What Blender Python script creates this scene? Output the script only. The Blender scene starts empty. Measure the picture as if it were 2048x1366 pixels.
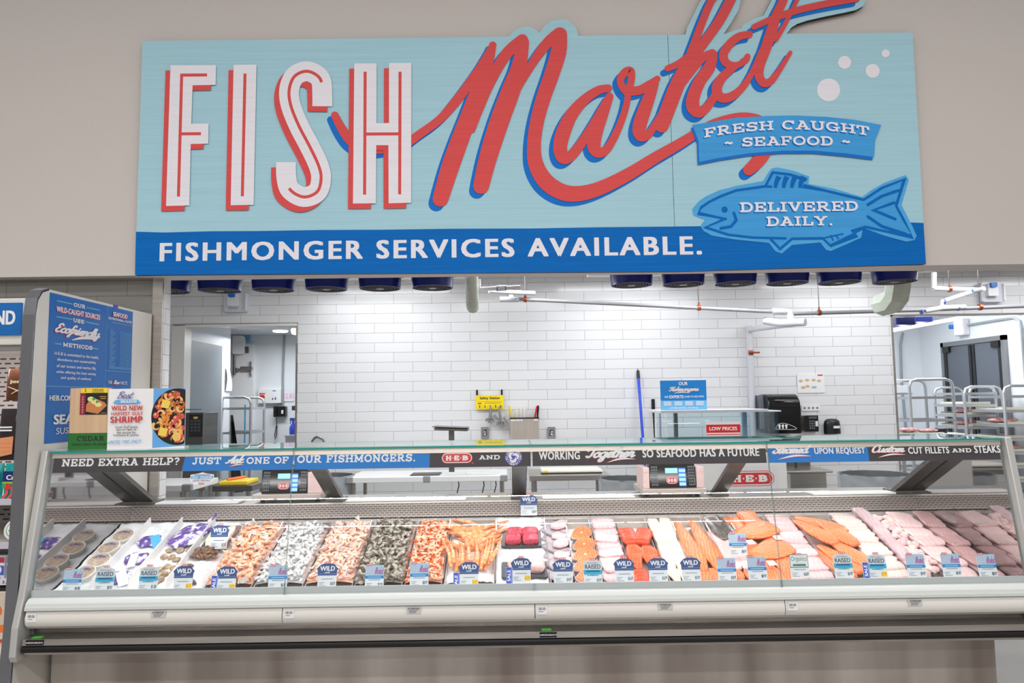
import bpy, bmesh, math, random
from mathutils import Vector, Matrix, noise, geometry
random.seed(7)
V = Vector
S = bpy.context.scene
COL = S.collection
# ------------------------------------------------------------------ camera
F_PX, PITCH, ROLL, YAW = 1450.0, 0.08164825, -0.01383389, 0.0050437
EYE = V((0, 0, 1.65))
_fw = V((math.sin(YAW)*math.cos(PITCH), math.cos(YAW)*math.cos(PITCH), math.sin(PITCH)))
_r0 = V((math.cos(YAW), -math.sin(YAW), 0)); _u0 = _r0.cross(_fw)
CR = math.cos(ROLL)*_r0 + math.sin(ROLL)*_u0
CU = -math.sin(ROLL)*_r0 + math.cos(ROLL)*_u0
cam_d = bpy.data.cameras.new('camera'); cam = bpy.data.objects.new('camera', cam_d); COL.objects.link(cam)
cam_d.sensor_width = 36; cam_d.lens = 36*F_PX/2048; cam_d.clip_end = 100; cam_d.clip_start = 0.05
m = Matrix.Identity(4)
for i in range(3):
    m[i][0], m[i][1], m[i][2], m[i][3] = CR[i], CU[i], -_fw[i], EYE[i]
cam.matrix_world = m
S.camera = cam
# ------------------------------------------------------------------ world, lamps, exposure
S.view_settings.view_transform = 'Standard'; S.view_settings.look = 'None'
S.view_settings.exposure = 0.0; S.view_settings.gamma = 1.0; S.view_settings.use_curve_mapping = False
S.cycles.transparent_max_bounces = 48; S.cycles.max_bounces = 10; S.cycles.glossy_bounces = 6
S.cycles.sample_clamp_indirect = 6
W = bpy.data.worlds.new('store_air'); S.world = W; W.use_nodes = True
W.node_tree.nodes['Background'].inputs[0].default_value = (0.96, 0.93, 0.90, 1)
W.node_tree.nodes['Background'].inputs[1].default_value = 0.30
def lamp(name, loc, size, sizey, power, col=(1, 1, 1), direction=(0, 0, -1), spread=180):
    d = bpy.data.lights.new(name, 'AREA'); d.shape = 'RECTANGLE'; d.size = size; d.size_y = sizey
    d.energy = power; d.color = col; d.spread = math.radians(spread)
    o = bpy.data.objects.new(name, d); COL.objects.link(o); o.location = loc
    o.rotation_euler = V(direction).to_track_quat('-Z', 'Y').to_euler()
    return o
WARM, COOL = (1.0, 0.972, 0.945), (0.95, 0.975, 1.0)
for yy, pw in ((1.2, 200), (-2.5, 390), (-6.5, 400)):
    lamp('store_row_light', (0, yy, 5.6), 12, 0.25, pw, WARM)
for yy, zz in ((-15.2, 6.0), (-22.5, 6.7)):                         # far rows of four-foot tubes, mirrored in the case glass
    for k in range(-7, 8):
        lamp('store_tube_light', (k*1.34, yy, zz), 1.22, 0.09, 30, (0.97, 0.96, 1.0))
for x in (-1.30, 1.20, 3.58, 5.6):                                   # tubes on the work-area ceiling close to the tiled wall
    lamp('tube_and_fill_light', (x, 7.12, 2.93), 1.22, 0.14, 12, COOL)
for x in (-1.9, 0.0, 1.9, 4.2):  # added unseen fill row, evens the light across the work area
    lamp('tube_and_fill_light', (x, 5.95, 2.93), 1.22, 0.14, 25, COOL)
for x in (-1.735, -0.5, 0.72, 1.93):                                  # LED strips under the canopy of the case
    lamp('case_led_light', (x, 3.93, 1.375), 1.16, 0.05, 4.3, (1, 0.985, 0.97), (0, 0.22, -1))
lamp('cold_room_light', (-2.9, 9.2, 2.5), 1.0, 0.3, 22, COOL)
lamp('cold_room_light', (4.6, 9.2, 2.75), 1.6, 0.3, 26, COOL)
lamp('cold_room_light', (5.2, 8.4, 2.75), 1.2, 0.3, 14, COOL)
# ------------------------------------------------------------------ helpers
def ray(x, y): return CR*((x-1024)/F_PX) - CU*((y-683)/F_PX) + _fw
def P(x, y, X=None, Y=None, Z=None):
    d = ray(x, y)
    t = (X-EYE.x)/d.x if X is not None else (Y-EYE.y)/d.y if Y is not None else (Z-EYE.z)/d.z
    return EYE + d*t
def srgb(r, g, b):
    f = lambda c: ((c/255+0.055)/1.055)**2.4 if c > 10 else c/255/12.92
    return (f(r), f(g), f(b), 1)
_m = {}
def mat(name, rgb=(200, 200, 200), rough=0.5, metal=0.0, emit=0, var=0, vscale=(5, 5, 5), bump=0, bscale=60, spec=0.5, alpha=1, sss=0, coat=0, rgb2=None, detail=3):
    """Principled material; var = brightness variation by stretched noise, rgb2 = second noise colour."""
    if name in _m: return _m[name]
    M = bpy.data.materials.new(name); M.use_nodes = True; nt = M.node_tree; b = nt.nodes['Principled BSDF']
    c = srgb(*rgb); b.inputs['Base Color'].default_value = c
    b.inputs['Roughness'].default_value = rough; b.inputs['Metallic'].default_value = metal
    b.inputs['Specular IOR Level'].default_value = spec; b.inputs['Alpha'].default_value = alpha
    b.inputs['Coat Weight'].default_value = coat; b.inputs['Coat Roughness'].default_value = 0.08
    if sss:
        b.inputs['Subsurface Weight'].default_value = sss; b.inputs['Subsurface Radius'].default_value = (0.012, 0.006, 0.004)
    if emit:
        b.inputs['Emission Color'].default_value = c; b.inputs['Emission Strength'].default_value = emit
    if var or rgb2 or bump:
        tc = nt.nodes.new('ShaderNodeTexCoord'); mp = nt.nodes.new('ShaderNodeMapping'); mp.inputs['Scale'].default_value = vscale
        nz = nt.nodes.new('ShaderNodeTexNoise'); nz.inputs['Scale'].default_value = 1; nz.inputs['Detail'].default_value = detail
        nt.links.new(tc.outputs['Object'], mp.inputs[0]); nt.links.new(mp.outputs[0], nz.inputs['Vector'])
        if var or rgb2:
            rp = nt.nodes.new('ShaderNodeValToRGB'); e = rp.color_ramp.elements
            e[0].position, e[1].position = 0.32, 0.68
            if rgb2: e[0].color = srgb(*rgb2); e[1].color = c
            else:
                e[0].color = tuple(max(0, x*(1-var)) for x in c[:3])+(1,); e[1].color = tuple(min(1, x*(1+var)) for x in c[:3])+(1,)
            nt.links.new(nz.outputs['Fac'], rp.inputs[0]); nt.links.new(rp.outputs[0], b.inputs['Base Color'])
        if bump:
            n2 = nt.nodes.new('ShaderNodeTexNoise'); n2.inputs['Scale'].default_value = bscale; n2.inputs['Detail'].default_value = 4
            nt.links.new(tc.outputs['Object'], n2.inputs['Vector'])
            bp = nt.nodes.new('ShaderNodeBump'); bp.inputs['Strength'].default_value = bump; bp.inputs['Distance'].default_value = 0.004
            nt.links.new(n2.outputs['Fac'], bp.inputs['Height']); nt.links.new(bp.outputs[0], b.inputs['Normal'])
    _m[name] = M
    return M
def glass(name, tint=(1, 1, 1), ior=1.45, rough=0.0, gloss=(1, 1, 1)):
    if name in _m: return _m[name]
    M = bpy.data.materials.new(name); M.use_nodes = True; nt = M.node_tree; nt.nodes.remove(nt.nodes['Principled BSDF'])
    t = nt.nodes.new('ShaderNodeBsdfTransparent'); t.inputs[0].default_value = (*tint, 1)
    g = nt.nodes.new('ShaderNodeBsdfGlossy'); g.inputs['Roughness'].default_value = rough; g.inputs[0].default_value = (*gloss, 1)
    fr = nt.nodes.new('ShaderNodeFresnel'); fr.inputs[0].default_value = ior
    mx = nt.nodes.new('ShaderNodeMixShader')
    g2 = nt.nodes.new('ShaderNodeNewGeometry'); mr = nt.nodes.new('ShaderNodeMapRange')          # same reflectance from both sides of the thin sheet
    mr.inputs['To Min'].default_value = ior; mr.inputs['To Max'].default_value = 1/ior
    nt.links.new(g2.outputs['Backfacing'], mr.inputs['Value']); nt.links.new(mr.outputs[0], fr.inputs[0])
    nt.links.new(fr.outputs[0], mx.inputs[0]); nt.links.new(t.outputs[0], mx.inputs[1]); nt.links.new(g.outputs[0], mx.inputs[2])
    nt.links.new(mx.outputs[0], nt.nodes['Material Output'].inputs[0])
    _m[name] = M
    return M
def tile(name, rgb, axis='X', w=0.41, h=0.105, off=(0, 0), mortar=(140, 138, 136), rough=0.16, msize=0.0016, spec=0.5, metal=0.0, stagger=0.5):
    if name in _m: return _m[name]
    M = bpy.data.materials.new(name); M.use_nodes = True; nt = M.node_tree; b = nt.nodes['Principled BSDF']
    g = nt.nodes.new('ShaderNodeNewGeometry'); s = nt.nodes.new('ShaderNodeSeparateXYZ'); c = nt.nodes.new('ShaderNodeCombineXYZ')
    nt.links.new(g.outputs['Position'], s.inputs[0]); nt.links.new(s.outputs[axis], c.inputs[0]); nt.links.new(s.outputs['Z'], c.inputs[1])
    mp = nt.nodes.new('ShaderNodeMapping'); mp.inputs['Location'].default_value = (off[0], off[1], 0); nt.links.new(c.outputs[0], mp.inputs[0])
    k = nt.nodes.new('ShaderNodeTexBrick'); k.inputs['Scale'].default_value = 1; k.inputs['Brick Width'].default_value = w; k.inputs['Row Height'].default_value = h
    k.inputs['Mortar Size'].default_value = msize; k.inputs['Mortar Smooth'].default_value = 0.1; k.offset = stagger; k.inputs['Bias'].default_value = 0
    k.inputs['Color1'].default_value = srgb(*rgb); k.inputs['Color2'].default_value = srgb(*[max(0, q-4) for q in rgb]); k.inputs['Mortar'].default_value = srgb(*mortar)
    nt.links.new(mp.outputs[0], k.inputs['Vector']); nt.links.new(k.outputs['Color'], b.inputs['Base Color'])
    bp = nt.nodes.new('ShaderNodeBump'); bp.inputs['Strength'].default_value = 0.5; bp.inputs['Distance'].default_value = 0.002; bp.invert = True
    nt.links.new(k.outputs['Fac'], bp.inputs['Height']); nt.links.new(bp.outputs[0], b.inputs['Normal'])
    b.inputs['Roughness'].default_value = rough; b.inputs['Specular IOR Level'].default_value = spec; b.inputs['Metallic'].default_value = metal
    _m[name] = M
    return M
def rootloc(p):
    l = V((0, 0, 0))
    while p is not None: l = l + p.location; p = p.parent
    return l
def props(o, label=None, cat=None, group=None, kind=None):
    if label: o['label'] = label
    if cat: o['category'] = cat
    if group: o['group'] = group
    if kind: o['kind'] = kind
    return o
def thing(name, label, cat, loc=(0, 0, 0), group=None):
    o = bpy.data.objects.new(name, None); o.empty_display_size = 0.05; COL.objects.link(o); o.location = loc
    return props(o, label, cat, group)
class MB:
    """collects geometry, then links it as ONE mesh object"""
    def __init__(s): s.v, s.f, s.mi, s.k = [], [], [], 0
    def m(s, k): s.k = k; return s
    def add(s, vs, fs):
        n = len(s.v); s.v += [V(p) for p in vs]; s.f += [[n+i for i in f] for f in fs]; s.mi += [s.k]*len(fs); return s
    def box(s, a, b):
        (x0, y0, z0), (x1, y1, z1) = a, b
        return s.add([(x0, y0, z0), (x1, y0, z0), (x1, y1, z0), (x0, y1, z0), (x0, y0, z1), (x1, y0, z1), (x1, y1, z1), (x0, y1, z1)],
                     [(3, 2, 1, 0), (4, 5, 6, 7), (0, 1, 5, 4), (1, 2, 6, 5), (2, 3, 7, 6), (3, 0, 4, 7)])
    def obox(s, c, size, R=None):
        R = R or Matrix.Identity(3); hx, hy, hz = size[0]/2, size[1]/2, size[2]/2; c = V(c)
        vs = [c + R @ V((x, y, z)) for z in (-hz, hz) for x, y in ((-hx, -hy), (hx, -hy), (hx, hy), (-hx, hy))]
        return s.add(vs, [(3, 2, 1, 0), (4, 5, 6, 7), (0, 1, 5, 4), (1, 2, 6, 5), (2, 3, 7, 6), (3, 0, 4, 7)])
    def rbox(s, c, size, r, R=None, axis=2, n=5):
        """box with rounded vertical (axis) edges"""
        R = R or Matrix.Identity(3); c = V(c); a, b = [i for i in range(3) if i != axis]
        ring = []
        for sx, sy, a0 in ((1, 1, 0), (-1, 1, 90), (-1, -1, 180), (1, -1, 270)):
            for i in range(n+1):
                t = math.radians(a0+90*i/n); ring.append((sx*(size[a]/2-r)+r*math.cos(t), sy*(size[b]/2-r)+r*math.sin(t)))
        vs = []
        for h in (-size[axis]/2, size[axis]/2):
            for p, q in ring:
                w = [0, 0, 0]; w[a], w[b], w[axis] = p, q, h; vs.append(c + R @ V(w))
        k = len(ring)
        fs = [(i, (i+1) % k, k+(i+1) % k, k+i) for i in range(k)] + [tuple(range(k-1, -1, -1)), tuple(range(k, 2*k))]
        return s.add(vs, fs)
    def cyl(s, p0, p1, r0, r1=None, n=14, caps=True):
        return s.tube([p0, p1], [r0, r0 if r1 is None else r1], n, caps)
    def tube(s, pts, r, n=10, caps=True, flat=1.0):
        pts = [V(p) for p in pts]; k = len(pts)
        if not hasattr(r, '__len__'): r = [r]*k
        vs, fs = [], []; up = None
        for i, p in enumerate(pts):
            t = (pts[min(i+1, k-1)]-pts[max(i-1, 0)]).normalized()
            if up is None:
                up = V((0, 0, 1)) if abs(t.z) < 0.9 else V((1, 0, 0))
            a = t.cross(up).normalized(); up = a.cross(t).normalized()
            for j in range(n):
                q = 2*math.pi*j/n; vs.append(p + (a*math.cos(q) + up*math.sin(q)*flat)*r[i])
        for i in range(k-1):
            for j in range(n): fs.append((i*n+j, i*n+(j+1) % n, (i+1)*n+(j+1) % n, (i+1)*n+j))
        if caps: fs += [tuple(range(n-1, -1, -1)), tuple(range((k-1)*n, k*n))]
        return s.add(vs, fs)
    def lathe(s, prof, c=(0, 0, 0), n=24, R=None, sx=1, sy=1):
        R = R or Matrix.Identity(3); c = V(c); vs, fs = [], []; k = len(prof)
        for r, z in prof:
            for j in range(n):
                q = 2*math.pi*j/n; vs.append(c + R @ V((r*math.cos(q)*sx, r*math.sin(q)*sy, z)))
        for i in range(k-1):
            for j in range(n): fs.append((i*n+j, i*n+(j+1) % n, (i+1)*n+(j+1) % n, (i+1)*n+j))
        if prof[0][0] > 1e-6: fs.append(tuple(range(n-1, -1, -1)))
        if prof[-1][0] > 1e-6: fs.append(tuple(range((k-1)*n, k*n)))
        return s.add(vs, fs)
    def extrude_x(s, prof, x0, x1):
        """closed (y,z) profile swept along X"""
        k = len(prof); vs = [(x0, y, z) for y, z in prof]+[(x1, y, z) for y, z in prof]
        fs = [(i, k+i, k+(i+1) % k, (i+1) % k) for i in range(k)]
        s.add(vs, fs)
        tr = geometry.tessellate_polygon([[V((y, z, 0)) for y, z in prof]])
        n = len(s.v)-2*k
        for t in tr:
            s.f.append([n+q for q in t]); s.f.append([n+k+q for q in reversed(t)]); s.mi += [s.k]*2
        return s
    def grid(s, fn, nu, nv, closeu=False):
        vs = [fn(i/nu, j/nv) for i in range(nu+1) for j in range(nv+1)]
        return s.add(vs, [(i*(nv+1)+j, (i+1)*(nv+1)+j, (i+1)*(nv+1)+j+1, i*(nv+1)+j+1) for i in range(nu) for j in range(nv)])
    def build(s, name, mats, parent=None, smooth=None, bevel=0, fixn=False):
        me = bpy.data.meshes.new(name); lo = rootloc(parent)
        me.from_pydata([tuple(p-lo) for p in s.v], [], s.f)
        if not isinstance(mats, (list, tuple)): mats = [mats]
        for q in mats: me.materials.append(q)
        me.polygons.foreach_set('material_index', s.mi)
        if fixn:
            b = bmesh.new(); b.from_mesh(me); bmesh.ops.recalc_face_normals(b, faces=b.faces); b.to_mesh(me); b.free()
        if smooth is not None:
            me.polygons.foreach_set('use_smooth', [True]*len(me.polygons)); me.set_sharp_from_angle(angle=math.radians(smooth))
        me.update()
        o = bpy.data.objects.new(name, me); COL.objects.link(o); o.parent = parent
        if bevel:
            md = o.modifiers.new('b', 'BEVEL'); md.width = bevel; md.segments = 2; md.limit_method = 'ANGLE'
        return o
def copy_tree(o, parent=None):
    c = o.copy(); COL.objects.link(c); c.parent = parent
    for ch in list(o.children): copy_tree(ch, c)
    return c
def struct(o): o['kind'] = 'structure'; return o
# ---- planes with flat artwork
class PL:
    def __init__(s, o, u, v):
        s.o, s.u, s.v = V(o), V(u).normalized(), V(v).normalized(); s.n = s.u.cross(s.v)
    def uv(s, x, y):
        d = ray(x, y); t = (s.o-EYE).dot(s.n)/d.dot(s.n); q = EYE+d*t-s.o
        return (q.dot(s.u), q.dot(s.v))
    def p3(s, u, v, off=0): return s.o+s.u*u+s.v*v+s.n*off
def catmull(pts, n=8):
    out = []; k = len(pts)
    for i in range(k-1):
        p0, p1, p2, p3 = pts[max(i-1, 0)], pts[i], pts[i+1], pts[min(i+2, k-1)]
        for j in range(n):
            t = j/n
            out.append(tuple(0.5*((2*b)+(-a+c)*t+(2*a-5*b+4*c-d)*t*t+(-a+3*b-3*c+d)*t**3) for a, b, c, d in zip(p0, p1, p2, p3)))
    out.append(tuple(pts[-1])); return out
def ribbon(pts, cap='round', n=8, smooth=True, w=None):
    """polygons of a stroke through (x, y, width) points"""
    if w is not None: pts = [(p[0], p[1], w) for p in pts]
    if smooth and len(pts) > 2: pts = catmull(pts, n)
    L, Rr = [], []; k = len(pts)
    for i, (x, y, ww) in enumerate(pts):
        a, b = pts[max(i-1, 0)], pts[min(i+1, k-1)]
        dx, dy = b[0]-a[0], b[1]-a[1]; l = math.hypot(dx, dy) or 1; nx, ny = -dy/l, dx/l
        if 0 < i < k-1 and not smooth:                    # mitred corner
            d1 = (x-a[0], y-a[1]); d2 = (b[0]-x, b[1]-y); l1 = math.hypot(*d1) or 1; l2 = math.hypot(*d2) or 1
            co = (d1[0]*d2[0]+d1[1]*d2[1])/l1/l2; h = math.sqrt(max(0.2, (1+co)/2)); nx, ny = nx/h, ny/h
        L.append((x+nx*ww/2, y+ny*ww/2)); Rr.append((x-nx*ww/2, y-ny*ww/2))
    out = [[L[i], L[i+1], Rr[i+1], Rr[i]] for i in range(k-1)]
    if cap == 'round':
        for (x, y, ww) in (pts[0], pts[-1]): out.append(circle(x, y, ww/2, 14))
    return out
def circle(x, y, r, n=28, ry=None):
    return [(x+r*math.cos(2*math.pi*i/n), y+(ry or r)*math.sin(2*math.pi*i/n)) for i in range(n)]
def rrect(x0, y0, x1, y1, r, n=6):
    out = []
    for cx, cy, a in ((x1-r, y1-r, 0), (x0+r, y1-r, 90), (x0+r, y0+r, 180), (x1-r, y0+r, 270)):
        for i in range(n+1):
            t = math.radians(a+90*i/n); out.append((cx+r*math.cos(t), cy+r*math.sin(t)))
    return out
def rect(x0, y0, x1, y1): return [(x0, y0), (x1, y0), (x1, y1), (x0, y1)]
def bounds(polys):
    xs = [p[0] for q in polys if q for p in q]; ys = [p[1] for q in polys if q for p in q]
    return min(xs), max(xs), min(ys), max(ys)
def xf(polys, fn): return [[fn(*p) for p in q] if q else None for q in polys]
def shift(polys, dx, dy): return xf(polys, lambda x, y: (x+dx, y+dy))
def fit(polys, u0, u1, v0, v1, b=None):
    a = b or bounds(polys); sx = (u1-u0)/((a[1]-a[0]) or 1); sy = (v1-v0)/((a[3]-a[2]) or 1)
    return xf(polys, lambda x, y: (u0+(x-a[0])*sx, v0+(y-a[2])*sy))
class Art:
    """painted or printed layers on one plane, built as one mesh"""
    def __init__(s, pl, base=0.0006, step=0.00006): s.pl, s.b, s.off, s.step, s.mats = pl, MB(), base, step, []
    def lay(s, polys, mt, px=False):
        if mt not in s.mats: s.mats.append(mt)
        s.b.m(s.mats.index(mt))
        grouped = any(q is None for q in polys)
        for q in polys:
            if q is None: s.off += 2e-6; continue
            if px: q = [s.pl.uv(*p) for p in q]
            area = sum(q[i][0]*q[(i+1) % len(q)][1]-q[(i+1) % len(q)][0]*q[i][1] for i in range(len(q)))
            if area < 0: q = q[::-1]
            vs = [s.pl.p3(p[0], p[1], s.off) for p in q]; s.off += 0 if grouped else 2e-6
            if len(q) <= 4: s.b.add(vs, [tuple(range(len(q)))])
            else:
                tr = geometry.tessellate_polygon([[V((p[0], p[1], 0)) for p in q]])
                fs = []
                for t in tr:
                    a, b_, c = (q[i] for i in t)
                    cr = (b_[0]-a[0])*(c[1]-a[1])-(b_[1]-a[1])*(c[0]-a[0])
                    fs.append(t if cr > 0 else t[::-1])
                s.b.add(vs, fs)
        s.off += s.step
        return s
    def build(s, name, parent=None): return s.b.build(name, s.mats, parent)
# ---- lettering
_tc = {}
def sans(t, bold=0.0, track=1.0):
    key = (t, bold, track)
    if key not in _tc:
        c = bpy.data.curves.new('t', 'FONT'); c.body = t; c.size = 1; c.resolution_u = 3; c.space_character = track; c.fill_mode = 'FRONT'
        o = bpy.data.objects.new('t', c); COL.objects.link(o); bpy.context.view_layer.update()
        me = bpy.data.meshes.new_from_object(o.evaluated_get(bpy.context.evaluated_depsgraph_get()))
        base = [[tuple(me.vertices[i].co[:2]) for i in p.vertices] for p in me.polygons]; out = []
        for dx, dy in (((0, 0),) if bold <= 0 else ((-1, -.5), (-1, .5), (1, -.5), (1, .5))):
            out += [[(x+dx*bold*.7, y+dy*bold*.7) for x, y in q] for q in base]+[None]
        _tc[key] = out
        bpy.data.objects.remove(o); bpy.data.curves.remove(c); bpy.data.meshes.remove(me)
    return _tc[key]
def arcp(cx, cy, rx, ry, a0, a1, n=10):
    return [(cx+rx*math.cos(math.radians(a0+(a1-a0)*i/n)), cy+ry*math.sin(math.radians(a0+(a1-a0)*i/n))) for i in range(n+1)]
# slab-serif capitals: strokes as (points, smooth) with slabs as (x0, x1, y)
_t = 0.2
SLAB = {
 'A': (1.1, [[(.2, .08), (.55, .95)], [(.55, .95), (.9, .08)], [(.33, .34), (.77, .34)]], [(.0, .42, 0), (.68, 1.1, 0), (.3, .6, 1)]),
 'C': (1.0, [arcp(.52, .5, .40, .41, 50, 310, 14), [(.86, .98), (.86, .62)]], []),
 'D': (1.05, [[(.24, 0), (.24, 1)], [(.1, .92), (.5, .92)]+arcp(.55, .5, .38, .42, 80, -80, 10)+[(.5, .08), (.1, .08)]], [(.02, .3, 0), (.02, .3, 1)]),
 'E': (1.0, [[(.24, 0), (.24, 1)], [(.05, .92), (.9, .92)], [(.05, .08), (.92, .08)], [(.24, .5), (.62, .5)], [(.84, .95), (.84, .66)], [(.86, .05), (.86, .36)], [(.62, .36), (.62, .64)]], []),
 'F': (.95, [[(.24, 0), (.24, 1)], [(.05, .92), (.88, .92)], [(.24, .48), (.62, .48)], [(.82, .95), (.82, .64)], [(.62, .34), (.62, .62)]], [(.02, .5, 0)]),
 'G': (1.08, [arcp(.52, .5, .40, .41, 50, 300, 14), [(.84, .98), (.84, .64)], [(.84, .02), (.84, .44)]], [(.58, 1.08, .44)]),
 'H': (1.15, [[(.25, 0), (.25, 1)], [(.9, 0), (.9, 1)], [(.25, .5), (.9, .5)]], [(.02, .48, 0), (.02, .48, 1), (.67, 1.13, 0), (.67, 1.13, 1)]),
 'I': (.55, [[(.27, 0), (.27, 1)]], [(.03, .52, 0), (.03, .52, 1)]),
 'J': (.85, [[(.58, 1), (.58, .4)]+arcp(.36, .3, .22, .22, 0, -170, 8)], [(.34, .82, 1)]),
 'K': (1.1, [[(.24, 0), (.24, 1)], [(.3, .42), (.82, .95)], [(.48, .56), (.86, .05)]], [(.02, .46, 0), (.02, .46, 1), (.66, 1.06, 0), (.62, 1.0, 1)]),
 'L': (.92, [[(.24, 0), (.24, 1)], [(.05, .08), (.88, .08)], [(.82, .05), (.82, .4)]], [(.02, .48, 1)]),
 'M': (1.35, [[(.24, 0), (.24, 1)], [(1.1, 0), (1.1, 1)], [(.24, .95), (.67, .2)], [(.67, .2), (1.1, .95)]], [(.02, .46, 0), (.0, .3, 1), (.88, 1.33, 0), (1.05, 1.34, 1)]),
 'N': (1.15, [[(.24, 0), (.24, 1)], [(.9, 0), (.9, 1)], [(.22, .95), (.92, .06)]], [(.02, .46, 0), (.0, .3, 1), (.68, 1.12, 1)]),
 'O': (1.08, [arcp(.54, .5, .42, .41, 0, 360, 20)], []),
 'P': (.98, [[(.24, 0), (.24, 1)], [(.1, .92), (.5, .92)]+arcp(.55, .68, .28, .24, 80, -80, 8)+[(.5, .42), (.24, .42)]], [(.02, .5, 0), (.02, .3, 1)]),
 'R': (1.1, [[(.24, 0), (.24, 1)], [(.1, .92), (.5, .92)]+arcp(.55, .7, .26, .22, 80, -80, 8)+[(.5, .46), (.24, .46)], [(.55, .44), (.86, .06)]], [(.02, .48, 0), (.02, .3, 1), (.74, 1.08, 0)]),
 'S': (.95, [[(.8, .72)]+arcp(.47, .7, .3, .21, 30, 250, 10)+arcp(.48, .3, .32, .22, 80, -150, 10), [(.81, .97), (.81, .68)], [(.13, .03), (.13, .34)]], []),
 'T': (1.0, [[(.5, 0), (.5, 1)], [(.05, .92), (.95, .92)], [(.1, .95), (.1, .62)], [(.9, .95), (.9, .62)]], [(.26, .74, 0)]),
 'U': (1.1, [[(.22, 1), (.22, .4)]+arcp(.55, .38, .33, .3, 180, 360, 10)+[(.88, .4), (.88, 1)]], [(.0, .44, 1), (.68, 1.1, 1)]),
 'V': (1.1, [[(.2, .95), (.55, .05)], [(.55, .05), (.9, .95)]], [(.0, .42, 1), (.7, 1.1, 1)]),
 'X': (1.1, [[(.2, .95), (.9, .05)], [(.9, .95), (.2, .05)]], [(.0, .42, 1), (.68, 1.1, 1), (.0, .42, 0), (.68, 1.1, 0)]),
 'Y': (1.08, [[(.18, .95), (.54, .5)], [(.54, .5), (.9, .95)], [(.54, .5), (.54, 0)]], [(.0, .4, 1), (.7, 1.08, 1), (.3, .78, 0)]),
 'W': (1.5, [[(.2, .95), (.48, .05)], [(.48, .05), (.75, .8)], [(.75, .8), (1.02, .05)], [(1.02, .05), (1.3, .95)]], [(.0, .42, 1), (1.1, 1.5, 1)]),
 '?': (.8, [arcp(.38, .72, .27, .2, 170, -60, 10)+[(.38, .42), (.38, .3)], [(.38, 0), (.38, .17)]], []),
 '.': (.4, [[(.2, 0), (.2, .2)]], []), '-': (.6, [[(.08, .45), (.52, .45)]], []),
 '~': (.9, [catmull([(.15, .42), (.33, .56), (.55, .42), (.75, .56)], 4)], []), ' ': (.5, [], []),
}
def slab(t, w=0.2, gap=0.06):
    x = 0; out = []
    for ch in t:
        adv, st, sl = SLAB[ch]
        for p in st: out += [[(a+x, b) for a, b in q] for q in ribbon(p, 'butt', smooth=False, w=w if len(p) != 2 or p[0][1] != p[1][1] else w*0.8)]
        for a, b, y in sl:
            lo, hi = (0, .16) if y == 0 else (.84, 1) if y == 1 else (y-.08, y+.08)
            out.append(rect(x+a, lo, x+b, hi))
        x += adv+gap
    return out
_bowl = [(.75, .85), (.45, 1.0), (.1, .65), (.1, .2), (.35, 0), (.65, .3), (.78, .95)]
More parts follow.
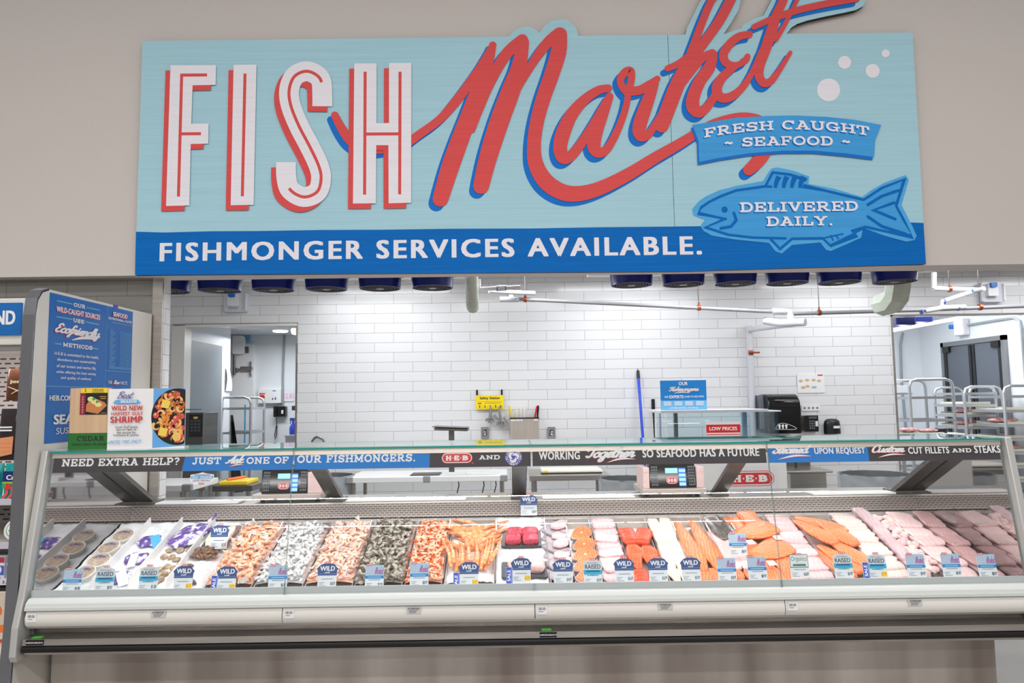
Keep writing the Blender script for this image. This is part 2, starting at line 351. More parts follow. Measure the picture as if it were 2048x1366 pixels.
SCR = {
 'a': (.95, [_bowl, [(.78, .95), (.7, .3), (.85, .02), (1.05, .2)]]), 'c': (.75, [[(.7, .8), (.45, 1), (.12, .65), (.12, .2), (.4, 0), (.8, .25)]]),
 'd': (.95, [_bowl, [(.98, 2.0), (.8, 1.0), (.7, .3), (.85, .02), (1.05, .2)]]),
 'e': (.75, [[(.05, .3), (.45, .5), (.62, .8), (.42, 1), (.12, .7), (.12, .2), (.4, 0), (.8, .25)]]),
 'f': (.62, [[(.8, 1.75), (.62, 1.95), (.42, 1.7), (.3, .6), (.22, -.5), (.05, -.8), (0, -.5), (.4, 0), (.72, .25)], [(.1, .95), (.65, 1)]]),
 'g': (.95, [_bowl, [(.78, .95), (.7, 0), (.6, -.7), (.3, -.85), (.2, -.5), (.6, -.05), (1, .25)]]),
 'h': (.9, [[(.35, 2), (.12, 0)], [(.15, .4), (.4, .95), (.65, .95), (.65, .5), (.6, .1), (.75, 0), (.95, .2)]]),
 'i': (.45, [[(.2, 1), (.12, .3), (.25, 0), (.48, .2)], [(.25, 1.4), (.28, 1.45)]]),
 'k': (.82, [[(.35, 2), (.1, 0)], [(.15, .45), (.5, 1), (.65, .8), (.3, .5), (.55, .05), (.87, .2)]]),
 'l': (.48, [[(.1, .3), (.38, 1.4), (.42, 1.95), (.27, 1.9), (.12, .5), (.25, 0), (.52, .2)]]),
 'm': (1.15, [[(.12, 1), (.1, 0)], [(.1, .5), (.35, 1), (.5, .8), (.45, 0)], [(.47, .5), (.75, 1), (.9, .7), (.85, .1), (1, 0), (1.2, .2)]]),
 'n': (.88, [[(.12, 1), (.1, 0)], [(.12, .4), (.4, .95), (.65, .95), (.62, .5), (.6, .1), (.75, 0), (.93, .2)]]),
 'o': (.82, [[(.45, 1), (.12, .7), (.12, .2), (.4, 0), (.7, .35), (.65, .85), (.45, 1), (.6, .78), (.9, .85)]]),
 'r': (.72, [[(.08, .3), (.25, 1.1), (.35, .9), (.6, .95), (.5, .3), (.62, 0), (.85, .25)]]),
 's': (.68, [[(0, .2), (.4, 1.05), (.4, .8), (.6, .4), (.45, 0), (.1, .08)], [(.45, 0), (.8, .2)]]),
 't': (.55, [[(.38, 1.7), (.15, .3), (.3, 0), (.62, .25)], [(0, 1.05), (.62, 1.15)]]),
 'u': (.9, [[(.15, 1), (.1, .3), (.3, 0), (.6, .35), (.7, 1)], [(.7, 1), (.65, .2), (.8, 0), (1, .2)]]),
 'w': (1.05, [[(.1, 1), (.15, .1), (.45, .1), (.55, .9), (.6, .1), (.88, .2), (1, 1)]]),
 'y': (.9, [[(.15, 1), (.1, .3), (.3, 0), (.6, .35), (.7, 1)], [(.7, 1), (.6, -.5), (.3, -.85), (.2, -.5), (.6, -.05), (1, .25)]]),
 'T': (1.0, [[(.02, 1.35), (.2, 1.85), (.7, 1.8), (1.3, 1.95)], [(.78, 1.8), (.6, .4), (.35, 0), (.08, .2)]]),
 'S': (.98, [[(1, 1.6), (.75, 1.95), (.35, 1.7), (.45, 1.2), (.8, .8), (.75, .2), (.35, 0), (0, .3), (.2, .55)]]),
 'C': (1.02, [[(.95, 1.4), (1.05, 1.75), (.75, 1.95), (.3, 1.6), (.1, .9), (.3, .1), (.7, 0), (1.1, .4)]]),
 'A': (1.08, [[(0, .1), (.3, .2), (.9, 1.95)], [(.9, 1.95), (.85, .1), (1.1, .15)], [(.25, .75), (.95, .8)]]),
 'E': (.95, [[(.95, 1.6), (.65, 1.95), (.3, 1.6), (.5, 1.12), (.7, 1.05), (.4, 1.02), (.1, .5), (.35, 0), (.98, .35)]]),
 'F': (1.0, [[(.02, 1.35), (.2, 1.85), (.7, 1.8), (1.3, 1.95)], [(.78, 1.8), (.6, .4), (.35, 0), (.08, .2)], [(.35, .95), (.95, 1.0)]]),
 'B': (1.05, [[(.38, 1.9), (.15, 0)], [(.05, 1.5), (.6, 1.95), (.95, 1.6), (.45, 1.05), (.9, .6), (.6, .02), (.1, .1)]]),
 'M': (1.5, [[(0, .1), (.45, 1.9)], [(.45, 1.9), (.3, 0)], [(.3, .1), (.9, 1.9)], [(.9, 1.9), (.75, 0)], [(.75, .1), (1.35, 1.9), (1.2, .2), (1.5, .2)]]),
 'R': (1.08, [[(.38, 1.9), (.15, 0)], [(.1, 1.6), (.6, 1.95), (.95, 1.6), (.45, 1), (.9, .05), (1.12, .2)]]), ' ': (.5, []),
}
def script(t, w=0.3, shear=0.32, n=5):
    x = 0; out = []
    for ch in t:
        adv, st = SCR[ch]
        for p in st:
            q = ribbon([(a+x, b) for a, b in p], 'round', n, w=w)
            out += [[(c+d*shear, d) for c, d in z] for z in q]
        x += adv*0.95
    return out
def boxpx(pl, x0, yb, x1, yb1, yt):
    a = pl.uv(x0, yb); b = pl.uv(x1, yb1); c = pl.uv(x0, yt)
    return a[0], b[0], (a[1]+b[1])/2, (a[1]+b[1])/2+(c[1]-a[1])
# ------------------------------------------------------------------ materials
steel = mat('brushed_steel', (196, 190, 184), 0.28, 0.9, var=0.10, vscale=(3, 3, 60))
steel_dark = mat('dull_steel', (120, 117, 113), 0.33, 0.9, var=0.12, vscale=(2, 2, 30))
alu = mat('aluminium', (200, 202, 205), 0.3, 0.85)
chrome = mat('chrome', (215, 217, 220), 0.08, 1.0)
white = mat('white_plastic', (238, 238, 238), 0.4)
offwhite = mat('white_enamel', (228, 225, 219), 0.35)
black = mat('black_plastic', (18, 18, 20), 0.35)
rubber = mat('black_rubber', (14, 13, 13), 0.45)
panel_white = mat('insulated_panel', (232, 236, 240), 0.45)
clear = glass('clear_glass', (0.985, 0.992, 0.99), 1.45)
acrylic = glass('clear_acrylic', (0.95, 0.93, 0.94), 1.45)
teal = mat('green_glass_edge', (40, 150, 140), 0.15, spec=0.6)
red = mat('sign_red', (214, 74, 76), 0.6); heb_red = mat('badge_red', (214, 40, 44), 0.4)
blue = mat('sign_blue', (0, 108, 194), 0.6); navy = mat('tag_navy', (52, 84, 142), 0.5)
ink = mat('ink_black', (25, 25, 30), 0.6); paper = mat('white_print', (240, 240, 242), 0.6)
grey_ink = mat('grey_print', (120, 124, 132), 0.6)
# ------------------------------------------------------------------ setting
ZH = 2.515
greige = mat('painted_wall', (206, 199, 195), 0.7, var=0.012, vscale=(60, 60, 60), bump=0.06, bscale=150)
conc = mat('polished_concrete', (150, 146, 142), 0.3, var=0.14, vscale=(1.4, 1.4, 1.4), detail=6)
T_back = tile('white_tile_wall', (236, 236, 238), 'X', off=(0.205, 0.02))
T_side = tile('white_tile_return', (236, 236, 238), 'Y', w=0.41)
T_shaded = tile('shaded_tile_wall', (134, 132, 128), 'X', mortar=(92, 90, 87), off=(0.12, 0.02))  # wall tile and joints darkened: header's shade put into the colour
struct(MB().box((-12, -30, -0.05), (12, 13, 0)).build('floor', conc))
struct(MB().box((-7.5, 4.78, ZH), (7.6, 4.99, 6.2)).build('wall_header', greige))
struct(MB().box((-7.5, 4.885, 0), (-2.345, 4.99, ZH)).build('wall_front', T_shaded))
struct(MB().box((-2.345, 4.90, 0), (-2.335, 4.99, ZH)).build('trim_1', T_side))
struct(MB().box((-2.405, 4.878, 0), (-2.345, 4.885, ZH)).box((-2.345, 4.878, 0), (-2.338, 4.91, ZH)).build('trim_2', steel))
b = MB()
b.box((-7.5, 7.75, 0), (-3.585, 7.87, 3.0)); b.box((-3.585, 7.75, 2.505), (-2.262, 7.87, 3.0)); b.box((-2.262, 7.75, 0), (4.13, 7.87, 3.0)); b.box((4.13, 7.75, 2.505), (7.6, 7.87, 3.0))
struct(b.build('wall_back', T_back))
struct(MB().box((-4.5, 4.99, 0), (-4.4, 7.75, 3.0)).build('wall_left', T_side))
struct(MB().box((7.5, 4.99, 0), (7.6, 7.75, 3.0)).build('wall_right', T_side))
struct(MB().box((-7.5, 4.99, 2.97), (7.6, 7.75, 3.05)).build('ceiling', mat('ceiling_panel', (214, 212, 208), 0.6)))
# door frames of the two openings
b = MB(); b.box((-3.60, 7.735, 0), (-3.46, 7.90, 2.50)).box((-3.46, 7.735, 2.485), (-2.262, 7.90, 2.51)); struct(b.build('door_1', offwhite))
b = MB(); b.box((-2.275, 7.742, 0), (-2.255, 7.90, 2.515)).box((-3.6, 7.742, 2.505), (-2.255, 7.76, 2.52)); struct(b.build('trim_3', steel))
b = MB(); b.box((4.12, 7.742, 0), (4.14, 7.90, 2.515)).box((4.12, 7.742, 2.50), (7.5, 7.76, 2.52)); struct(b.build('trim_4', steel))
# cold rooms beyond
struct(MB().box((-3.62, 7.90, 0), (-3.55, 9.25, 2.7)).build('wall_cold_room_left', panel_white))
struct(MB().box((-5.2, 10.2, 0), (-1.5, 10.3, 2.75)).build('wall_cold_room_back', panel_white))
struct(MB().box((-1.6, 7.87, 0), (-1.5, 10.2, 2.75)).build('wall_cold_room_right', panel_white))
struct(MB().box((-5.2, 7.87, 2.62), (-1.5, 10.3, 2.72)).build('ceiling_cold_room', mat('cold_ceiling', (205, 210, 214), 0.5)))
struct(MB().box((-5.2, 9.2, 0), (-5.1, 10.2, 2.75)).build('wall_cold_room_recess', panel_white))
struct(MB().box((6.0, 7.87, 0), (6.1, 10.6, 2.9)).build('wall_prep_room_right', panel_white))
struct(MB().box((3.7, 10.5, 0), (6.1, 10.6, 2.9)).build('wall_prep_room_back', panel_white))
struct(MB().box((3.7, 7.87, 0), (3.8, 10.5, 2.9)).build('wall_prep_room_left', panel_white))
struct(MB().box((3.7, 7.87, 2.8), (6.1, 10.6, 2.9)).build('ceiling_prep_room', panel_white))
# ------------------------------------------------------------------ the big sign
YS = 4.735
SP = PL((0, YS, 0), (1, 0, 0), (0, 0, 1))
sky = mat('sign_pale_blue', (170, 212, 226), 0.6, spec=0.15, var=0.045, vscale=(1.2, 1.2, 70), detail=5)
sblue = mat('sign_deep_blue', (0, 106, 190), 0.6, spec=0.15, var=0.10, vscale=(1.5, 1.5, 80), detail=5)
swhite = mat('sign_white', (236, 234, 242), 0.6, var=0.03, vscale=(2, 2, 90)); sred = mat('sign_coral', (222, 84, 84), 0.6, spec=0.15, var=0.05, vscale=(2, 2, 80))
sshade = mat('sign_royal_blue', (24, 116, 210), 0.6, spec=0.15, var=0.05, vscale=(2, 2, 80)); smid = mat('sign_mid_blue', (70, 162, 228), 0.6, spec=0.15, var=0.07, vscale=(2, 2, 60))
shalo = mat('sign_light_blue', (84, 172, 230), 0.6, spec=0.15, var=0.06, vscale=(2, 2, 60))
board_edge = mat('sign_board_edge', (28, 30, 32), 0.6)
sign = thing('market_sign', 'huge pale blue painted board reading FISH Market fixed to the beige wall', 'sign', (0, YS, 2.52))
seam = 1342
top_l = [(285, 82), (1018, 73), (1024, 66), (1034, 58), (1048, 53.5), (1062, 54), (1074, 61), (1079, 66), (1088, 52), (1100, 43), (1118, 38), (1134, 40), (1148, 50), (1155, 62), (1156, 71.5), (1335, 69.6)]
top_r = [(1335, 69.6), (1370, 69.2), (1374, 56), (1388, 28), (1402, 0), (1420, -40), (1444, -66), (1466, -70), (1482, -50), (1484, -10), (1477, 20), (1462, 46), (1447, 68.5), (1460, 64), (1483, 56), (1486, 50), (1506, 38), (1527, 31), (1534, 18), (1543, 0), (1560, -34), (1584, -48), (1640, -44), (1700, -36), (1722, -20), (1731, 0), (1727, 12), (1712, 20), (1690, 25), (1650, 33), (1615, 41), (1594, 48), (1583, 55), (1573, 67.5), (1825, 65)]
def board(pts, name):
    b = MB(); uv = [SP.uv(*p) for p in pts]
    f = [(u, YS, v) for u, v in uv]; k = len(uv); bk = [(u, YS+0.035, v) for u, v in uv]
    ar = sum(uv[i][0]*uv[(i+1) % k][1]-uv[(i+1) % k][0]*uv[i][1] for i in range(k))
    if ar < 0: f, bk, uv = f[::-1], bk[::-1], uv[::-1]
    tr = geometry.tessellate_polygon([[V((u, v, 0)) for u, v in uv]])
    fs = []
    for t in tr:
        a, c, d = (uv[i] for i in t); fs.append(t if (c[0]-a[0])*(d[1]-a[1])-(c[1]-a[1])*(d[0]-a[0]) > 0 else t[::-1])
    b.m(0).add(f, fs); b.m(1).add(f+bk, [((i+1) % k, i, k+i, k+(i+1) % k) for i in range(k)]); b.add(bk, [t[::-1] for t in fs])
    return b.build(name, [sky, board_edge], sign)
board(top_l+[(1352, 543), (270, 550)], 'board')
board([(p[0]+0.8, p[1]) if i == 0 else p for i, p in enumerate(top_r)]+[(1852, 528), (1352.8, 543)], 'board')
A = Art(SP)
A.lay([[(272, 463.5), (330, 465), (420, 462.5), (520, 462), (640, 460), (760, 459.5), (900, 457.5), (1060, 457), (1200, 454.5), (1351, 453), (1352.5, 543), (270, 550)]], sblue, True)
A.lay([[(1350, 453), (1500, 451), (1640, 449), (1806, 447), (1815, 444.5), (1847, 446), (1852, 528), (1352.5, 543)]], sblue, True)
A.build('blue_band', sign)
# Market lettering: brush strokes as (x, y, width) in the photograph's pixels, laid on the board's plane
Z2 = lambda L: [(840+x/3.177, y/3.177, w/3.177) for x, y, w in L]
Z3 = lambda L: [(1300+x/2.44, y/2.44, w/2.44) for x, y, w in L]
MK = [
 [(670, 231, 15), (684, 258, 18), (702, 282, 20), (728, 297, 20), (770, 297, 20), (815, 285, 18), (842, 267, 17), (880, 239, 17), (913, 202, 19), (944, 160, 18), (965, 128, 16), (986, 91, 14)],
 Z2([(462, 288, 45), (425, 420, 78), (375, 560, 95), (318, 720, 105), (250, 900, 112), (190, 1070, 112), (130, 1265, 100)]),
 Z2([(335, 830, 30), (385, 680, 48), (455, 510, 60), (545, 350, 72), (650, 255, 72)]),
 Z2([(655, 270, 75), (630, 420, 95), (580, 570, 118), (520, 730, 122), (460, 910, 118), (420, 1050, 110), (388, 1185, 100)]),
 Z2([(615, 600, 20), (660, 500, 42), (730, 380, 56), (810, 275, 68), (885, 215, 78)]),
 Z2([(888, 222, 92), (880, 330, 98), (838, 470, 96), (785, 620, 92), (742, 780, 88), (724, 930, 88), (738, 1050, 96), (800, 1155, 104), (900, 1220, 104), (1010, 1232, 98), (1150, 1195, 88), (1330, 1105, 80), (1500, 1000, 72), (1640, 920, 66), (1740, 858, 60)]),
 [(1388, 270, 19), (1423, 248, 15), (1464, 235, 14), (1497, 233, 14), (1526, 244, 16), (1540, 275, 22), (1528, 306, 26), (1513, 326, 26), (1497, 340, 23)],
 Z2([(1195, 563, 50), (1130, 577, 55), (1040, 640, 65), (960, 735, 80), (908, 850, 92), (890, 945, 88), (912, 1005, 80), (965, 985, 66), (1040, 890, 60), (1110, 780, 58), (1170, 680, 58), (1205, 615, 48)]),
 Z2([(1200, 630, 50), (1160, 720, 75), (1115, 850, 85), (1105, 930, 85), (1130, 970, 70), (1180, 955, 55), (1230, 880, 48), (1275, 780, 44), (1308, 680, 42), (1322, 600, 40)]),
 Z2([(1322, 605, 40), (1285, 555, 46), (1272, 505, 46), (1305, 460, 52), (1338, 455, 50), (1342, 510, 44), (1325, 570, 46)]),
 Z2([(1325, 582, 62), (1395, 575, 58), (1462, 540, 58), (1507, 503, 40)]),
 Z2([(1485, 535, 62), (1450, 635, 78), (1405, 760, 88), (1390, 835, 82), (1410, 870, 66), (1455, 850, 52), (1500, 780, 42), (1565, 670, 40)]),
 [(1466, -46, 16), (1448, -28, 17), (1424, 0, 15), (1404, 45, 15), (1388, 90, 17), (1377, 122, 22), (1356, 166, 29), (1338, 212, 30), (1323, 252, 28)],
 [(1466, -46, 16), (1472, -24, 17), (1461, 0, 20), (1439, 41, 20), (1412, 80, 19), (1388, 112, 20)],
 Z2([(1572, 438, 40), (1640, 408, 44), (1715, 355, 48)]),
 Z2([(1620, 600, 40), (1700, 485, 48), (1790, 375, 50), (1855, 338, 48)]),
 Z2([(1862, 345, 52), (1838, 430, 74), (1775, 520, 76), (1735, 620, 82), (1735, 685, 84), (1775, 715, 70), (1830, 672, 56), (1885, 590, 46)]),
 Z3([(482, 170, 36), (430, 182, 38), (385, 220, 42), (357, 268, 42), (372, 310, 40), (420, 320, 30), (462, 298, 32), (474, 278, 30)]),
 Z3([(412, 326, 34), (355, 375, 44), (325, 428, 50), (338, 474, 48), (388, 476, 44), (450, 428, 34), (500, 350, 28), (545, 250, 30)]),
 [(1592, -26, 14), (1573, -14, 16), (1564, 6, 17), (1550, 36, 19), (1543, 62, 22), (1530, 100, 21), (1519, 132, 19), (1518, 154, 18), (1528, 167, 17), (1543, 161, 14), (1562, 135, 10), (1580, 106, 8)],
 [(1592, -26, 14), (1600, -16, 10), (1592, 4, 8), (1581, 26, 8), (1568, 52, 9), (1551, 80, 10)],
 [(1507, 55, 11), (1534, 43, 13), (1565, 31, 14), (1600, 20, 14), (1650, 9, 14), (1712, -2, 14)],
]
rb = [q for s_ in MK for q in ribbon(s_, 'round', 6)]
A = Art(SP, 0.0012)
A.lay(shift(rb, -8.5, 9.0), sshade, True)
A.build('lettering', sign)['label'] = 'royal blue brush shadow of the word Market'
A = Art(SP, 0.0055); A.lay(rb, sred, True); A.build('lettering', sign)['label'] = 'coral red brush script word Market'
# FISH block letters
Z1 = lambda L: [(260+x/2.627, 40+y/2.627) for x, y in L]
Spath = catmull([(1012, 456), (1012, 395), (1005, 320), (965, 282), (915, 274), (862, 305), (838, 375), (848, 455), (890, 560), (945, 665), (992, 765), (1006, 835), (985, 905), (915, 932), (845, 895), (824, 830), (822, 749)], 6)
fish = [[(216, 241), (455, 240), (453, 344), (332, 346), (325, 548), (416, 547), (414, 652), (322, 654), (315, 976), (193, 979)],
        [(547, 239), (667, 238), (652, 973), (532, 975)],
        [(1180, 231), (1297, 231), (1296, 545), (1362, 544), (1362, 229), (1479, 229), (1478, 962), (1360, 965), (1359, 660), (1295, 660), (1293, 965), (1173, 966)]]
fishp = [Z1(q) for q in fish]+[Z1(q) for q in ribbon([(x, y) for x, y in Spath], 'butt', smooth=False, w=104)]
inl = []
for L in ([(275, 286), (258, 930)], [(268, 293), (408, 292)], [(270, 601), (376, 600)], [(607, 285), (593, 928)], [(1237, 275), (1234, 920)], [(1420, 275), (1418, 918)], [(1236, 602), (1420, 601)]):
    inl += [Z1(q) for q in ribbon(L, 'butt', w=16)]
inl += [Z1(q) for q in ribbon([(x, y) for x, y in Spath[11:-11]], 'butt', smooth=False, w=16)]
A = Art(SP, 0.0090); A.lay(shift(fishp, -10, 10.5), sred, True)
A.build('lettering', sign)['label'] = 'coral red block shadow of the word FISH'
A = Art(SP, 0.0095); A.lay(fishp, swhite, True); A.lay(inl, sred, True)
A.build('lettering', sign)['label'] = 'white inlined block word FISH'
def px_text(A, polys, x0, yb, x1, yb1, yt, mt, shadow=None, arch=0):
    u0, u1, v0, v1 = boxpx(A.pl, x0, yb, x1, yb1, yt)
    q = fit(polys, u0, u1, v0, v1)
    if arch:
        c, hw = (u0+u1)/2, (u1-u0)/2; q = xf(q, lambda x, y: (x, y+arch*(1-((x-c)/hw)**2)))
    if shadow:
        sm, dx, dy = shadow; A.lay(shift(q, dx, dy), sm)
    A.lay(q, mt)
A = Art(SP, 0.0016); px_text(A, sans('FISHMONGER SERVICES AVAILABLE.', 0.05, 1.22), 319, 523.5, 1404, 509, 486, swhite)
A.build('lettering', sign)['label'] = 'white capitals FISHMONGER SERVICES AVAILABLE'
A = Art(SP, 0.0016)

for c_ in ((1657, 180, 23), (1689, 125, 13), (1745, 142, 14), (1771, 107, 8)): A = Art(SP, 0.0016); A.lay([circle(*c_)], swhite, True); A.build('bubble', sign)
# ribbon banner with arched words
A = Art(SP, 0.0095)
ban = [(205, 612), (300, 597), (420, 577), (560, 569), (700, 566), (860, 573), (1000, 588), (1125, 612), (1095, 690), (1090, 768), (960, 752), (800, 737), (650, 737), (480, 750), (340, 772), (238, 792), (235, 690)]
banf = Z3([(x, y, 1) for x, y in ban]); banf = [(x, y) for x, y, _ in banf]
A.lay([[(x-3, y+6) for x, y in banf]], sshade, True); A.lay([banf], smid, True)
shd = (sblue, -0.008, -0.008)
px_text(A, slab('FRESH CAUGHT'), 1408, 277, 1738, 273, 258, swhite, shd, 0.050)
px_text(A, slab('~ SEAFOOD ~'), 1448, 297, 1700, 294, 278, swhite, shd, 0.012)
A.build('ribbon_banner', sign)
# painted fish
A = Art(SP, 0.0030)
fz = lambda L: [(1300+x/2.44, y/2.44) for x, y in L]
A.lay([fz([(205, 1022), (235, 985), (270, 960), (335, 930), (420, 908), (552, 884), (580, 838), (594, 822), (622, 818), (700, 834), (776, 862), (772, 898), (900, 922), (1034, 962), (1080, 928), (1140, 894), (1246, 855), (1262, 878), (1226, 1000), (1282, 1110), (1300, 1152), (1290, 1172), (1250, 1180), (1140, 1150), (1038, 1112), (1030, 1160), (950, 1196), (882, 1225), (858, 1220), (830, 1184), (692, 1196), (642, 1238), (610, 1226), (580, 1186), (420, 1170), (300, 1150), (262, 1128), (245, 1104), (268, 1072), (238, 1062), (212, 1052)])], shalo, True)
A.lay([fz([(235, 1042), (250, 1012), (290, 985), (345, 958), (420, 930), (562, 910), (598, 842), (680, 852), (762, 880), (744, 908), (850, 930), (1042, 976), (1130, 918), (1240, 876), (1200, 1005), (1240, 1080), (1280, 1156), (1150, 1130), (1050, 1108), (985, 1134), (1008, 1145), (880, 1200), (842, 1164), (692, 1166), (634, 1216), (588, 1168), (500, 1162), (380, 1146), (270, 1110), (368, 1070)])], smid, True)
dl = []
for L, w in (([(368, 1070), (300, 1055), (235, 1042), (250, 1012), (290, 985), (345, 958), (420, 930), (562, 910), (598, 842), (680, 852), (762, 880), (744, 908), (850, 930), (1042, 976), (1130, 918), (1240, 876), (1200, 1005), (1240, 1080), (1280, 1156), (1150, 1130), (1050, 1108), (985, 1134), (1008, 1145), (880, 1200), (842, 1164), (692, 1166), (634, 1216), (588, 1168)], 13), ([(660, 1164), (500, 1160), (380, 1146), (270, 1110), (368, 1068)], 13),
             ([(345, 1115), (395, 1106), (420, 1075), (408, 1040)], 15), ([(1062, 1000), (1130, 958), (1212, 930)], 15), ([(1190, 990), (1090, 1026), (1195, 1070)], 15), ([(1062, 1058), (1130, 1105), (1245, 1142)], 15), ([(560, 910), (590, 912)], 13), ([(880, 1150), (892, 1172)], 8), ([(905, 1148), (918, 1166)], 8), ([(840, 1164), (940, 1142)], 8)):
    dl += [fz(q) for q in ribbon([(x, y) for x, y in L], 'round', smooth=False, w=w)]
for x0 in (628, 668, 708, 748): dl += [fz(q) for q in ribbon([(x0, 862, 26), (x0-12, 890, 22), (x0-18, 918, 16)], 'butt')]
dl.append(circle(1300+363/2.44, 1024/2.44, 6.3))
A.lay(dl, sblue, True)
px_text(A, slab('DELIVERED'), 1480, 425, 1716, 422, 405, swhite, shd)
px_text(A, slab('DAILY.'), 1533, 453.5, 1664, 450.5, 434, swhite, shd)
A.build('fish_emblem', sign)
# ------------------------------------------------------------------ display cases
YK, YT, ZT = 3.62, 3.76, 1.415
GP = PL((0, 3.758, 1.413), (1, 0, 0), (0, 0.13, 0.69))
def deckz(y): return 0.705+0.362*(y-3.75)
grille_m = tile('perforated_steel', (92, 84, 80), 'X', w=0.030, h=0.0125, mortar=(138, 130, 126), msize=0.0034, rough=0.38, metal=0.85)
mirror = mat('polished_end_wall', (176, 172, 172), 0.03, 1.0)
kick_m = mat('kick_steel_reflections', (214, 207, 200), 0.25, 0.45, rgb2=(150, 138, 130), vscale=(3.2, 3.2, 0.3), detail=3)  # vertical streaks paint blurred store reflections into the steel colour
def add_case(x0, x1, joints, label, left_end, right_end):
    t = thing('fish_display_case', label, 'display case', ((x0+x1)/2, 4.2, 0))
    xs = [x0]+joints+[x1]
    for a, c in zip(xs, xs[1:]):
        b = MB().extrude_x([(3.625, .668), (3.603, .668), (3.592, .64), (3.594, .612), (3.604, .597), (3.625, .597)], a+.002, c-.002)
        p = b.build('front_panel', offwhite, t, smooth=40)
        st = MB().box((a+.012, 3.590, .622), (a+.058, 3.5925, .66)); s_ = st.build('barcode_sticker', paper, p)
        b2 = MB()
        for i, wd in enumerate((2, 1, 3, 1, 2, 1, 1, 3, 1, 2)): b2.box((a+.018+i*.0034, 3.5895, .642), (a+.018+i*.0034+wd*.0008, 3.590, .655))
        b2.box((a+.018, 3.5895, .634), (a+.04, 3.590, .636)); b2.build('barcode', ink, s_)
        cx = a+(c-a)*0.52
        s_ = MB().box((cx-.035, 3.5895, .635), (cx+.035, 3.5935, .664)).build('notice_sticker', mat('pale_grey_label', (205, 204, 202), .5), p)
        A = Art(PL((cx, 3.5893, .635), (1, 0, 0), (0, 0, 1)))
        A.lay(fit(slab('ATTENTION'), -.028, .028, .02, .0275), ink); A.lay([rect(-.022, .016-.004*i, .022-.004*i, .0175-.004*i) for i in range(4)], grey_ink); A.build('lettering', s_)
        g = MB(); n = V((0, -.69, .13)).normalized()*.004
        lo, hi = V((0, 3.625, .722)), V((0, 3.757, 1.412))
        vs = []
        for xx in (a+.002, c-.002):
            for q in (lo-n, lo+n, hi+n, hi-n): vs.append((xx, q.y, q.z))
        g.m(0).add(vs, [(5, 1, 2, 6), (4, 7, 3, 0)]); g.m(1).add(vs, [(0, 3, 2, 1), (4, 5, 6, 7), (0, 1, 5, 4), (3, 7, 6, 2)])
        g.build('front_glass', [clear, mat('glass_side_edge', (120, 150, 146), .2)], t)
    P_ = lambda nm, prof, mt, sm=None: MB().extrude_x(prof, x0, x1).build(nm, mt, t, smooth=sm)
    P_('front_rail', [(3.634, .726), (3.615, .722), (3.596, .705), (3.592, .690), (3.588, .688), (3.588, .674), (3.634, .670)], mat('pale_rail', (214, 218, 216), .25), 30)
    P_('inner_front', [(3.638, .68), (3.638, .757), (3.645, .757), (3.645, .68)], mat('inner_front_grey', (196, 202, 204), .3), None)
    P_('trim_strip', [(3.66, .596), (3.618, .596), (3.616, .585), (3.66, .585)], steel)
    P_('recess', [(3.70, .60), (3.66, .60), (3.672, .54), (3.70, .54)], steel_dark)
    P_('bumper_rail', [(3.69, .545), (3.585, .543), (3.582, .514), (3.69, .512)], steel, None)
    P_('rubber_bumper', [(3.69, .513), (3.588, .512), (3.578, .508), (3.574, .498), (3.578, .483), (3.69, .479)], rubber, 40)
    P_('lower_lip', [(3.70, .480), (3.60, .478), (3.606, .464), (3.64, .455), (3.70, .452), (3.88, .43), (3.88, .46)], steel)
    kx0, kx1 = x0-(.03 if left_end else 0), x1-(.03 if right_end else 0)
    MB().box((kx0, 3.865, 0), (kx1, 4.95, .435)).build('kick_plate', kick_m, t)
    P_('tub', [(3.70, .67), (3.70, .60), (4.62, .60), (4.95, .60), (4.95, 1.0), (4.62, 1.0), (4.565, .9), (4.55, .87), (4.50, .86)], steel_dark)
    P_('lower_back', [(4.556, .86), (4.552, .935), (4.62, .935), (4.62, .86)], mat('ribbed_back', (206, 200, 196), .35, .6))
    P_('air_grille', [(4.556, .942), (4.588, 1.022), (4.62, 1.022), (4.62, .942)], grille_m)
    P_('rear_ledge', [(4.588, 1.024), (4.592, 1.032), (4.98, 1.032), (4.98, 1.0), (4.60, 1.0)], steel)
    for i in range(4*(len(xs)-1)): MB().cyl((x0+.15+i*.31, 4.553, .938), (x0+.15+i*.31, 4.546, .938), .006, .004, 8).build('grille_screw', steel_dark, t)
    P_('canopy_frame', [(3.764, 1.412), (3.759, 1.388), (3.80, 1.388), (3.80, 1.412)], mat('canopy_steel', (214, 203, 192), .3, .6))
    P_('light_housing', [(3.90, 1.412), (3.90, 1.388), (3.965, 1.388), (3.965, 1.412)], steel)
    for a, c in zip(xs, xs[1:]):
        g = MB(); vs = [(a+.001, 3.752, 1.414), (c-.001, 3.752, 1.414), (c-.001, 4.28, 1.414), (a+.001, 4.28, 1.414), (a+.001, 3.752, 1.424), (c-.001, 3.752, 1.424), (c-.001, 4.28, 1.424), (a+.001, 4.28, 1.424)]
        g.m(0).add(vs, [(3, 2, 1, 0), (4, 5, 6, 7)]); g.m(1).add(vs, [(0, 1, 5, 4), (1, 2, 6, 5), (2, 3, 7, 6), (3, 0, 4, 7)])
        g.build('canopy_glass', [clear, teal], t)
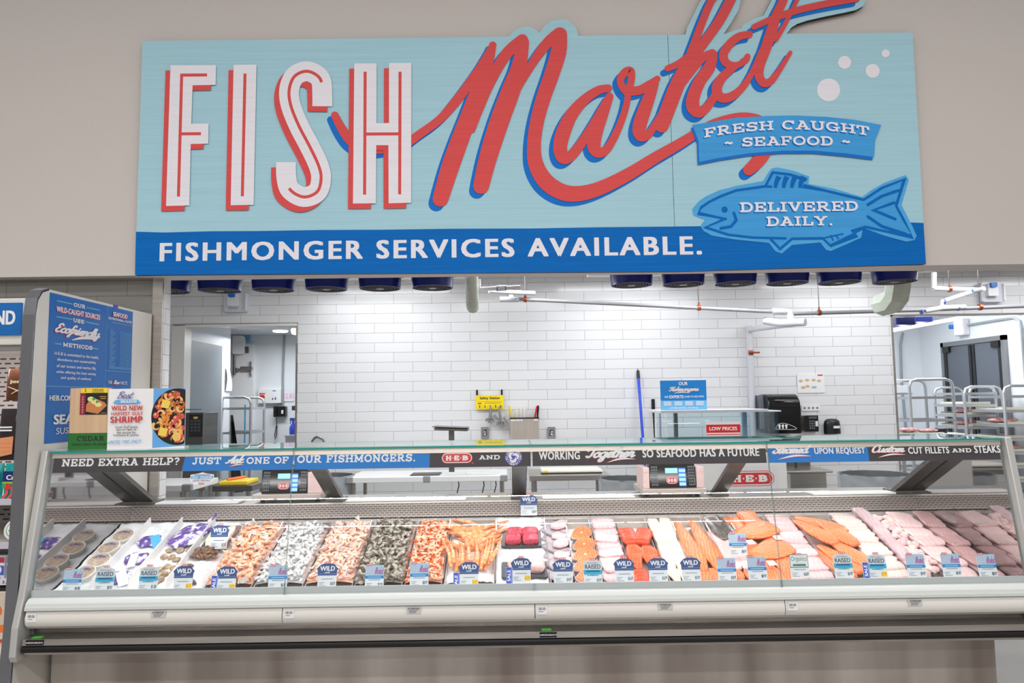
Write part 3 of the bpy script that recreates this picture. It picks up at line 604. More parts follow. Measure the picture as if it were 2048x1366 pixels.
    for xp in ([x0+.05] if left_end else [])+[j for j in joints]+([x1-.05] if right_end else [x1-.056]):
        w = .045
        b = MB(); a0, a1 = V((xp, 4.70, 1.034)), V((xp, 4.02, 1.40)); d = (a1-a0).normalized(); nn = V((1, 0, 0)).cross(d).normalized()
        vs = []
        for q in (a0, a1):
            for sx, sn in ((-1, -1), (1, -1), (1, 1), (-1, 1)): vs.append(q+V((sx*w, 0, 0))+nn*sn*.014)
        b.add(vs, [(3, 2, 1, 0), (4, 5, 6, 7), (0, 1, 5, 4), (1, 2, 6, 5), (2, 3, 7, 6), (3, 0, 4, 7)])
        b.box((xp-w-.008, 4.62, 1.032), (xp+w+.008, 4.78, 1.05))
        b.build('canopy_post', steel_dark, t, bevel=.003)
    def end(xa, xb, out):
        pr = [(3.78, 1.405), (3.64, .70), (4.62, .70), (4.62, 1.03), (4.70, 1.05), (4.06, 1.405)]
        MB().extrude_x(pr, xa, xb).build('end_wall', mirror, t)
        o0, o1 = out
        fr = [(3.742, 1.43), (3.60, .725), (3.566, .60), (3.556, .47), (3.57, .44)]
        MB().extrude_x(fr+[(3.66, .44), (3.66, .60), (3.70, .72), (3.80, 1.40), (4.05, 1.40), (4.05, 1.43)], o0, o1).build('end_trim', mat('grey_end_trim', (196, 196, 194), .35, .3), t, bevel=.006)
        MB().box((o0, 3.70, .44), (o1, 4.95, .72)).build('end_side', offwhite, t)
    if left_end: end(x0-.012, x0, (x0-.046, x0-.012))
    if right_end: end(x1, x1+.012, (x1+.012, x1+.05))
    for px0 in ((x0+.02),):
        pl = MB().box((px0, 3.579, .517), (px0+.082, 3.582, .541)).build('name_plate', black, t)
        A = Art(PL((px0+.041, 3.5788, .529), (1, 0, 0), (0, 0, 1))); A.lay(fit(sans('00FF239-RA48A-02V', .02), -.032, .032, -.004, .004)+[circle(-.037, 0, .003, 10), circle(.037, 0, .003, 10)], paper); A.build('lettering', pl)
        MB().box((px0+.012, 3.60, .544), (px0+.058, 3.625, .546)).build('green_label', mat('green_sticker', (80, 190, 60), .5), t)
    return t
XM = .111
add_case(-2.345, XM, [-1.108], 'long steel and glass fish case holding the shrimp trays and ice', True, False)
add_case(XM, 2.53, [1.322], 'long steel and glass fish case holding the salmon and fillet trays', False, True)
# printed strips along the top of the case glass
bb = mat('banner_black', (58, 50, 56), .55); bblue = mat('banner_blue', (0, 122, 206), .55); bw = mat('banner_white', (238, 238, 240), .55); bred = mat('banner_red', (214, 48, 72), .55); bpink = mat('banner_pink_shadow', (226, 120, 150), .55)
def heb(A, u0, u1, v0, v1, rim=True, dk=heb_red, lt=paper):
    h = v1-v0
    if rim: A.lay([rrect(u0, v0, u1, v1, h/2-1e-5)], dk); A.lay([rrect(u0+h*.05, v0+h*.05, u1-h*.05, v1-h*.05, h*.45-1e-5)], lt)
    A.lay([rrect(u0+h*.12, v0+h*.12, u1-h*.12, v1-h*.12, h*.38-1e-5)], dk)
    w = u1-u0
    A.lay(fit(slab('H', .32), u0+w*.14, u0+w*.32, v0+h*.27, v0+h*.73)+fit(slab('E', .32), u0+w*.41, u0+w*.58, v0+h*.27, v0+h*.73)+fit(slab('B', .3) if 'B' in SLAB else [], u0+w*.67, u0+w*.86, v0+h*.27, v0+h*.73)
          + [circle(u0+w*.365, v0+h*.5, h*.055, 10), circle(u0+w*.625, v0+h*.5, h*.055, 10)], lt)
SLAB['B'] = (1.05, [[(.24, 0), (.24, 1)], [(.1, .92), (.5, .92)]+arcp(.52, .72, .26, .2, 80, -80, 8)+[(.5, .52), (.24, .52)], [(.5, .52)]+arcp(.56, .29, .28, .21, 80, -80, 8)+[(.5, .08), (.1, .08)]], [(.02, .3, 0), (.02, .3, 1)])
def strip(name, label, x0, x1, yt, yb, bands, texts):
    """a printed strip behind the glass: (x0, x1) edges in metres, bands = (material, left, right, slant)"""
    t = thing(name, label, 'banner', (0, 0, 0))
    pl = PL(GP.o-GP.n*.0085, GP.u, GP.v)
    v1, v0 = yt, yb
    b = MB(); c = [pl.p3(u, v, -o) for o in (0, .003) for u, v in ((x0, v0), (x1, v0), (x1, v1), (x0, v1))]
    b.add(c, [(0, 1, 2, 3), (7, 6, 5, 4), (0, 4, 5, 1), (1, 5, 6, 2), (2, 6, 7, 3), (3, 7, 4, 0)]).build('strip', bands[0][0], t)
    A = Art(pl, .0004, .0003)
    for mt, a, c_, sl in bands: A.lay([[(a-sl, v0), (c_, v0), (c_, v1), (a+sl, v1)]], mt)
    A.build('coloured_band', t)
    A = Art(pl, .0014, .0003); ex = texts(A); A.build('lettering', t)
    for nm, a_ in ex or []: a_.build(nm, t)
    return t
def vx(x, y): return GP.uv(x, y)
UT = lambda x, y=905: vx(x, y)[0]
V1 = vx(1068, 899.5)[1]; V0 = vx(1068, 932)[1]
def tx(A, polys, x0, x1, yb, yt, mt, sh=None):
    """text box given by photograph pixels on the strip"""
    a, b2 = A.pl.uv(x0, yb), A.pl.uv(x1, yb); c = A.pl.uv(x0, yt)
    slope = 0.0125*(x1-x0); vb = a[1]; vt = c[1]
    q = fit(polys, a[0], b2[0], vb, vt)
    if sh: A.lay(shift(q, sh[1], sh[2]), sh[0])
    A.lay(q, mt)
SH = (bred, -.0022, -.0026)
def t1(A):
    tx(A, slab('NEED EXTRA HELP?', .22), 123, 358, 933.5, 918, bw); tx(A, slab('JUST', .22), 384, 442, 929.5, 915, bw)
    q = script('Ask', .36); tx(A, q, 450, 489, 928, 910, bw, SH); tx(A, ribbon([(0, 0, .02), (1, .6, .3), (2, .5, .02)], 'round'), 459, 488, 934, 928.5, bw, SH)
    tx(A, slab('ONE OF', .22), 493, 577, 928.5, 914.5, bw)
def t2(A):
    tx(A, slab('OUR FISHMONGERS.', .22), 594, 830, 926.5, 910.5, bw); H_ = Art(A.pl, .0014, .0003); heb(H_, *[f(A) for f in (lambda A: A.pl.uv(883, 916)[0], lambda A: A.pl.uv(945, 916)[0], lambda A: A.pl.uv(900, 927)[1], lambda A: A.pl.uv(900, 905.5)[1])])
    tx(A, slab('AND', .22), 958, 1000, 919.5, 910.5, bw); tx(H_, [circle(0, 0, 1)], 943, 947.5, 928, 924.5, bred); A = Art(A.pl, .0014, .0003)
    c = A.pl.uv(1027, 914.5); r = A.pl.uv(1044, 914.5)[0]-c[0]
    A.lay([circle(c[0], c[1], r, 36)], mat('seal_violet', (74, 70, 170), .5)); A.lay([circle(c[0], c[1], r*.72, 36)], bw); A.lay([circle(c[0], c[1], r*.68, 36)], mat('seal_violet'))
    for k in range(3):
        a0 = 90+120*k
        A.lay(ribbon([(c[0]+r*rr*math.cos(math.radians(a0+da)), c[1]+r*rr*math.sin(math.radians(a0+da)), r*w_) for rr, da, w_ in ((.5, 0, .1), (.52, 40, .28), (.42, 80, .34), (.3, 115, .2), (.2, 150, .05))], 'round'), bw)
    ring = 'BEST AQUACULTURE PRACTICES * CERTIFIED * '
    for i, ch in enumerate(ring):
        if ch == ' ': continue
        g = fit(sans(ch, .03), -r*.055, r*.055, -r*.09, r*.09); a = math.radians(200-360*i/len(ring))
        A.lay(xf(g, lambda x, y: (c[0]+r*.86*math.cos(a)+x*math.sin(a)+y*math.cos(a), c[1]+r*.86*math.sin(a)-x*math.cos(a)+y*math.sin(a))), bw); A.off -= A.step
    return [('store_badge', H_), ('round_seal', A)]
def t3(A):
    tx(A, sans('WORKING', .05, 1.1), 1078, 1160, 920, 903.5, bw); tx(A, script('Together', .36), 1171, 1272, 925, 894, bw, SH)
    tx(A, ribbon([(0, 0, .02), (1, .6, .3), (2, .5, .02)], 'round'), 1214, 1271, 925, 916, bw, SH); tx(A, sans('SO SEAFOOD HAS A FUTURE', .05, 1.08), 1285, 1519, 915.5, 899, bw)
def t4(A):
    SP2 = (bpink, -.0022, -.0026)
    tx(A, script('Steamed', .36), 1544, 1624, 908, 890, bw, SP2); tx(A, ribbon([(0, 0, .02), (1, .6, .3), (2, .5, .02)], 'round'), 1556, 1624, 919, 910, bw, SP2)
    tx(A, sans('UPON REQUEST', .05, 1.08), 1629, 1731, 910.5, 896, bw); tx(A, script('Custom', .36), 1743, 1810, 906, 890, bw, SH)
    tx(A, ribbon([(0, 0, .02), (1, .6, .3), (2, .5, .02)], 'round'), 1756, 1811, 915, 907.5, bw, SH); tx(A, sans('CUT FILLETS', .05, 1.08), 1816, 1898, 908, 894.5, bw)
    tx(A, slab('AND', .22), 1903, 1942, 905.5, 897, bw); tx(A, sans('STEAKS', .05, 1.08), 1948, 2000, 906.5, 891.5, bw)
strip('glass_banner', 'black and blue banner strip asking NEED EXTRA HELP above the ceviche tubs', -2.335, -1.112, V1, V0, [(bb, -2.335, -1.6, 0), (bblue, UT(366, 925), -1.112, .006)], t1)
strip('glass_banner', 'blue and black banner strip reading OUR FISHMONGERS above the shrimp trays', -1.104, .106, V1, V0, [(bb, -1.104, .106, 0), (bblue, -1.104, UT(859, 915), 0)], t2)
strip('glass_banner', 'all black banner strip reading WORKING Together above the fish fillets', .116, 1.316, V1, V0, [(bb, .116, 1.316, 0)], t3)
strip('glass_banner', 'blue and black banner strip reading Steamed UPON REQUEST above the salmon', 1.328, 2.52, V1, V0, [(bb, 1.328, 2.52, 0), (bblue, 1.328, UT(1738, 905), 0)], t4)
# ------------------------------------------------------------------ inside the cases
SL = math.atan(0.362); DS, DN = V((0, math.cos(SL), math.sin(SL))), V((0, -math.sin(SL), math.cos(SL)))
D0 = V((0, 3.80, deckz(3.80)))
def dk(x, s, h=0): return D0 + V((x, 0, 0)) + DS*s + DN*h
def dpx(px, py, h=0):
    d = ray(px, py); o = D0+DN*h; t = (o-EYE).dot(DN)/d.dot(DN); q = EYE+d*t
    return q.x, (q-D0).dot(DS)
RD = Matrix((V((1, 0, 0)), DS, DN)).transposed()
def place(o, x, s, h, rz=0, rx=0, ry=0, sc=1):
    R = RD @ Matrix.Rotation(rz, 3, 'Z') @ Matrix.Rotation(rx, 3, 'X') @ Matrix.Rotation(ry, 3, 'Y')
    M = R.to_4x4(); M.translation = dk(x, s, h)
    if not hasattr(sc, '__len__'): sc = (sc, sc, sc)
    o.matrix_world = M @ Matrix.Diagonal((*sc, 1)); return o
def inst(name, me, label, cat, group=None):
    o = bpy.data.objects.new(name, me); COL.objects.link(o); return props(o, label, cat, group)
def mesh_only(b, name, mats, smooth=60):
    o = b.build(name, mats, None, smooth=smooth); me = o.data; bpy.data.objects.remove(o); return me
DX = [-2.345, -2.15, -1.96, -1.765, -1.58, -1.327, -1.065, -.81, -.555, -.352, -.083, .195, .321, .471, .618, .805, .94, 1.137, 1.28, 1.512, 1.665, 1.90, 2.07, 2.235, 2.40, 2.53]
ICEY = [(-2.345, -1.58), (-.083, .195)]
def ice_h(x, y):
    n = noise.noise(V((x*16, y*16, 1)))*.010+noise.noise(V((x*70, y*70, 4)))*.006
    top = any(a < x < b for a, b in ICEY)
    s = (y-3.80)
    base = -.012 if top else -.052
    if s < .03:
        k = max(0, min(1, (.03-s)/.05)); base = base*(1-k)+(.002)*k
    z = deckz(y)+base
    if y < 3.74: z = deckz(3.74)+.002-(3.74-y)*.10
    if y > 4.44: z -= (y-4.44)*.5
    return z+n
b = MB(); nx, ny = 540, 92
b.grid(lambda i, j: (-2.338+i*4.862, 3.65+j*.892, ice_h(-2.338+i*4.862, 3.65+j*.892)), nx, ny)
ice_m = mat('crushed_ice', (246, 249, 252), .3, bump=.9, bscale=130, spec=.6)
o = b.build('crushed_ice', ice_m, None, smooth=180); props(o, 'bed of crushed white ice along the whole fish case', 'ice', None, 'stuff')
# trays and dividers
pan_m = mat('steel_pan', (214, 206, 200), .35, .45); wdiv = mat('white_divider', (236, 234, 232), .4)
def pan(x0, x1, label, s0=.0, s1=.64):
    b = MB(); t = .003
    def bx(xa, xb, sa, sb, ha, hb):
        vs = [dk(x, s, h) for h in (ha, hb) for x, s in ((xa, sa), (xb, sa), (xb, sb), (xa, sb))]
        b.add(vs, [(3, 2, 1, 0), (4, 5, 6, 7), (0, 1, 5, 4), (1, 2, 6, 5), (2, 3, 7, 6), (3, 0, 4, 7)])
    bx(x0, x1, s0, s1, -.036, -.033); bx(x0, x0+t, s0, s1, -.033, -.004); bx(x1-t, x1, s0, s1, -.033, -.004); bx(x0+t, x1-t, s0, s0+t, -.033, -.012); bx(x0+t, x1-t, s1-t, s1, -.033, .004)
    return props(b.build('food_tray', pan_m, None), label, 'tray', 'sunken steel trays of the fish case')
TN = ['large orange pink shrimp', 'white peeled shrimp', 'peach pink shrimp', 'grey shell-on shrimp', 'small cooked pink shrimp', 'orange crab legs', None, 'grey skinned lilac fillets', 'orange salmon steaks', 'pale pink fillets beside the salmon steaks', 'deep red salmon fillets', 'creamy white fillets', 'long thin orange fillets', 'grey skinned trout', 'largest stacked salmon fillets', 'pale pink fillets beside the stacked salmon', 'six overlapping orange fillets', 'pale pink fillets near the lilac catfish', 'lilac catfish and pale nuggets', 'pink catfish fillets', 'dark mauve fillets at the end wall']
for k in range(4, 25):
    if TN[k-4]: pan(DX[k]+.006, DX[k+1]-.006, 'sunken steel tray under the '+TN[k-4])
divl = ['white divider between ceviche tubs and purple mesh bags', 'white divider between mesh bags and oysters', 'white divider between oysters and mussels'] + \
       ['clear divider beside the '+x for x in ('cream fillets and mussels', 'white peeled shrimp and orange shrimp', 'white peeled shrimp and peach shrimp', 'peach shrimp and grey shrimp', 'grey shrimp and small cooked shrimp', 'crab legs and small cooked shrimp', 'crab legs and tuna steaks', 'tuna steaks and lilac fillets', 'lilac fillets and salmon steaks', 'salmon steaks and pale pink fillets', 'deep red fillets and pale pink fillets', 'deep red fillets and white fillets', 'white fillets and long orange fillets', 'long orange fillets and trout', 'trout and stacked salmon', 'stacked salmon and pale pink fillets', 'overlapping orange fillets and pale pink fillets', 'overlapping orange fillets and the palest fillets', 'palest fillets and lilac catfish', 'catfish nuggets and pink catfish', 'pink catfish and dark mauve fillets')]
for k in range(1, 25):
    x = DX[k]; w = .003 if k < 4 else .002; hi = .04 if k < 4 else (.058 if k <= 11 else .03)
    if k in (12, 14, 17, 19, 21, 23): hi = .018
    b = MB(); vs = [dk(x+sx*w, s, h) for sx in (-1, 1) for s, h in ((-.0, -.045), (.64, -.045), (.66, hi), (.03, hi), (0, .0))]
    b.add(vs, [(4, 3, 2, 1, 0), (5, 6, 7, 8, 9)]+[(i, (i+1) % 5, 5+(i+1) % 5, 5+i) for i in range(5)])
    props(b.build('tray_divider', wdiv if k < 4 else acrylic, None, fixn=True), divl[k-1], 'divider', 'dividers standing between the seafood trays')
# ---- shrimp
def shrimp_mesh(name, R, r, body, tail, ang=220, seg=14, n=7, flat=.8, ripple=.10):
    b = MB(); pts, rr = [], []
    for i in range(seg+1):
        t = i/seg; a = math.radians(ang*t); q = R*(1-.25*t)
        pts.append(V((q*math.cos(a), q*math.sin(a), .0)))
        rr.append(r*(.55+.45*min(1, t*5))*(1-.62*t)*(1+ripple*(1 if i % 2 else -1)*.5))
    b.tube(pts, rr, n, True, flat)
    d = (pts[-1]-pts[-2]).normalized(); e = V((-d.y, d.x, 0)); p = pts[-1]
    for sg in (-1, 0, 1):
        b.m(1); tip = p+d*r*1.7+e*sg*r*.9; q0 = p+e*sg*r*.15
        b.add([q0-e*.0015+V((0, 0, .001)), q0+e*.0015-V((0, 0, .001)), tip+e*r*.35, tip-e*r*.35, q0+V((0, 0, .003)), tip+V((0, 0, .004))], [(0, 1, 2, 3), (0, 4, 5, 3), (4, 1, 2, 5), (3, 5, 2)])
    c = sum(pts, V())/len(pts); b.v = [v-c for v in b.v]
    return mesh_only(b, name, [body, tail], 70)
pk = mat('cooked_shrimp', (252, 206, 176), .34, rgb2=(244, 168, 126), vscale=(60, 60, 60), sss=0)
pe = mat('peach_shrimp', (252, 216, 198), .34, rgb2=(248, 192, 166), vscale=(60, 60, 60)); wh = mat('raw_white_shrimp', (236, 236, 236), .3, rgb2=(212, 212, 212), vscale=(70, 70, 70))
gy = mat('grey_shrimp', (196, 190, 178), .3, rgb2=(150, 142, 130), vscale=(55, 55, 55)); ck = mat('small_cooked_shrimp', (253, 216, 194), .32, rgb2=(248, 172, 126), vscale=(50, 50, 50))
tail_o = mat('orange_tail', (238, 120, 60), .35); tail_w = mat('pale_tail', (240, 236, 230), .3); tail_g = mat('grey_tail', (120, 104, 88), .3)
def heap(me, x0, x1, s0, s1, n, rise, label, group, stufflabel, top=60, tilt=.5, sc=(.85, 1.15), bulge=.02):
    rnd = random.Random(hash(label) % 997 if False else len(label)*13+n)
    nxx = max(2, round(math.sqrt(n*(x1-x0)/(s1-s0)))); nss = max(2, round(n/nxx)); sp = []
    for layer in (0, 1):
        for i in range(nxx):
            for j in range(nss):
                x = x0+(i+.5+(.5 if layer else 0)*(.5 if i < nxx-1 else -.5)+rnd.uniform(-.3, .3))*(x1-x0)/nxx; s = s0+(j+.5+rnd.uniform(-.35, .35))*(s1-s0)/nss
                mid = 1-((x-(x0+x1)/2)/((x1-x0)/2))**2
                sp.append((rise*layer+bulge*max(0, mid)-.004+rnd.uniform(-.003, .003), x, s))
    sp.sort(reverse=True); mb = MB()
    for k, (h, x, s) in enumerate(sp):
        rz, rx, ry, q = rnd.uniform(0, 6.28), rnd.gauss(0, tilt), rnd.gauss(0, tilt), rnd.uniform(*sc)
        if k < top: place(inst('shrimp', me, label, 'shrimp', group), x, s, h, rz, rx, ry, q)
        else:
            R = RD @ Matrix.Rotation(rz, 3, 'Z') @ Matrix.Rotation(rx, 3, 'X') @ Matrix.Rotation(ry, 3, 'Y'); p = dk(x, s, h)
            n0 = len(mb.v); mb.v += [p+R @ (v.co*q) for v in me.vertices]
            for f in me.polygons: mb.f.append([n0+i for i in f.vertices]); mb.mi.append(f.material_index)
    fl = MB().grid(lambda i, j: dk(x0+(x1-x0)*i, s0+(s1-s0)*j, -.008+bulge*.6*(1-(2*i-1)**2)), 6, 8)
    n0 = len(mb.v); mb.v += fl.v; mb.f += [[n0+i for i in f] for f in fl.f]; mb.mi += [0]*len(fl.f)
    props(mb.build('shrimp_heap', list(me.materials), None, smooth=70), stufflabel, 'shrimp heap', None, 'stuff')
heap(shrimp_mesh('shrimp', .021, .0155, pk, tail_w, 165), DX[4]+.009, DX[5]-.009, .03, .60, 70, .018, 'large orange pink shrimp in the heap beside the cream fillets', 'large orange pink shrimp', 'deeper layer of the large orange pink shrimp heap')
heap(shrimp_mesh('shrimp', .014, .0145, wh, wh, 190), DX[5]+.009, DX[6]-.009, .03, .59, 80, .014, 'pale white peeled shrimp in the heap between the pink shrimp heaps', 'white peeled shrimp', 'deeper layer of the white peeled shrimp heap')
heap(shrimp_mesh('shrimp', .014, .0125, pe, tail_w, 220), DX[6]+.009, DX[7]-.009, .03, .60, 90, .015, 'peach pink shrimp in the heap beside the grey shrimp', 'peach pink shrimp', 'deeper layer of the peach pink shrimp heap')
heap(shrimp_mesh('shrimp', .021, .0130, gy, tail_g, 165), DX[7]+.009, DX[8]-.009, .02, .62, 90, .016, 'grey shell-on shrimp in the only grey brown heap', 'grey shell-on shrimp', 'deeper layer of the grey shell-on shrimp heap')
heap(shrimp_mesh('shrimp', .0135, .0105, ck, tail_o, 270), DX[8]+.009, DX[9]-.009, .02, .60, 90, .013, 'small cooked pink shrimp with orange tails beside the crab legs', 'small cooked pink shrimp', 'deeper layer of the small cooked shrimp heap')
# ---- crab legs
crab_o = mat('crab_shell', (248, 142, 74), .35, rgb2=(253, 190, 146), vscale=(18, 60, 60)); crab_w = mat('crab_joint_pale', (250, 214, 188), .35)
def leg_mesh(L, r):
    b = MB(); pts = [V((0, 0, 0)), V((.0, L*.12, .004)), V((.004, L*.34, .012)), V((.004, L*.37, .012)), V((.0, L*.60, .008)), V((0, L*.63, .007)), V((-.006, L*.85, .0)), V((-.012, L, -.004))]
    b.tube(pts, [r*.8, r*1.05, r*.95, r*.7, r*.85, r*.6, r*.5, r*.12], 8, True, .75)
    for f in range(len(b.f)):
        if len(b.f[f]) == 4 and 16 <= f < 24 or 32 <= f < 40: b.mi[f] = 1
    return mesh_only(b, 'crab_leg', [crab_o, crab_w], 60)
la, lb_ = leg_mesh(.22, .0195), leg_mesh(.27, .0115)
rnd = random.Random(5)
x0, x1 = DX[9]+.02, DX[10]-.02
for i in range(21):
    f = (i % 7)/6; row = i//7
    place(inst('crab_leg', la, 'thick orange crab leg section in the upper half of the crab heap', 'crab leg', 'thick crab legs at the back'), x0+.055+(x1-x0-.11)*f, .33+.072*row+rnd.uniform(-.02, .02), -.005+.014*(i % 2)+.01*row, rnd.choice((-1, 1))*rnd.uniform(.7, 1.2), 0, rnd.uniform(-.4, .4))
for i in range(18):
    f = (i+.5)/18
    place(inst('crab_leg', lb_, 'thin orange crab leg fanned toward the glass at the front of the crab heap', 'crab leg', 'thin crab legs at the front'), x0+(x1-x0)*f+rnd.uniform(-.005, .005), .09+abs(f-.5)*.10+rnd.uniform(-.02, .02), .006+.014*(i % 3)-.004, (f-.5)*-.5+rnd.uniform(-.12, .12), rnd.uniform(-.05, .1), 0)
fl = MB().grid(lambda i, j: dk(x0-.01+(x1-x0+.02)*i, .04+.54*j, -.03+noise.noise(V((i*9, j*14, 2)))*.012+.02*(1-(2*i-1)**2)), 30, 50)
props(fl.build('snow_ice', ice_m, None, smooth=180), 'crushed ice packed around and under the crab legs', 'ice', None, 'stuff')
# ---- fillets and steaks
def flesh(name, c1, c2, sc=90, rough=.3, dist=1.2):
    sc *= 1.15; c2 = tuple(round(a*.52+b_*.48) for a, b_ in zip(c1, c2))
    M = mat(name, c1, rough)
    nt = M.node_tree; tc = nt.nodes.new('ShaderNodeTexCoord'); mp = nt.nodes.new('ShaderNodeMapping'); mp.inputs['Rotation'].default_value = (0, 0, .22)
    wv = nt.nodes.new('ShaderNodeTexWave'); wv.inputs['Scale'].default_value = sc/6; wv.inputs['Distortion'].default_value = dist*5; wv.inputs['Detail'].default_value = 2; wv.inputs['Detail Scale'].default_value = 1.5
    rp = nt.nodes.new('ShaderNodeValToRGB'); rp.color_ramp.elements[0].color = srgb(*c2); rp.color_ramp.elements[1].color = srgb(*c1); rp.color_ramp.elements[1].position = .45
    nt.links.new(tc.outputs['Object'], mp.inputs[0]); nt.links.new(mp.outputs[0], wv.inputs['Vector']); nt.links.new(wv.outputs['Fac'], rp.inputs[0]); nt.links.new(rp.outputs[0], nt.nodes['Principled BSDF'].inputs['Base Color'])
    n2 = nt.nodes.new('ShaderNodeTexNoise'); n2.inputs['Scale'].default_value = 45; n2.inputs['Detail'].default_value = 3; bp = nt.nodes.new('ShaderNodeBump'); bp.inputs['Strength'].default_value = .6; bp.inputs['Distance'].default_value = .006
    nt.links.new(tc.outputs['Object'], n2.inputs['Vector']); nt.links.new(n2.outputs['Fac'], bp.inputs['Height']); nt.links.new(bp.outputs[0], nt.nodes['Principled BSDF'].inputs['Normal'])
    return M
m_dred = flesh('dark_sockeye_flesh', (226, 74, 36), (236, 100, 56), 150); m_red = flesh('sockeye_flesh', (236, 92, 44), (248, 142, 92), 110); m_sal = flesh('salmon_flesh', (243, 126, 70), (255, 200, 164), 110); m_long = flesh('trout_flesh', (243, 122, 64), (254, 192, 150), 90)
m_pink = flesh('pale_pink_flesh', (234, 192, 194), (240, 214, 214), 60); m_pale = flesh('palest_flesh', (240, 210, 202), (246, 226, 218), 60); m_white = flesh('white_flesh', (240, 226, 208), (232, 206, 176), 90)
m_lilac = flesh('catfish_flesh', (216, 186, 190), (196, 162, 172), 60); m_mauve = flesh('mauve_flesh', (186, 146, 146), (206, 168, 166), 70); m_cat = flesh('pink_catfish_flesh', (238, 206, 204), (226, 186, 188), 50)
m_skin = mat('silver_grey_skin', (188, 176, 182), .3, .0, rgb2=(146, 136, 144), vscale=(160, 160, 160)); m_trout = mat('dark_trout_skin', (128, 122, 116), .25, .2, rgb2=(84, 80, 78), vscale=(120, 120, 120))
m_tuna = flesh('tuna_flesh', (204, 62, 84), (226, 100, 116), 60); m_sword = flesh('swordfish_flesh', (240, 190, 186), (248, 214, 208), 60)
def fillet_mesh(name, L, W, T, kind, seed, m1, m2=None, wav=.06, n=16):
    """kind: tail = tapers to one end, block = cut at both ends, leaf = tapers at both ends"""
    b = MB(); seg = 18
    ex = .62
    for i in range(seg+1):
        t = i/seg; y = (t-.5)*L
        if kind == 'block': w = 1-.10*abs(2*t-1)**4; hh = 1
        elif kind == 'tail': w = min(1, .62+t*1.6)*(1-.62*max(0, t-.45)/.55) if t > .0 else .6; hh = 1-.45*t
        else: w = math.sin(math.pi*(.10+.80*t))**.7; hh = .6+.4*math.sin(math.pi*t)
        e = min(1, min(t, 1-t)*(9 if kind == 'block' else 6)); hh *= (.55+.45*math.sqrt(e)); w *= (.86+.14*math.sqrt(e))
        w *= W/2*(1+wav*noise.noise(V((t*4, seed, 0)))); cx = W*.08*noise.noise(V((t*2.2, seed, 5)))
        for j in range(n):
            a = 2*math.pi*j/n; c, s_ = math.cos(a), math.sin(a)
            x = cx+w*math.copysign(abs(c)**ex, c); z = T*hh*.5*(1+math.copysign(abs(s_)**.75, s_))
            z += T*.12*noise.noise(V((x*40, y*30, seed))) if s_ > 0 else 0
            b.v.append(V((x, y, z)))
    for i in range(seg):
        for j in range(n):
            b.f.append([i*n+j, i*n+(j+1) % n, (i+1)*n+(j+1) % n, (i+1)*n+j]); b.mi.append(0)
    b.f += [list(range(n-1, -1, -1)), list(range(seg*n, seg*n+n))]; b.mi += [0, 0]
    if m2 is not None:
        for k, f in enumerate(b.f):
            if len(f) == 4 and sum(b.v[i].z for i in f)/4 < T*.35: b.mi[k] = 1
    b.f = [f[::-1] for f in b.f]
    o = b.build(name, [m1]+([m2] if m2 is not None else []), None, smooth=75, fixn=True); me = o.data; bpy.data.objects.remove(o); return me
def put(me, name, label, cat, group, spots):
    for q in spots:
        x, s, h, rz = q[:4]; place(inst(name, me, label, cat, group), x, s, h, rz, *(q[4:] or (0,)))
def mid(k): return (DX[k]+DX[k+1])/2
f_ = lambda k, u: DX[k]+(DX[k+1]-DX[k])*u
FL = 'fish fillet'
# snapper, 12th tray
me = fillet_mesh('fillet', .17, .085, .014, 'block', 1, m_skin, m_pink); me2 = fillet_mesh('fillet', .15, .085, .016, 'tail', 2, m_pink)
put(me, 'fish_fillet', 'grey lilac skin-up fillet in the tray beside the tuna steaks', FL, 'skin-up lilac fillets', [(f_(11, .36), .06+.088*i, -.016+.005*(i % 2), .75, -.10) for i in range(7)])
put(me2, 'fish_fillet', 'pink skinless fillet overlapping the grey lilac skin-up fillets', FL, 'pink sides of the lilac fillets', [(f_(11, .74), .07+.10*i, -.004+.006*(i % 2), -.55, -.10) for i in range(6)])
# salmon steaks
def steak():
    b = MB(); n = 30
    out = [(.072*math.cos(a)*(1+.10*math.cos(2*a+.5)), .046*math.sin(a)*(1+.18*math.cos(a))) for a in [2*math.pi*i/n for i in range(n)]]
    rings = [(.90, .0, 0), (1, .003, 0), (1, .023, 0), (.955, .026, 1), (.88, .0265, 2), (.12, .027, 2)]
    for sc, z, _ in rings: b.v += [V((x*sc, y*sc, z)) for x, y in out]
    for r in range(len(rings)-1):
        for j in range(n): b.f.append([r*n+j, r*n+(j+1) % n, (r+1)*n+(j+1) % n, (r+1)*n+j]); b.mi.append(rings[r+1][2])
    b.f += [list(range(n-1, -1, -1)), list(range(5*n, 6*n))]; b.mi += [0, 1]
    return mesh_only(b, 'steak', [m_skin, m_pale, m_sal], 50)
me = steak()
put(me, 'salmon_steak', 'oval orange salmon steak with grey skin rim in the steak tray', 'salmon steak', 'oval salmon steaks', [(f_(12, .50), .055, -.02, .5, .35), (f_(12, .46), .14, -.012, .6, .35), (f_(12, .50), .235, -.008, .55, .35), (f_(12, .54), .35, -.016, .7, .3), (f_(12, .52), .475, -.018, .8, .3)])
# pale pink, 14th tray
mes = [fillet_mesh('fillet', .15, .138, .016, 'block', 7+q, m_pink, None, .16) for q in range(3)]
def drape(mes, k, n, label, group, name='fish_fillet', span=.60, hw=.0):
    for i in range(n):
        place(inst(name, mes[i % len(mes)], label, FL, group), f_(k, .5+hw*(-1)**i), .045+span*(i+.3)/n, -.014+.005*(i % 2), .16*math.sin(i*2.3), -.13, .05*math.sin(i*1.7))
drape(mes, 13, 8, 'pale pink fillet between the salmon steaks and the deep red fillets', 'pale pink fillets beside the red fillets')
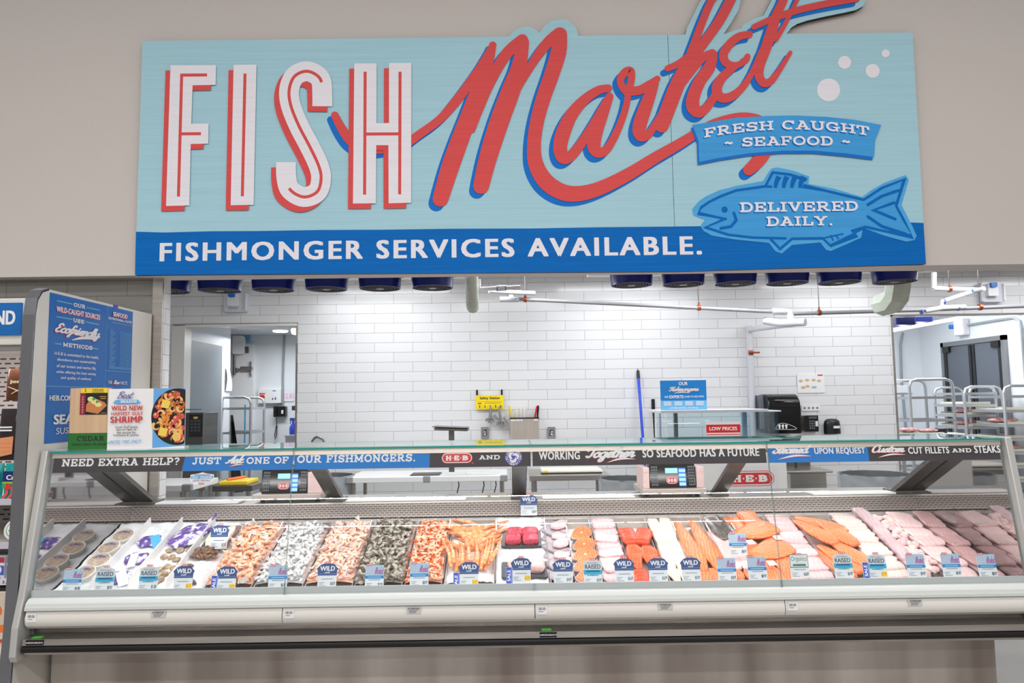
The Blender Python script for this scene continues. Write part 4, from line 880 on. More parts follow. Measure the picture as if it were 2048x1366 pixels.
# sockeye
me = fillet_mesh('fillet', .24, .094, .024, 'tail', 11, m_red); me2 = fillet_mesh('fillet', .17, .094, .026, 'block', 12, m_dred)
put(me, 'salmon_fillet', 'long deep red salmon fillet in the middle of the deep red tray', FL, 'long deep red fillets', [(f_(14, .30), .235, -.012, 3.14), (f_(14, .74), .215, -.010, 3.2)])
put(me2, 'salmon_fillet', 'squat deep red salmon fillet at the back of the deep red tray', FL, 'squat deep red fillets', [(f_(14, .27), .43, -.006, .15), (f_(14, .72), .42, -.002, -.3)])
put(fillet_mesh('fillet', .13, .085, .02, 'block', 13, m_dred), 'salmon_fillet', 'deep red salmon piece at the front of the deep red tray', FL, 'front deep red pieces', [(f_(14, .28), .05, -.02, .05), (f_(14, .74), .045, -.022, -.1)])
# white
me = fillet_mesh('fillet', .30, .072, .022, 'block', 21, m_white, None, .14); me2 = fillet_mesh('fillet', .17, .072, .02, 'tail', 22, m_white)
put(me, 'fish_fillet', 'long creamy white fillet beside the deep red fillets', FL, 'long creamy white fillets', [(f_(15, .27), .25, -.010, 3.12), (f_(15, .74), .24, -.008, 3.16), (f_(15, .27), .47, -.002, .04), (f_(15, .74), .47, .0, -.04)])
put(me2, 'fish_fillet', 'short creamy white fillet at the front of the white tray', FL, 'short creamy white fillets', [(f_(15, .28), .07, -.014, 3.3), (f_(15, .74), .07, -.012, 2.98)])
# long orange
me = fillet_mesh('fillet', .52, .10, .024, 'tail', 31, m_long); me2 = fillet_mesh('fillet', .13, .085, .02, 'block', 32, m_long)
put(me, 'salmon_fillet', 'longest slim orange fillet lying beside the white fillets', FL, 'longest slim orange fillets', [(f_(16, .27), .335, -.008, .04), (f_(16, .72), .345, -.006, .05)])
put(me2, 'salmon_fillet', 'short orange piece before the longest slim orange fillets', FL, 'short pieces before the slim fillets', [(f_(16, .3), .05, -.018, 0), (f_(16, .68), .05, -.018, .1)])
# trout
me = fillet_mesh('fillet', .26, .07, .018, 'tail', 41, m_trout, m_pink); me2 = fillet_mesh('fillet', .40, .072, .016, 'block', 42, m_cat)
put(me, 'trout_fillet', 'dark grey skinned trout tail rising at the back of the trout tray', FL, 'dark trout tails', [(f_(17, .28), .50, .006, .25, .06), (f_(17, .78), .50, .006, .25, .06)])
put(me2, 'trout_fillet', 'long pinkish trout fillet under the dark grey trout tails', FL, 'pinkish trout fillets', [(f_(17, .27), .30, -.014, 3.2), (f_(17, .74), .29, -.014, 3.2)])
put(fillet_mesh('fillet', .11, .06, .02, 'leaf', 43, m_sal), 'trout_fillet', 'short orange trout piece at the front of the trout tray', FL, 'front trout pieces', [(f_(17, .28), .055, -.014, .1), (f_(17, .72), .055, -.014, -.1)])
# big stacked salmon
me = fillet_mesh('fillet', .27, .18, .030, 'tail', 51, m_sal, None, .12); me2 = fillet_mesh('fillet', .25, .115, .028, 'block', 52, m_sal, None, .12)
for (x, s, h, rz, mm, lb) in ((.50, .44, .010, 1.9, me, 'broad orange salmon side topmost at the back of the stacked salmon'), (.55, .24, .006, 1.85, me, 'broad orange salmon side in the middle of the stacked salmon'), (.22, .52, -.018, .1, me2, 'orange salmon piece beside the dark trout tails'), (.22, .25, -.018, .15, me2, 'orange salmon piece half under the middle salmon side'), (.27, .08, -.018, .1, me2, 'orange salmon piece with a white label at the front'), (.76, .08, -.014, -.05, me2, 'orange salmon piece behind the Organics tag'), (.60, .56, .0, .1, me2, 'narrow orange salmon tail standing highest in the stacked salmon'), (.82, .30, -.014, -.1, me2, 'orange salmon piece half hidden beside the pale pink fillets')):
    place(inst('salmon_fillet', mm, lb, FL, 'stacked salmon fillets'), f_(18, x), s, h, rz)
for (px, py, lb) in ((1501, 1086, 'small white label on the stacked salmon behind the front tags'), (1555, 1077, 'small white label at the edge of the stacked salmon'), (1543, 1128, 'small white label on the front salmon piece beside the Organics tag')):
    x, s = dpx(px, py, .03); b = MB().obox((0, 0, 0), (.042, .045, .0015)); o = b.build('paper_label', paper, None); place(props(o, lb, 'label'), x, s, .036, .15)
# pale pink 20
drape([fillet_mesh('fillet', .16, .142, .018, 'block', 61+q, m_pink, None, .2) for q in range(3)], 19, 9, 'pale pink fillet right beside the stacked salmon', 'pale pink fillets beside the stacked salmon')
# orange 21
me = fillet_mesh('fillet', .30, .112, .026, 'tail', 71, m_sal, None, .1)
for (x, s, h, rz, lb) in ((.28, .43, .008, .45, 'orange fillet lying aslant at the back of the six orange fillets'), (.62, .53, -.004, .9, 'orange fillet at the back behind the aslant orange fillet'), (.78, .42, .006, .35, 'orange fillet at the back beside the palest fillets'), (.72, .22, .0, .35, 'orange fillet in the middle beside the palest fillets'), (.42, .18, -.01, .4, 'orange fillet in the middle of the six orange fillets'), (.2, .15, -.02, .35, 'orange fillet at the front beside the pale pink fillets')):
    place(inst('salmon_fillet', me, lb, FL, 'six overlapping orange fillets'), f_(20, x), s, h, rz)
# palest 22
drape([fillet_mesh('fillet', .17, .155, .02, 'block', 81+q, m_pale, None, .22) for q in range(3)], 21, 9, 'palest cream pink fillet beside the six orange fillets', 'palest cream pink fillets')
# catfish and nuggets
me = fillet_mesh('fillet', .22, .085, .03, 'block', 91, m_lilac, None, .12)
put(me, 'catfish_fillet', 'lilac catfish fillet in the strip beside the pale nuggets', FL, 'lilac catfish fillets', [(f_(22, .27), .10+.13*i, -.014+.006*(i % 2), .04*(-1)**i, -.05) for i in range(5)])
mn = [fillet_mesh('nugget', .052, .038, .022, 'leaf', 95+q, (m_pale, m_cat, m_pink)[q], None, .35, 10) for q in range(3)]; rnd = random.Random(8)
for i in range(64): place(inst('fish_nugget', mn[i % 3], 'pale catfish nugget in the strip of nuggets', 'fish nugget', 'pale catfish nuggets'), f_(22, rnd.uniform(.50, .98)), .03+.58*(i+.5)/64, -.012+.022*rnd.random(), rnd.uniform(0, 6), rnd.uniform(-.3, .3))
drape([fillet_mesh('fillet', .22, .15, .022, 'block', 97+q, m_cat, None, .14) for q in range(2)], 23, 6, 'pink catfish fillet between the nuggets and the dark mauve fillets', 'pink catfish fillets', 'catfish_fillet')
drape([fillet_mesh('fillet', .24, .118, .024, 'block', 99+q, m_mauve, None, .12) for q in range(2)], 24, 6, 'dark mauve fillet against the polished end wall', 'dark mauve fillets')
# ---- tuna and swordfish on black trays
def foam(x, s, w, l, label):
    b = MB(); b.rbox((0, 0, .006), (w, l, .012), .012); bx = MB()
    o = b.build('foam_tray', mat('speckled_black_tray', (40, 40, 44), .35, rgb2=(90, 90, 94), vscale=(180, 180, 180)), None, bevel=.004)
    return place(props(o, label, 'tray'), x, s, -.006, 0)
foam(.058, .42, .225, .17, 'speckled black tray holding the four red tuna steaks'); foam(.068, .11, .24, .15, 'speckled black tray holding the pale swordfish steaks')
me = fillet_mesh('steak', .075, .092, .034, 'block', 111, m_tuna)
for (x, s, lb) in ((.010, .385, 'red tuna steak nearest the crab legs and the glass'), (.108, .385, 'red tuna steak nearest the glass and the lilac fillets'), (.022, .46, 'red tuna steak at the back nearest the crab legs'), (.108, .46, 'red tuna steak at the back nearest the lilac fillets')):
    place(inst('tuna_steak', me, lb, 'tuna steak', 'red tuna steaks'), x, s, .007, 0)
me = fillet_mesh('steak', .085, .105, .036, 'block', 115, m_sword)
place(inst('swordfish_steak', me, 'pale pink swordfish steak behind the SALE tag', 'fish steak', 'pale swordfish steaks'), .035, .12, .007, .1); place(inst('swordfish_steak', me, 'pale pink swordfish steak nearest the lilac fillets', 'fish steak', 'pale swordfish steaks'), .125, .115, .007, -.1)
# ---- ceviche tubs
lid = mat('clear_tub_lid', (206, 190, 172), .2, rgb2=(170, 146, 124), vscale=(45, 45, 45), coat=.6); rim_m = mat('tub_rim', (222, 220, 216), .2); cev_ink = mat('violet_ink', (92, 82, 148), .5)
tubs = [(203+73-34, 1056, 'farthest up at the back'), (236, 1087, 'second from the back'), (206, 1116, 'third from the back'), (180, 1134, 'closest to the glass')]
for k, (s, h) in enumerate(((.50, .01), (.37, .01), (.24, .01), (.12, .01))):
    t = thing('ceviche_tub', 'round lidded ceviche tub in the ice '+tubs[k][2], 'food tub', dk(DX[0]+.105+.006*(-1)**k, s, -.02), 'ceviche tubs')
    t.rotation_euler = (SL+.12, 0, .1*(-1)**k)
    def loc(b, nm, mm, p=t, **kw):
        o = b.build(nm, mm, None, **kw); o.parent = p; return o
    loc(MB().lathe([(.05, 0), (.058, .036)], n=28), 'tub', rim_m, smooth=30)
    l = loc(MB().lathe([(.0605, .034), (.0605, .042), (.055, .044), (.053, .041), (.0, .041)], n=28).m(0), 'lid', [rim_m], smooth=30)
    loc(MB().lathe([(.0525, .0415), (0, .0418)], n=28), 'lid_window', lid)
    A = Art(PL((0, 0, .0424), (1, 0, 0), (0, 1, 0)))
    for i, ch in enumerate('CEVICHE'):
        a = math.radians(140-100*i/6); g = fit(sans(ch, .04), -.0052, .0052, -.008, .008)
        A.lay(xf(g, lambda x, y: (.030*math.cos(a)+x*math.sin(a)+y*math.cos(a), .030*math.sin(a)-x*math.cos(a)+y*math.sin(a))), cev_ink)
    o = A.build('lettering'); o.parent = t
# ---- purple mesh bags with labels
net = mat('purple_mesh', (112, 78, 168), .5, rgb2=(58, 40, 92), vscale=(30, 30, 30))
_e = [n for n in net.node_tree.nodes if n.type == 'VALTORGB'][0].color_ramp.elements
_w = _e.new(.60); _w.color = srgb(232, 230, 240); _e[0].position = .30; _e[1].position = .50; _e[1].color = srgb(120, 86, 178); _e[2].color = srgb(236, 236, 242); _e[2].position = .60; shell = mat('clam_shell', (206, 182, 150), .4, rgb2=(128, 104, 84), vscale=(40, 40, 40))
def bag_mesh(w, l, t, seed):
    b = MB()
    def fn(i, j):
        a = 2*math.pi*i; p = math.pi*(j-.5)
        r = 1+.22*noise.noise(V((math.cos(a)*2, math.sin(a)*2, j*5+seed)))
        return V((math.cos(a)*math.cos(p)*w/2*r, math.sin(a)*math.cos(p)*l/2*r, max(-.3, math.sin(p))*t*r*.7+.004*noise.noise(V((i*40, j*30, seed)))))
    b.grid(fn, 32, 16)
    return b
bag_spots = [(1, .50, .46, .15, .11, 'purple mesh bag of shellfish at the back beside the tubs'), (1, .52, .28, .15, .11, 'purple mesh bag of shellfish halfway up beside the tubs'), (1, .45, .10, .16, .10, 'purple mesh bag of shellfish at the front beside the tubs')]
lab_b = mat('pale_blue_label', (70, 170, 226), .5)
for k, (tr, u, s, w, l, lb) in enumerate(bag_spots):
    t = thing('mesh_bag', lb, 'mesh bag', dk(f_(tr, u), s, 0), 'purple mesh bags'); t.rotation_euler = (SL, 0, .35*(-1)**k)
    o = bag_mesh(w, l, .035, k*7).build('net', net, None, smooth=180); o.parent = t
    b = MB().obox((.03, -.05, .022), (.05, .085, .002), Matrix.Rotation(.5, 3, 'X') @ Matrix.Rotation(.3, 3, 'Z')); q = b.build('label', lab_b if k == 0 else paper, None); q.parent = t
t = thing('mesh_bag', 'biggest purple mesh bag lying on the ice behind the oysters', 'mesh bag', dk(f_(2, .55), .50, .008), 'purple mesh bags'); t.rotation_euler = (SL, 0, -.3)
o = bag_mesh(.20, .26, .04, 31).build('net', net, None, smooth=180); o.parent = t
q = MB().tube([(.04, .12, .02), (.06, .15, .04), (.075, .165, .05)], [.012, .006, .01], 8).build('knot', net, None, smooth=60); q.parent = t
for (s, k) in ((.56, 0), (.53, 1), (.47, 2), (.42, 3), (.5, 4), (.45, 5)):
    pass
# patches of ice scattered over the bags
def oyster_mesh(seed, w=.042):
    b = MB()
    def fn(i, j):
        a = 2*math.pi*i; r = w*(.55+.25*math.cos(a))*(1+.18*noise.noise(V((math.cos(a)*2, math.sin(a)*2, seed))))
        return V((r*math.cos(a)*math.cos(math.pi*(j-.5)), r*math.sin(a)*.8*math.cos(math.pi*(j-.5)), math.sin(math.pi*(j-.5))*w*.28+.003*noise.noise(V((i*12, j*9, seed)))))
    b.grid(fn, 18, 8); return mesh_only(b, 'oyster', [shell], 120)
om = [oyster_mesh(i) for i in range(3)]; rnd = random.Random(12)
for i, (u, s) in enumerate([(.3, .36), (.6, .37), (.8, .36), (.25, .29), (.5, .30), (.72, .27), (.35, .17), (.55, .19), (.75, .18), (.45, .12), (.65, .13), (.3, .08), (.52, .05), (.7, .08), (.82, .13), (.85, .22)]):
    place(inst('oyster', om[i % 3], 'brown oyster lying in the ice before the biggest purple bag', 'oyster', 'oysters on ice'), f_(2, u), s, -.004, rnd.uniform(0, 6), rnd.uniform(-.3, .3))
# cream fillets, mussels
foam(f_(3, .52), .48, .15, .27, 'black tray holding the cream fillets behind the mussels')
me = fillet_mesh('fillet', .23, .066, .02, 'leaf', 121, m_white)
for (u, lb) in ((.32, 'cream fillet on the black tray nearest the purple bag'), (.72, 'cream fillet on the black tray nearest the orange shrimp')): place(inst('fish_fillet', me, lb, FL, 'cream fillets on black tray'), f_(3, u), .49, .006, .05)
muss = mat('mussel_shell', (70, 56, 50), .25, rgb2=(140, 92, 60), vscale=(30, 30, 30), coat=.4)
def mussel():
    b = MB(); b.grid(lambda i, j: V((math.cos(2*math.pi*i)*math.cos(math.pi*(j-.5))*.014*(1+.35*math.sin(math.pi*(j-.5))), math.sin(math.pi*(j-.5))*.027, math.sin(2*math.pi*i)*math.cos(math.pi*(j-.5))*.011)), 12, 10); return mesh_only(b, 'mussel', [muss], 100)
me = mussel()
for i in range(16):
    place(inst('mussel', me, 'dark brown mussel in the row below the cream fillets', 'mussel', 'dark mussels below the cream fillets'), f_(3, .14+.72*((i % 6)+.3*(i//6))/6), .28+.022*(i//6), .008+.008*(i//6), rnd.uniform(0, 6), rnd.uniform(-.5, .5))
for i, (u, s) in enumerate(((.2, .20), (.35, .06), (.5, .07), (.62, .05), (.42, .04), (.28, .1))):
    place(inst('mussel', me, 'brown mussel half buried in the ice near the front WILD tag', 'mussel', 'mussels near the front tags'), f_(3, u), s, .0, rnd.uniform(0, 6), rnd.uniform(-.5, .5))
# ---- price tags
card_m = mat('tag_card', (226, 233, 238), .35); tag_ice = mat('tag_pale_blue', (168, 208, 228), .5); tag_teal = mat('tag_teal', (42, 172, 208), .5); tag_sky = mat('tag_blue_bar', (30, 132, 206), .5); tag_vio = mat('tag_violet', (176, 108, 170), .5); tag_grn = mat('tag_green', (72, 122, 104), .5); yel = mat('price_yellow', (250, 214, 60), .5); sale_b = mat('sale_blue', (36, 84, 200), .5); pinkletter = mat('tag_pale_letter', (206, 186, 214), .5)
def tag(kind, px, yb, label, price, Y=3.735, ontray=None, yellow=False, W_=.094, H_=.125):
    if ontray is None: p = P(px, yb, Y=Y)
    else:
        x, s = dpx(px, yb, ontray); p = dk(x, s, ontray)
    t = thing('price_tag', label, 'price tag', p, kind+' price tags'); t.rotation_euler = (-.22, 0, 0)
    b = MB(); b.box((-W_/2, .0005, 0), (W_/2, .0025, H_*.80)); o = b.build('card', card_m, None); o.parent = t
    A = Art(PL((0, 0, 0), (1, 0, 0), (0, 0, 1)), .0003, .0002); w, h = W_/2, H_
    pill = lambda: heb(A, -.021, .021, h*.90, h*1.02, False) or A
    if kind == 'WILD':
        hd = [(-w*1.02, h*.48), (w*1.02, h*.48)]+[(w*1.1*math.cos(a)*(1+.05*math.sin(9*a)), h*.70+h*.26*math.sin(a)*(1+.05*math.cos(7*a))) for a in [math.radians(q) for q in range(-10, 191, 10)]]
        A.lay([hd], navy); A.lay(fit(sans('WILD', .05), -w*.80, w*.80, h*.66, h*.84), paper); A.lay(fit(script('Caught') if False else script('cauht', .3), -w*.3, w*.3, h*.575, h*.64), paper); A.lay([rect(-w*.95, h*.535, w*.95, h*.55)], mat('tag_steel_blue', (130, 160, 200), .5)); heb(A, -.018, .018, h*.92, h*1.03, False)
    elif kind == 'RAISED':
        A.lay([[(-w, h*.36), (w, h*.36), (w, h*.86), (w*.5, h*.93), (-w*.5, h*.93), (-w, h*.86)]], mat('tag_silver', (208, 220, 226), .4)); A.lay(fit(sans('RESPONSIBLY', .02), -w*.6, w*.6, h*.80, h*.855), grey_ink); A.lay(fit(sans('RAISED', .03), -w*.84, w*.84, h*.60, h*.77), mat('tag_slate', (62, 72, 98), .5))
        A.lay([[(-w, h*.40), (0, h*.36), (w, h*.40), (w, h*.56), (-w, h*.56)]], tag_teal); A.lay([rect(-w*.75, h*.48, w*.75, h*.54)], navy); heb(A, -.018, .018, h*.92, h*1.03, False)
    elif kind == 'MARKET':
        A.lay([rect(-w, h*.42, w, h*.92)], tag_ice); A.lay(fit(sans('FISH', .0), -w*.95, w*.05, h*.56, h*.86), pinkletter); A.lay(fit(script('Market', .26), -w*.02, w*1.0, h*.56, h*.86), tag_vio); A.lay([rect(-w, h*.40, w, h*.51)], tag_sky); A.lay([rect(-w*.7, h*.44, w*.7, h*.47)], tag_ice); heb(A, -w*.92, -w*.2, h*.88, h*.99, False)
    else:
        A.lay([rect(-w, h*.42, w, h*.94)], tag_grn); A.lay([rect(-w*.94, h*.45, w*.94, h*.915)], card_m); A.lay(fit(sans('Organics', -.01), -w*.85, w*.85, h*.62, h*.86), tag_grn); A.lay([rect(-w*.7, h*.48, w*.7, h*.56)], tag_grn); heb(A, -.018, .018, h*.89, h*1.0, False)
    A.build('header').parent = t
    A = Art(PL((0, 0, 0), (1, 0, 0), (0, 0, 1)), .0004, .0002)
    A.lay([rect(-w*.62, h*.335, w*.62, h*.355)], grey_ink); A.lay([rect(-w*.85, h*(.20-.06*i), -w*.85+w*(.6, .45, .8)[i], h*(.215-.06*i)) for i in range(3)], grey_ink)
    if yellow: A.lay([rect(w*.35, h*.07, w*.95, h*.26)], yel)
    A.lay(fit(sans(price, .02), w*.38, w*.9, h*.09, h*.23), mat('price_red', (214, 120, 30), .5) if yellow else ink); A.build('lettering').parent = t
    return t
def sale(px, yb, label, Y=3.735, ang=.0):
    p = P(px, yb, Y=Y); t = thing('sale_tag', label, 'sale tag', p, 'upright SALE tags'); t.rotation_euler = (-.2, ang, 0)
    MB().box((-.0165, 0, 0), (.0165, .002, .078)).build('card', paper, None).parent = t
    A = Art(PL((0, 0, 0), (1, 0, 0), (0, 0, 1)), .0003, .0002); A.lay([rect(-.0155, .001, .0105, .077)], sale_b); A.lay([rect(.012, .001, .015, .077)], sale_b)
    g = fit(sans('SALE', .05), .010, .066, -.008, .008); A.lay(xf(g, lambda x, y: (-y-.0025, x)), paper); A.build('lettering').parent = t
TG = [('MARKET', 141, 1186, 'in front of the ceviche tubs', '$4.98'), ('RAISED', 206, 1184, 'in front of the nearest purple mesh bag', '$9.97'), ('RAISED', 294, 1182, 'in front of the oysters', '$1.28'), ('WILD', 364, 1181, 'in front of the front mussels', '$6.97', 1), ('WILD', 451, 1182, 'in front of the large orange shrimp beside a SALE tag', '$10.97', 1), ('MARKET', 554, 1179, 'in front of the white peeled shrimp', '$6.97'), ('WILD', 653, 1176, 'in front of the peach pink shrimp', '$10.97'), ('MARKET', 748, 1178, 'in front of the grey shrimp', '$7.97'), ('MARKET', 838, 1174, 'in front of the small cooked shrimp', '$8.97'), ('WILD', 938, 1173, 'in front of the crab legs beside a SALE tag', '$12.97', 1), ('WILD', 1043, 1165, 'in front of the swordfish beside a SALE tag', '$12.97', 1), ('WILD', 1127, 1168, 'in front of the lilac fillets', '$14.97'), ('RAISED', 1187, 1169, 'in front of the salmon steaks', '$10.97'), ('WILD', 1250, 1166, 'in front of the pale pink and deep red fillets', '$16.97'), ('WILD', 1318, 1165, 'in front of the creamy white fillets', '$12.97'), ('WILD', 1384, 1164, 'in front of the longest slim orange fillets', '$15.97'), ('MARKET', 1456, 1164, 'in front of the trout tray', '$10.97'), ('MARKET', 1517, 1161, 'in front of the stacked salmon', '$8.97'), ('ORGANICS', 1602, 1157, 'in green and white at the edge of the stacked salmon', '$16.97'), ('RAISED', 1690, 1156, 'in front of the six orange fillets', '$6.97'), ('RAISED', 1758, 1157, 'in front of the palest fillets beside a SALE tag', '$7.97', 1), ('MARKET', 1836, 1156, 'in front of the lilac catfish', '$9.97'), ('MARKET', 1907, 1155, 'in front of the pink catfish', '$9.97'), ('MARKET', 1979, 1156, 'in front of the dark mauve fillets', '$8.97')]
KN = {'WILD': 'navy WILD price tag ', 'RAISED': 'silver and teal RAISED price tag ', 'MARKET': 'pale blue Market price tag ', 'ORGANICS': 'Organics price tag '}
for q in TG: tag(q[0], q[1], q[2], KN[q[0]]+q[3], q[4], yellow=len(q) > 5)
tag('WILD', 436, 1098, 'navy WILD price tag raised over the cream fillets', '$13.97', ontray=.02, H_=.135); tag('MARKET', 1478, 1111, 'pale blue Market price tag raised over the trout', '$8.97', ontray=.03)
tag('WILD', 1058, 1031, 'navy WILD price tag on the perforated back strip', '$24.97', Y=4.53, W_=.10, H_=.13)
for px, yb, lb in ((427, 1184, 'blue SALE tag beside the large orange shrimp'), (913, 1178, 'blue SALE tag in front of the crab legs'), (1019, 1167, 'blue SALE tag in front of the swordfish'), (1735, 1157, 'blue SALE tag in front of the palest fillets')): sale(px, yb, lb)
# ------------------------------------------------------------------ refrigerated wall case on the shop side
store = thing('refrigerated_case', 'white open refrigerated case with grey edged end panel beside the fish case', 'refrigerated case', (-3.5, 4.2, 0))
prof = [(3.58, 0), (3.605, .44), (3.62, .58), (3.668, 2.12), (3.682, 2.20), (3.715, 2.245), (3.77, 2.265), (4.865, 2.265), (4.865, 0)]
pn = MB().extrude_x(prof, -2.452, -2.40).build('end_panel', offwhite, store)
b = MB(); fr = prof[:7]
o_, i_ = [(y-.007, z+(.007 if k > 3 else 0)) for k, (y, z) in enumerate(fr)], [(y+.004, z-(.004 if k > 3 else 0)) for k, (y, z) in enumerate(fr)]
for k in range(6): b.extrude_x([o_[k], o_[k+1], i_[k+1], i_[k]], -2.458, -2.4)
b.build('edge_strip', mat('grey_edge_strip', (138, 140, 146), .25, .7), pn, smooth=40)
MB().box((-5.6, 3.93, 1.99), (-2.458, 4.75, 2.245)).build('canopy', offwhite, store, bevel=.006)
MB().box((-5.6, 3.95, 1.965), (-2.458, 4.1, 1.99)).build('canopy_lip', mat('canopy_grey', (150, 148, 150), .4), store)
MB().box((-5.6, 4.70, .1), (-2.458, 4.75, 1.99)).build('back_panel', tile('slotted_back', (60, 58, 60), 'X', w=.06, h=.03, mortar=(200, 190, 188), msize=.011, rough=.5), store)
MB().box((-5.6, 3.66, 0), (-2.458, 4.75, .46)).build('base', mat('cream_base', (226, 219, 208), .4), store, bevel=.01)
for z, d in ((1.130, 4.0), (.905, 3.96), (.725, 3.92)):
    sh = MB().box((-5.6, d+.02, z), (-2.458, 4.70, z+.014)).build('shelf', offwhite, store)
    MB().box((-5.6, d, z-.006), (-2.458, d+.02, z+.026)).build('price_rail', mat('pale_price_rail', (206, 204, 220), .4), sh)
sg = MB().box((-4.0, 3.915, 2.043), (-2.640, 3.93, 2.218)).build('brand_sign', mat('store_sign_blue', (0, 104, 184), .5), store)
A = Art(PL((0, 3.914, 0), (1, 0, 0), (0, 0, 1))); A.lay(fit(sans('BEYOND', .06), -2.960, -2.668, 2.098, 2.176), paper); A.build('lettering', sg)
lamp('shelf_lamp', (-3.0, 4.05, 1.96), 1.0, .03, 5, WARM, (0, .35, -1))
def bag(x, y, z0, z1, w, rgb, name, label, cat, art, d=.05, tilt=-.06, grp=None):
    t = thing(name, label, cat, (x, y, z0), grp); t.rotation_euler = (tilt, 0, 0); h = z1-z0
    b = MB()
    def fn(i, j):
        a = 2*math.pi*i; e = math.sin(math.pi*min(1, max(0, j*.92+.04)))**.5
        return V((math.copysign(abs(math.cos(a))**.5, math.cos(a))*w/2, math.sin(a)*d/2*e, j*h))
    b.grid(fn, 20, 10); o = b.build('pouch', mat('pouch_%d_%d_%d' % rgb, rgb, .25, var=.12, vscale=(30, 30, 30)), None, smooth=60); o.parent = t
    A = Art(PL((0, -d/2-.001, 0), (1, 0, 0), (0, 0, 1)), .0004); art(A, w, h); q = A.build('print'); q.parent = t
    return t
cream = mat('cream_print', (240, 220, 180), .5); orange_p = mat('orange_print', (240, 120, 50), .5); tealp = mat('teal_print', (40, 170, 190), .5); gold = mat('gold_print', (220, 180, 80), .5); redp = mat('red_print', (206, 60, 56), .5); greenp = mat('green_print', (70, 160, 80), .5)
def a1(A, w, h):
    A.lay([circle(w*.28, h*.88, w*.10)], paper); A.lay([circle(w*.28, h*.74, w*.08)], gold); A.lay(fit(sans('jerky', .06), -w*.3, w*.42, h*.5, h*.64), cream); A.lay(ribbon([(-w*.35, h*.42, .004), (0, h*.3, .006), (w*.38, h*.12, .003)]), cream); A.lay(ribbon([(-w*.2, h*.2, .004), (w*.1, h*.34, .005), (w*.4, h*.4, .003)]), cream)
bag(-2.725, 4.06, 1.69, 1.868, .15, (92, 52, 34), 'snack_pouch', 'brown printed pouch hanging on the top peg beside an orange pouch', 'snack pouch', a1)
def a2(A, w, h): A.lay([circle(w*.18, h*.28, w*.26)], orange_p); A.lay([rect(w*.1, h*.52, w*.48, h*.66)], tealp); A.lay([rect(-w*.42, h*.82, -w*.2, h*.92)], redp); A.lay([rect(0, h*.2, w*.2, h*.26), rect(0, h*.3, w*.25, h*.34)], cream)
bag(-2.555, 4.06, 1.695, 1.865, .13, (150, 70, 22), 'snack_pouch', 'orange brown pouch hanging beside the grey edged end panel', 'snack pouch', a2)
def a3(A, w, h): A.lay([circle(w*.22, h*.93, w*.07), circle(w*.38, h*.96, w*.05)], paper); A.lay([rect(-w*.02, h*.76, w*.3, h*.88)], grey_ink); A.lay([rect(w*.0, h*.775, w*.28, h*.865)], mat('pouch_ink', (40, 34, 36), .4)); A.lay([[(-w*.5, h*.05), (-w*.05, h*.12), (-w*.05, h*.46), (-w*.5, h*.42)]], mat('salmon_print', (226, 150, 104), .5)); A.lay([rect(-w*.45, h*.56, -w*.1, h*.59), rect(-w*.45, h*.62, -w*.1, h*.65)], paper); A.lay([rect(-w*.42, h*(.16+.08*i), -w*.08, h*(.17+.08*i)) for i in range(3)], orange_p)
bag(-2.735, 4.07, 1.36, 1.645, .21, (44, 36, 38), 'smoked_fish_pouch', 'black pouch with a salmon picture hanging in the second row', 'fish pouch', a3)
def a4(A, w, h): A.lay([circle(w*.1, h*.92, w*.09), circle(-w*.1, h*.38, w*.06), circle(-w*.1, h*.1, w*.05)], paper)
for k, (x, l) in enumerate(((-2.60, 'narrow black pouch beside the salmon picture pouch'), (-2.535, 'narrow black pouch nearest the grey edged end panel'))): bag(x, 4.10+.03*k, 1.37, 1.64, .08, (30, 26, 28), 'smoked_fish_pouch', l, 'fish pouch', a4)
def a5(A, w, h):
    A.lay([rect(-w*.48, h*.5, w*.48, h*.78)], mat('crab_navy', (24, 44, 110), .3)); A.lay(fit(sans('Crab Classic', .05), -w*.40, w*.44, h*.55, h*.68), paper); A.lay([rect(-w*.1, h*.70, w*.2, h*.75)], redp); A.lay([rect(-w*.48, h*.44, w*.48, h*.5)], mat('lime_print', (150, 190, 70), .4))
    for i in range(7): A.lay(ribbon([(-w*.45+w*.13*i, h*.06, .014), (-w*.36+w*.13*i, h*.2, .016), (-w*.40+w*.13*i, h*.34, .014)]), mat('crab_stick_red', (214, 92, 84), .4))
    A.lay([circle(-w*.36, h*.36, w*.08), circle(-w*.2, h*.38, w*.06)], redp); A.lay([circle(-w*.44, h*.38, w*.05)], greenp)
bag(-2.665, 4.05, 1.146, 1.345, .24, (20, 160, 160), 'seafood_pouch', 'teal and navy crab stick pouch standing on the upper shelf', 'seafood pouch', a5)
bag(-2.915, 4.06, 1.146, 1.345, .23, (20, 160, 160), 'seafood_pouch', 'teal and navy crab stick pouch farther along the upper shelf', 'seafood pouch', a5)
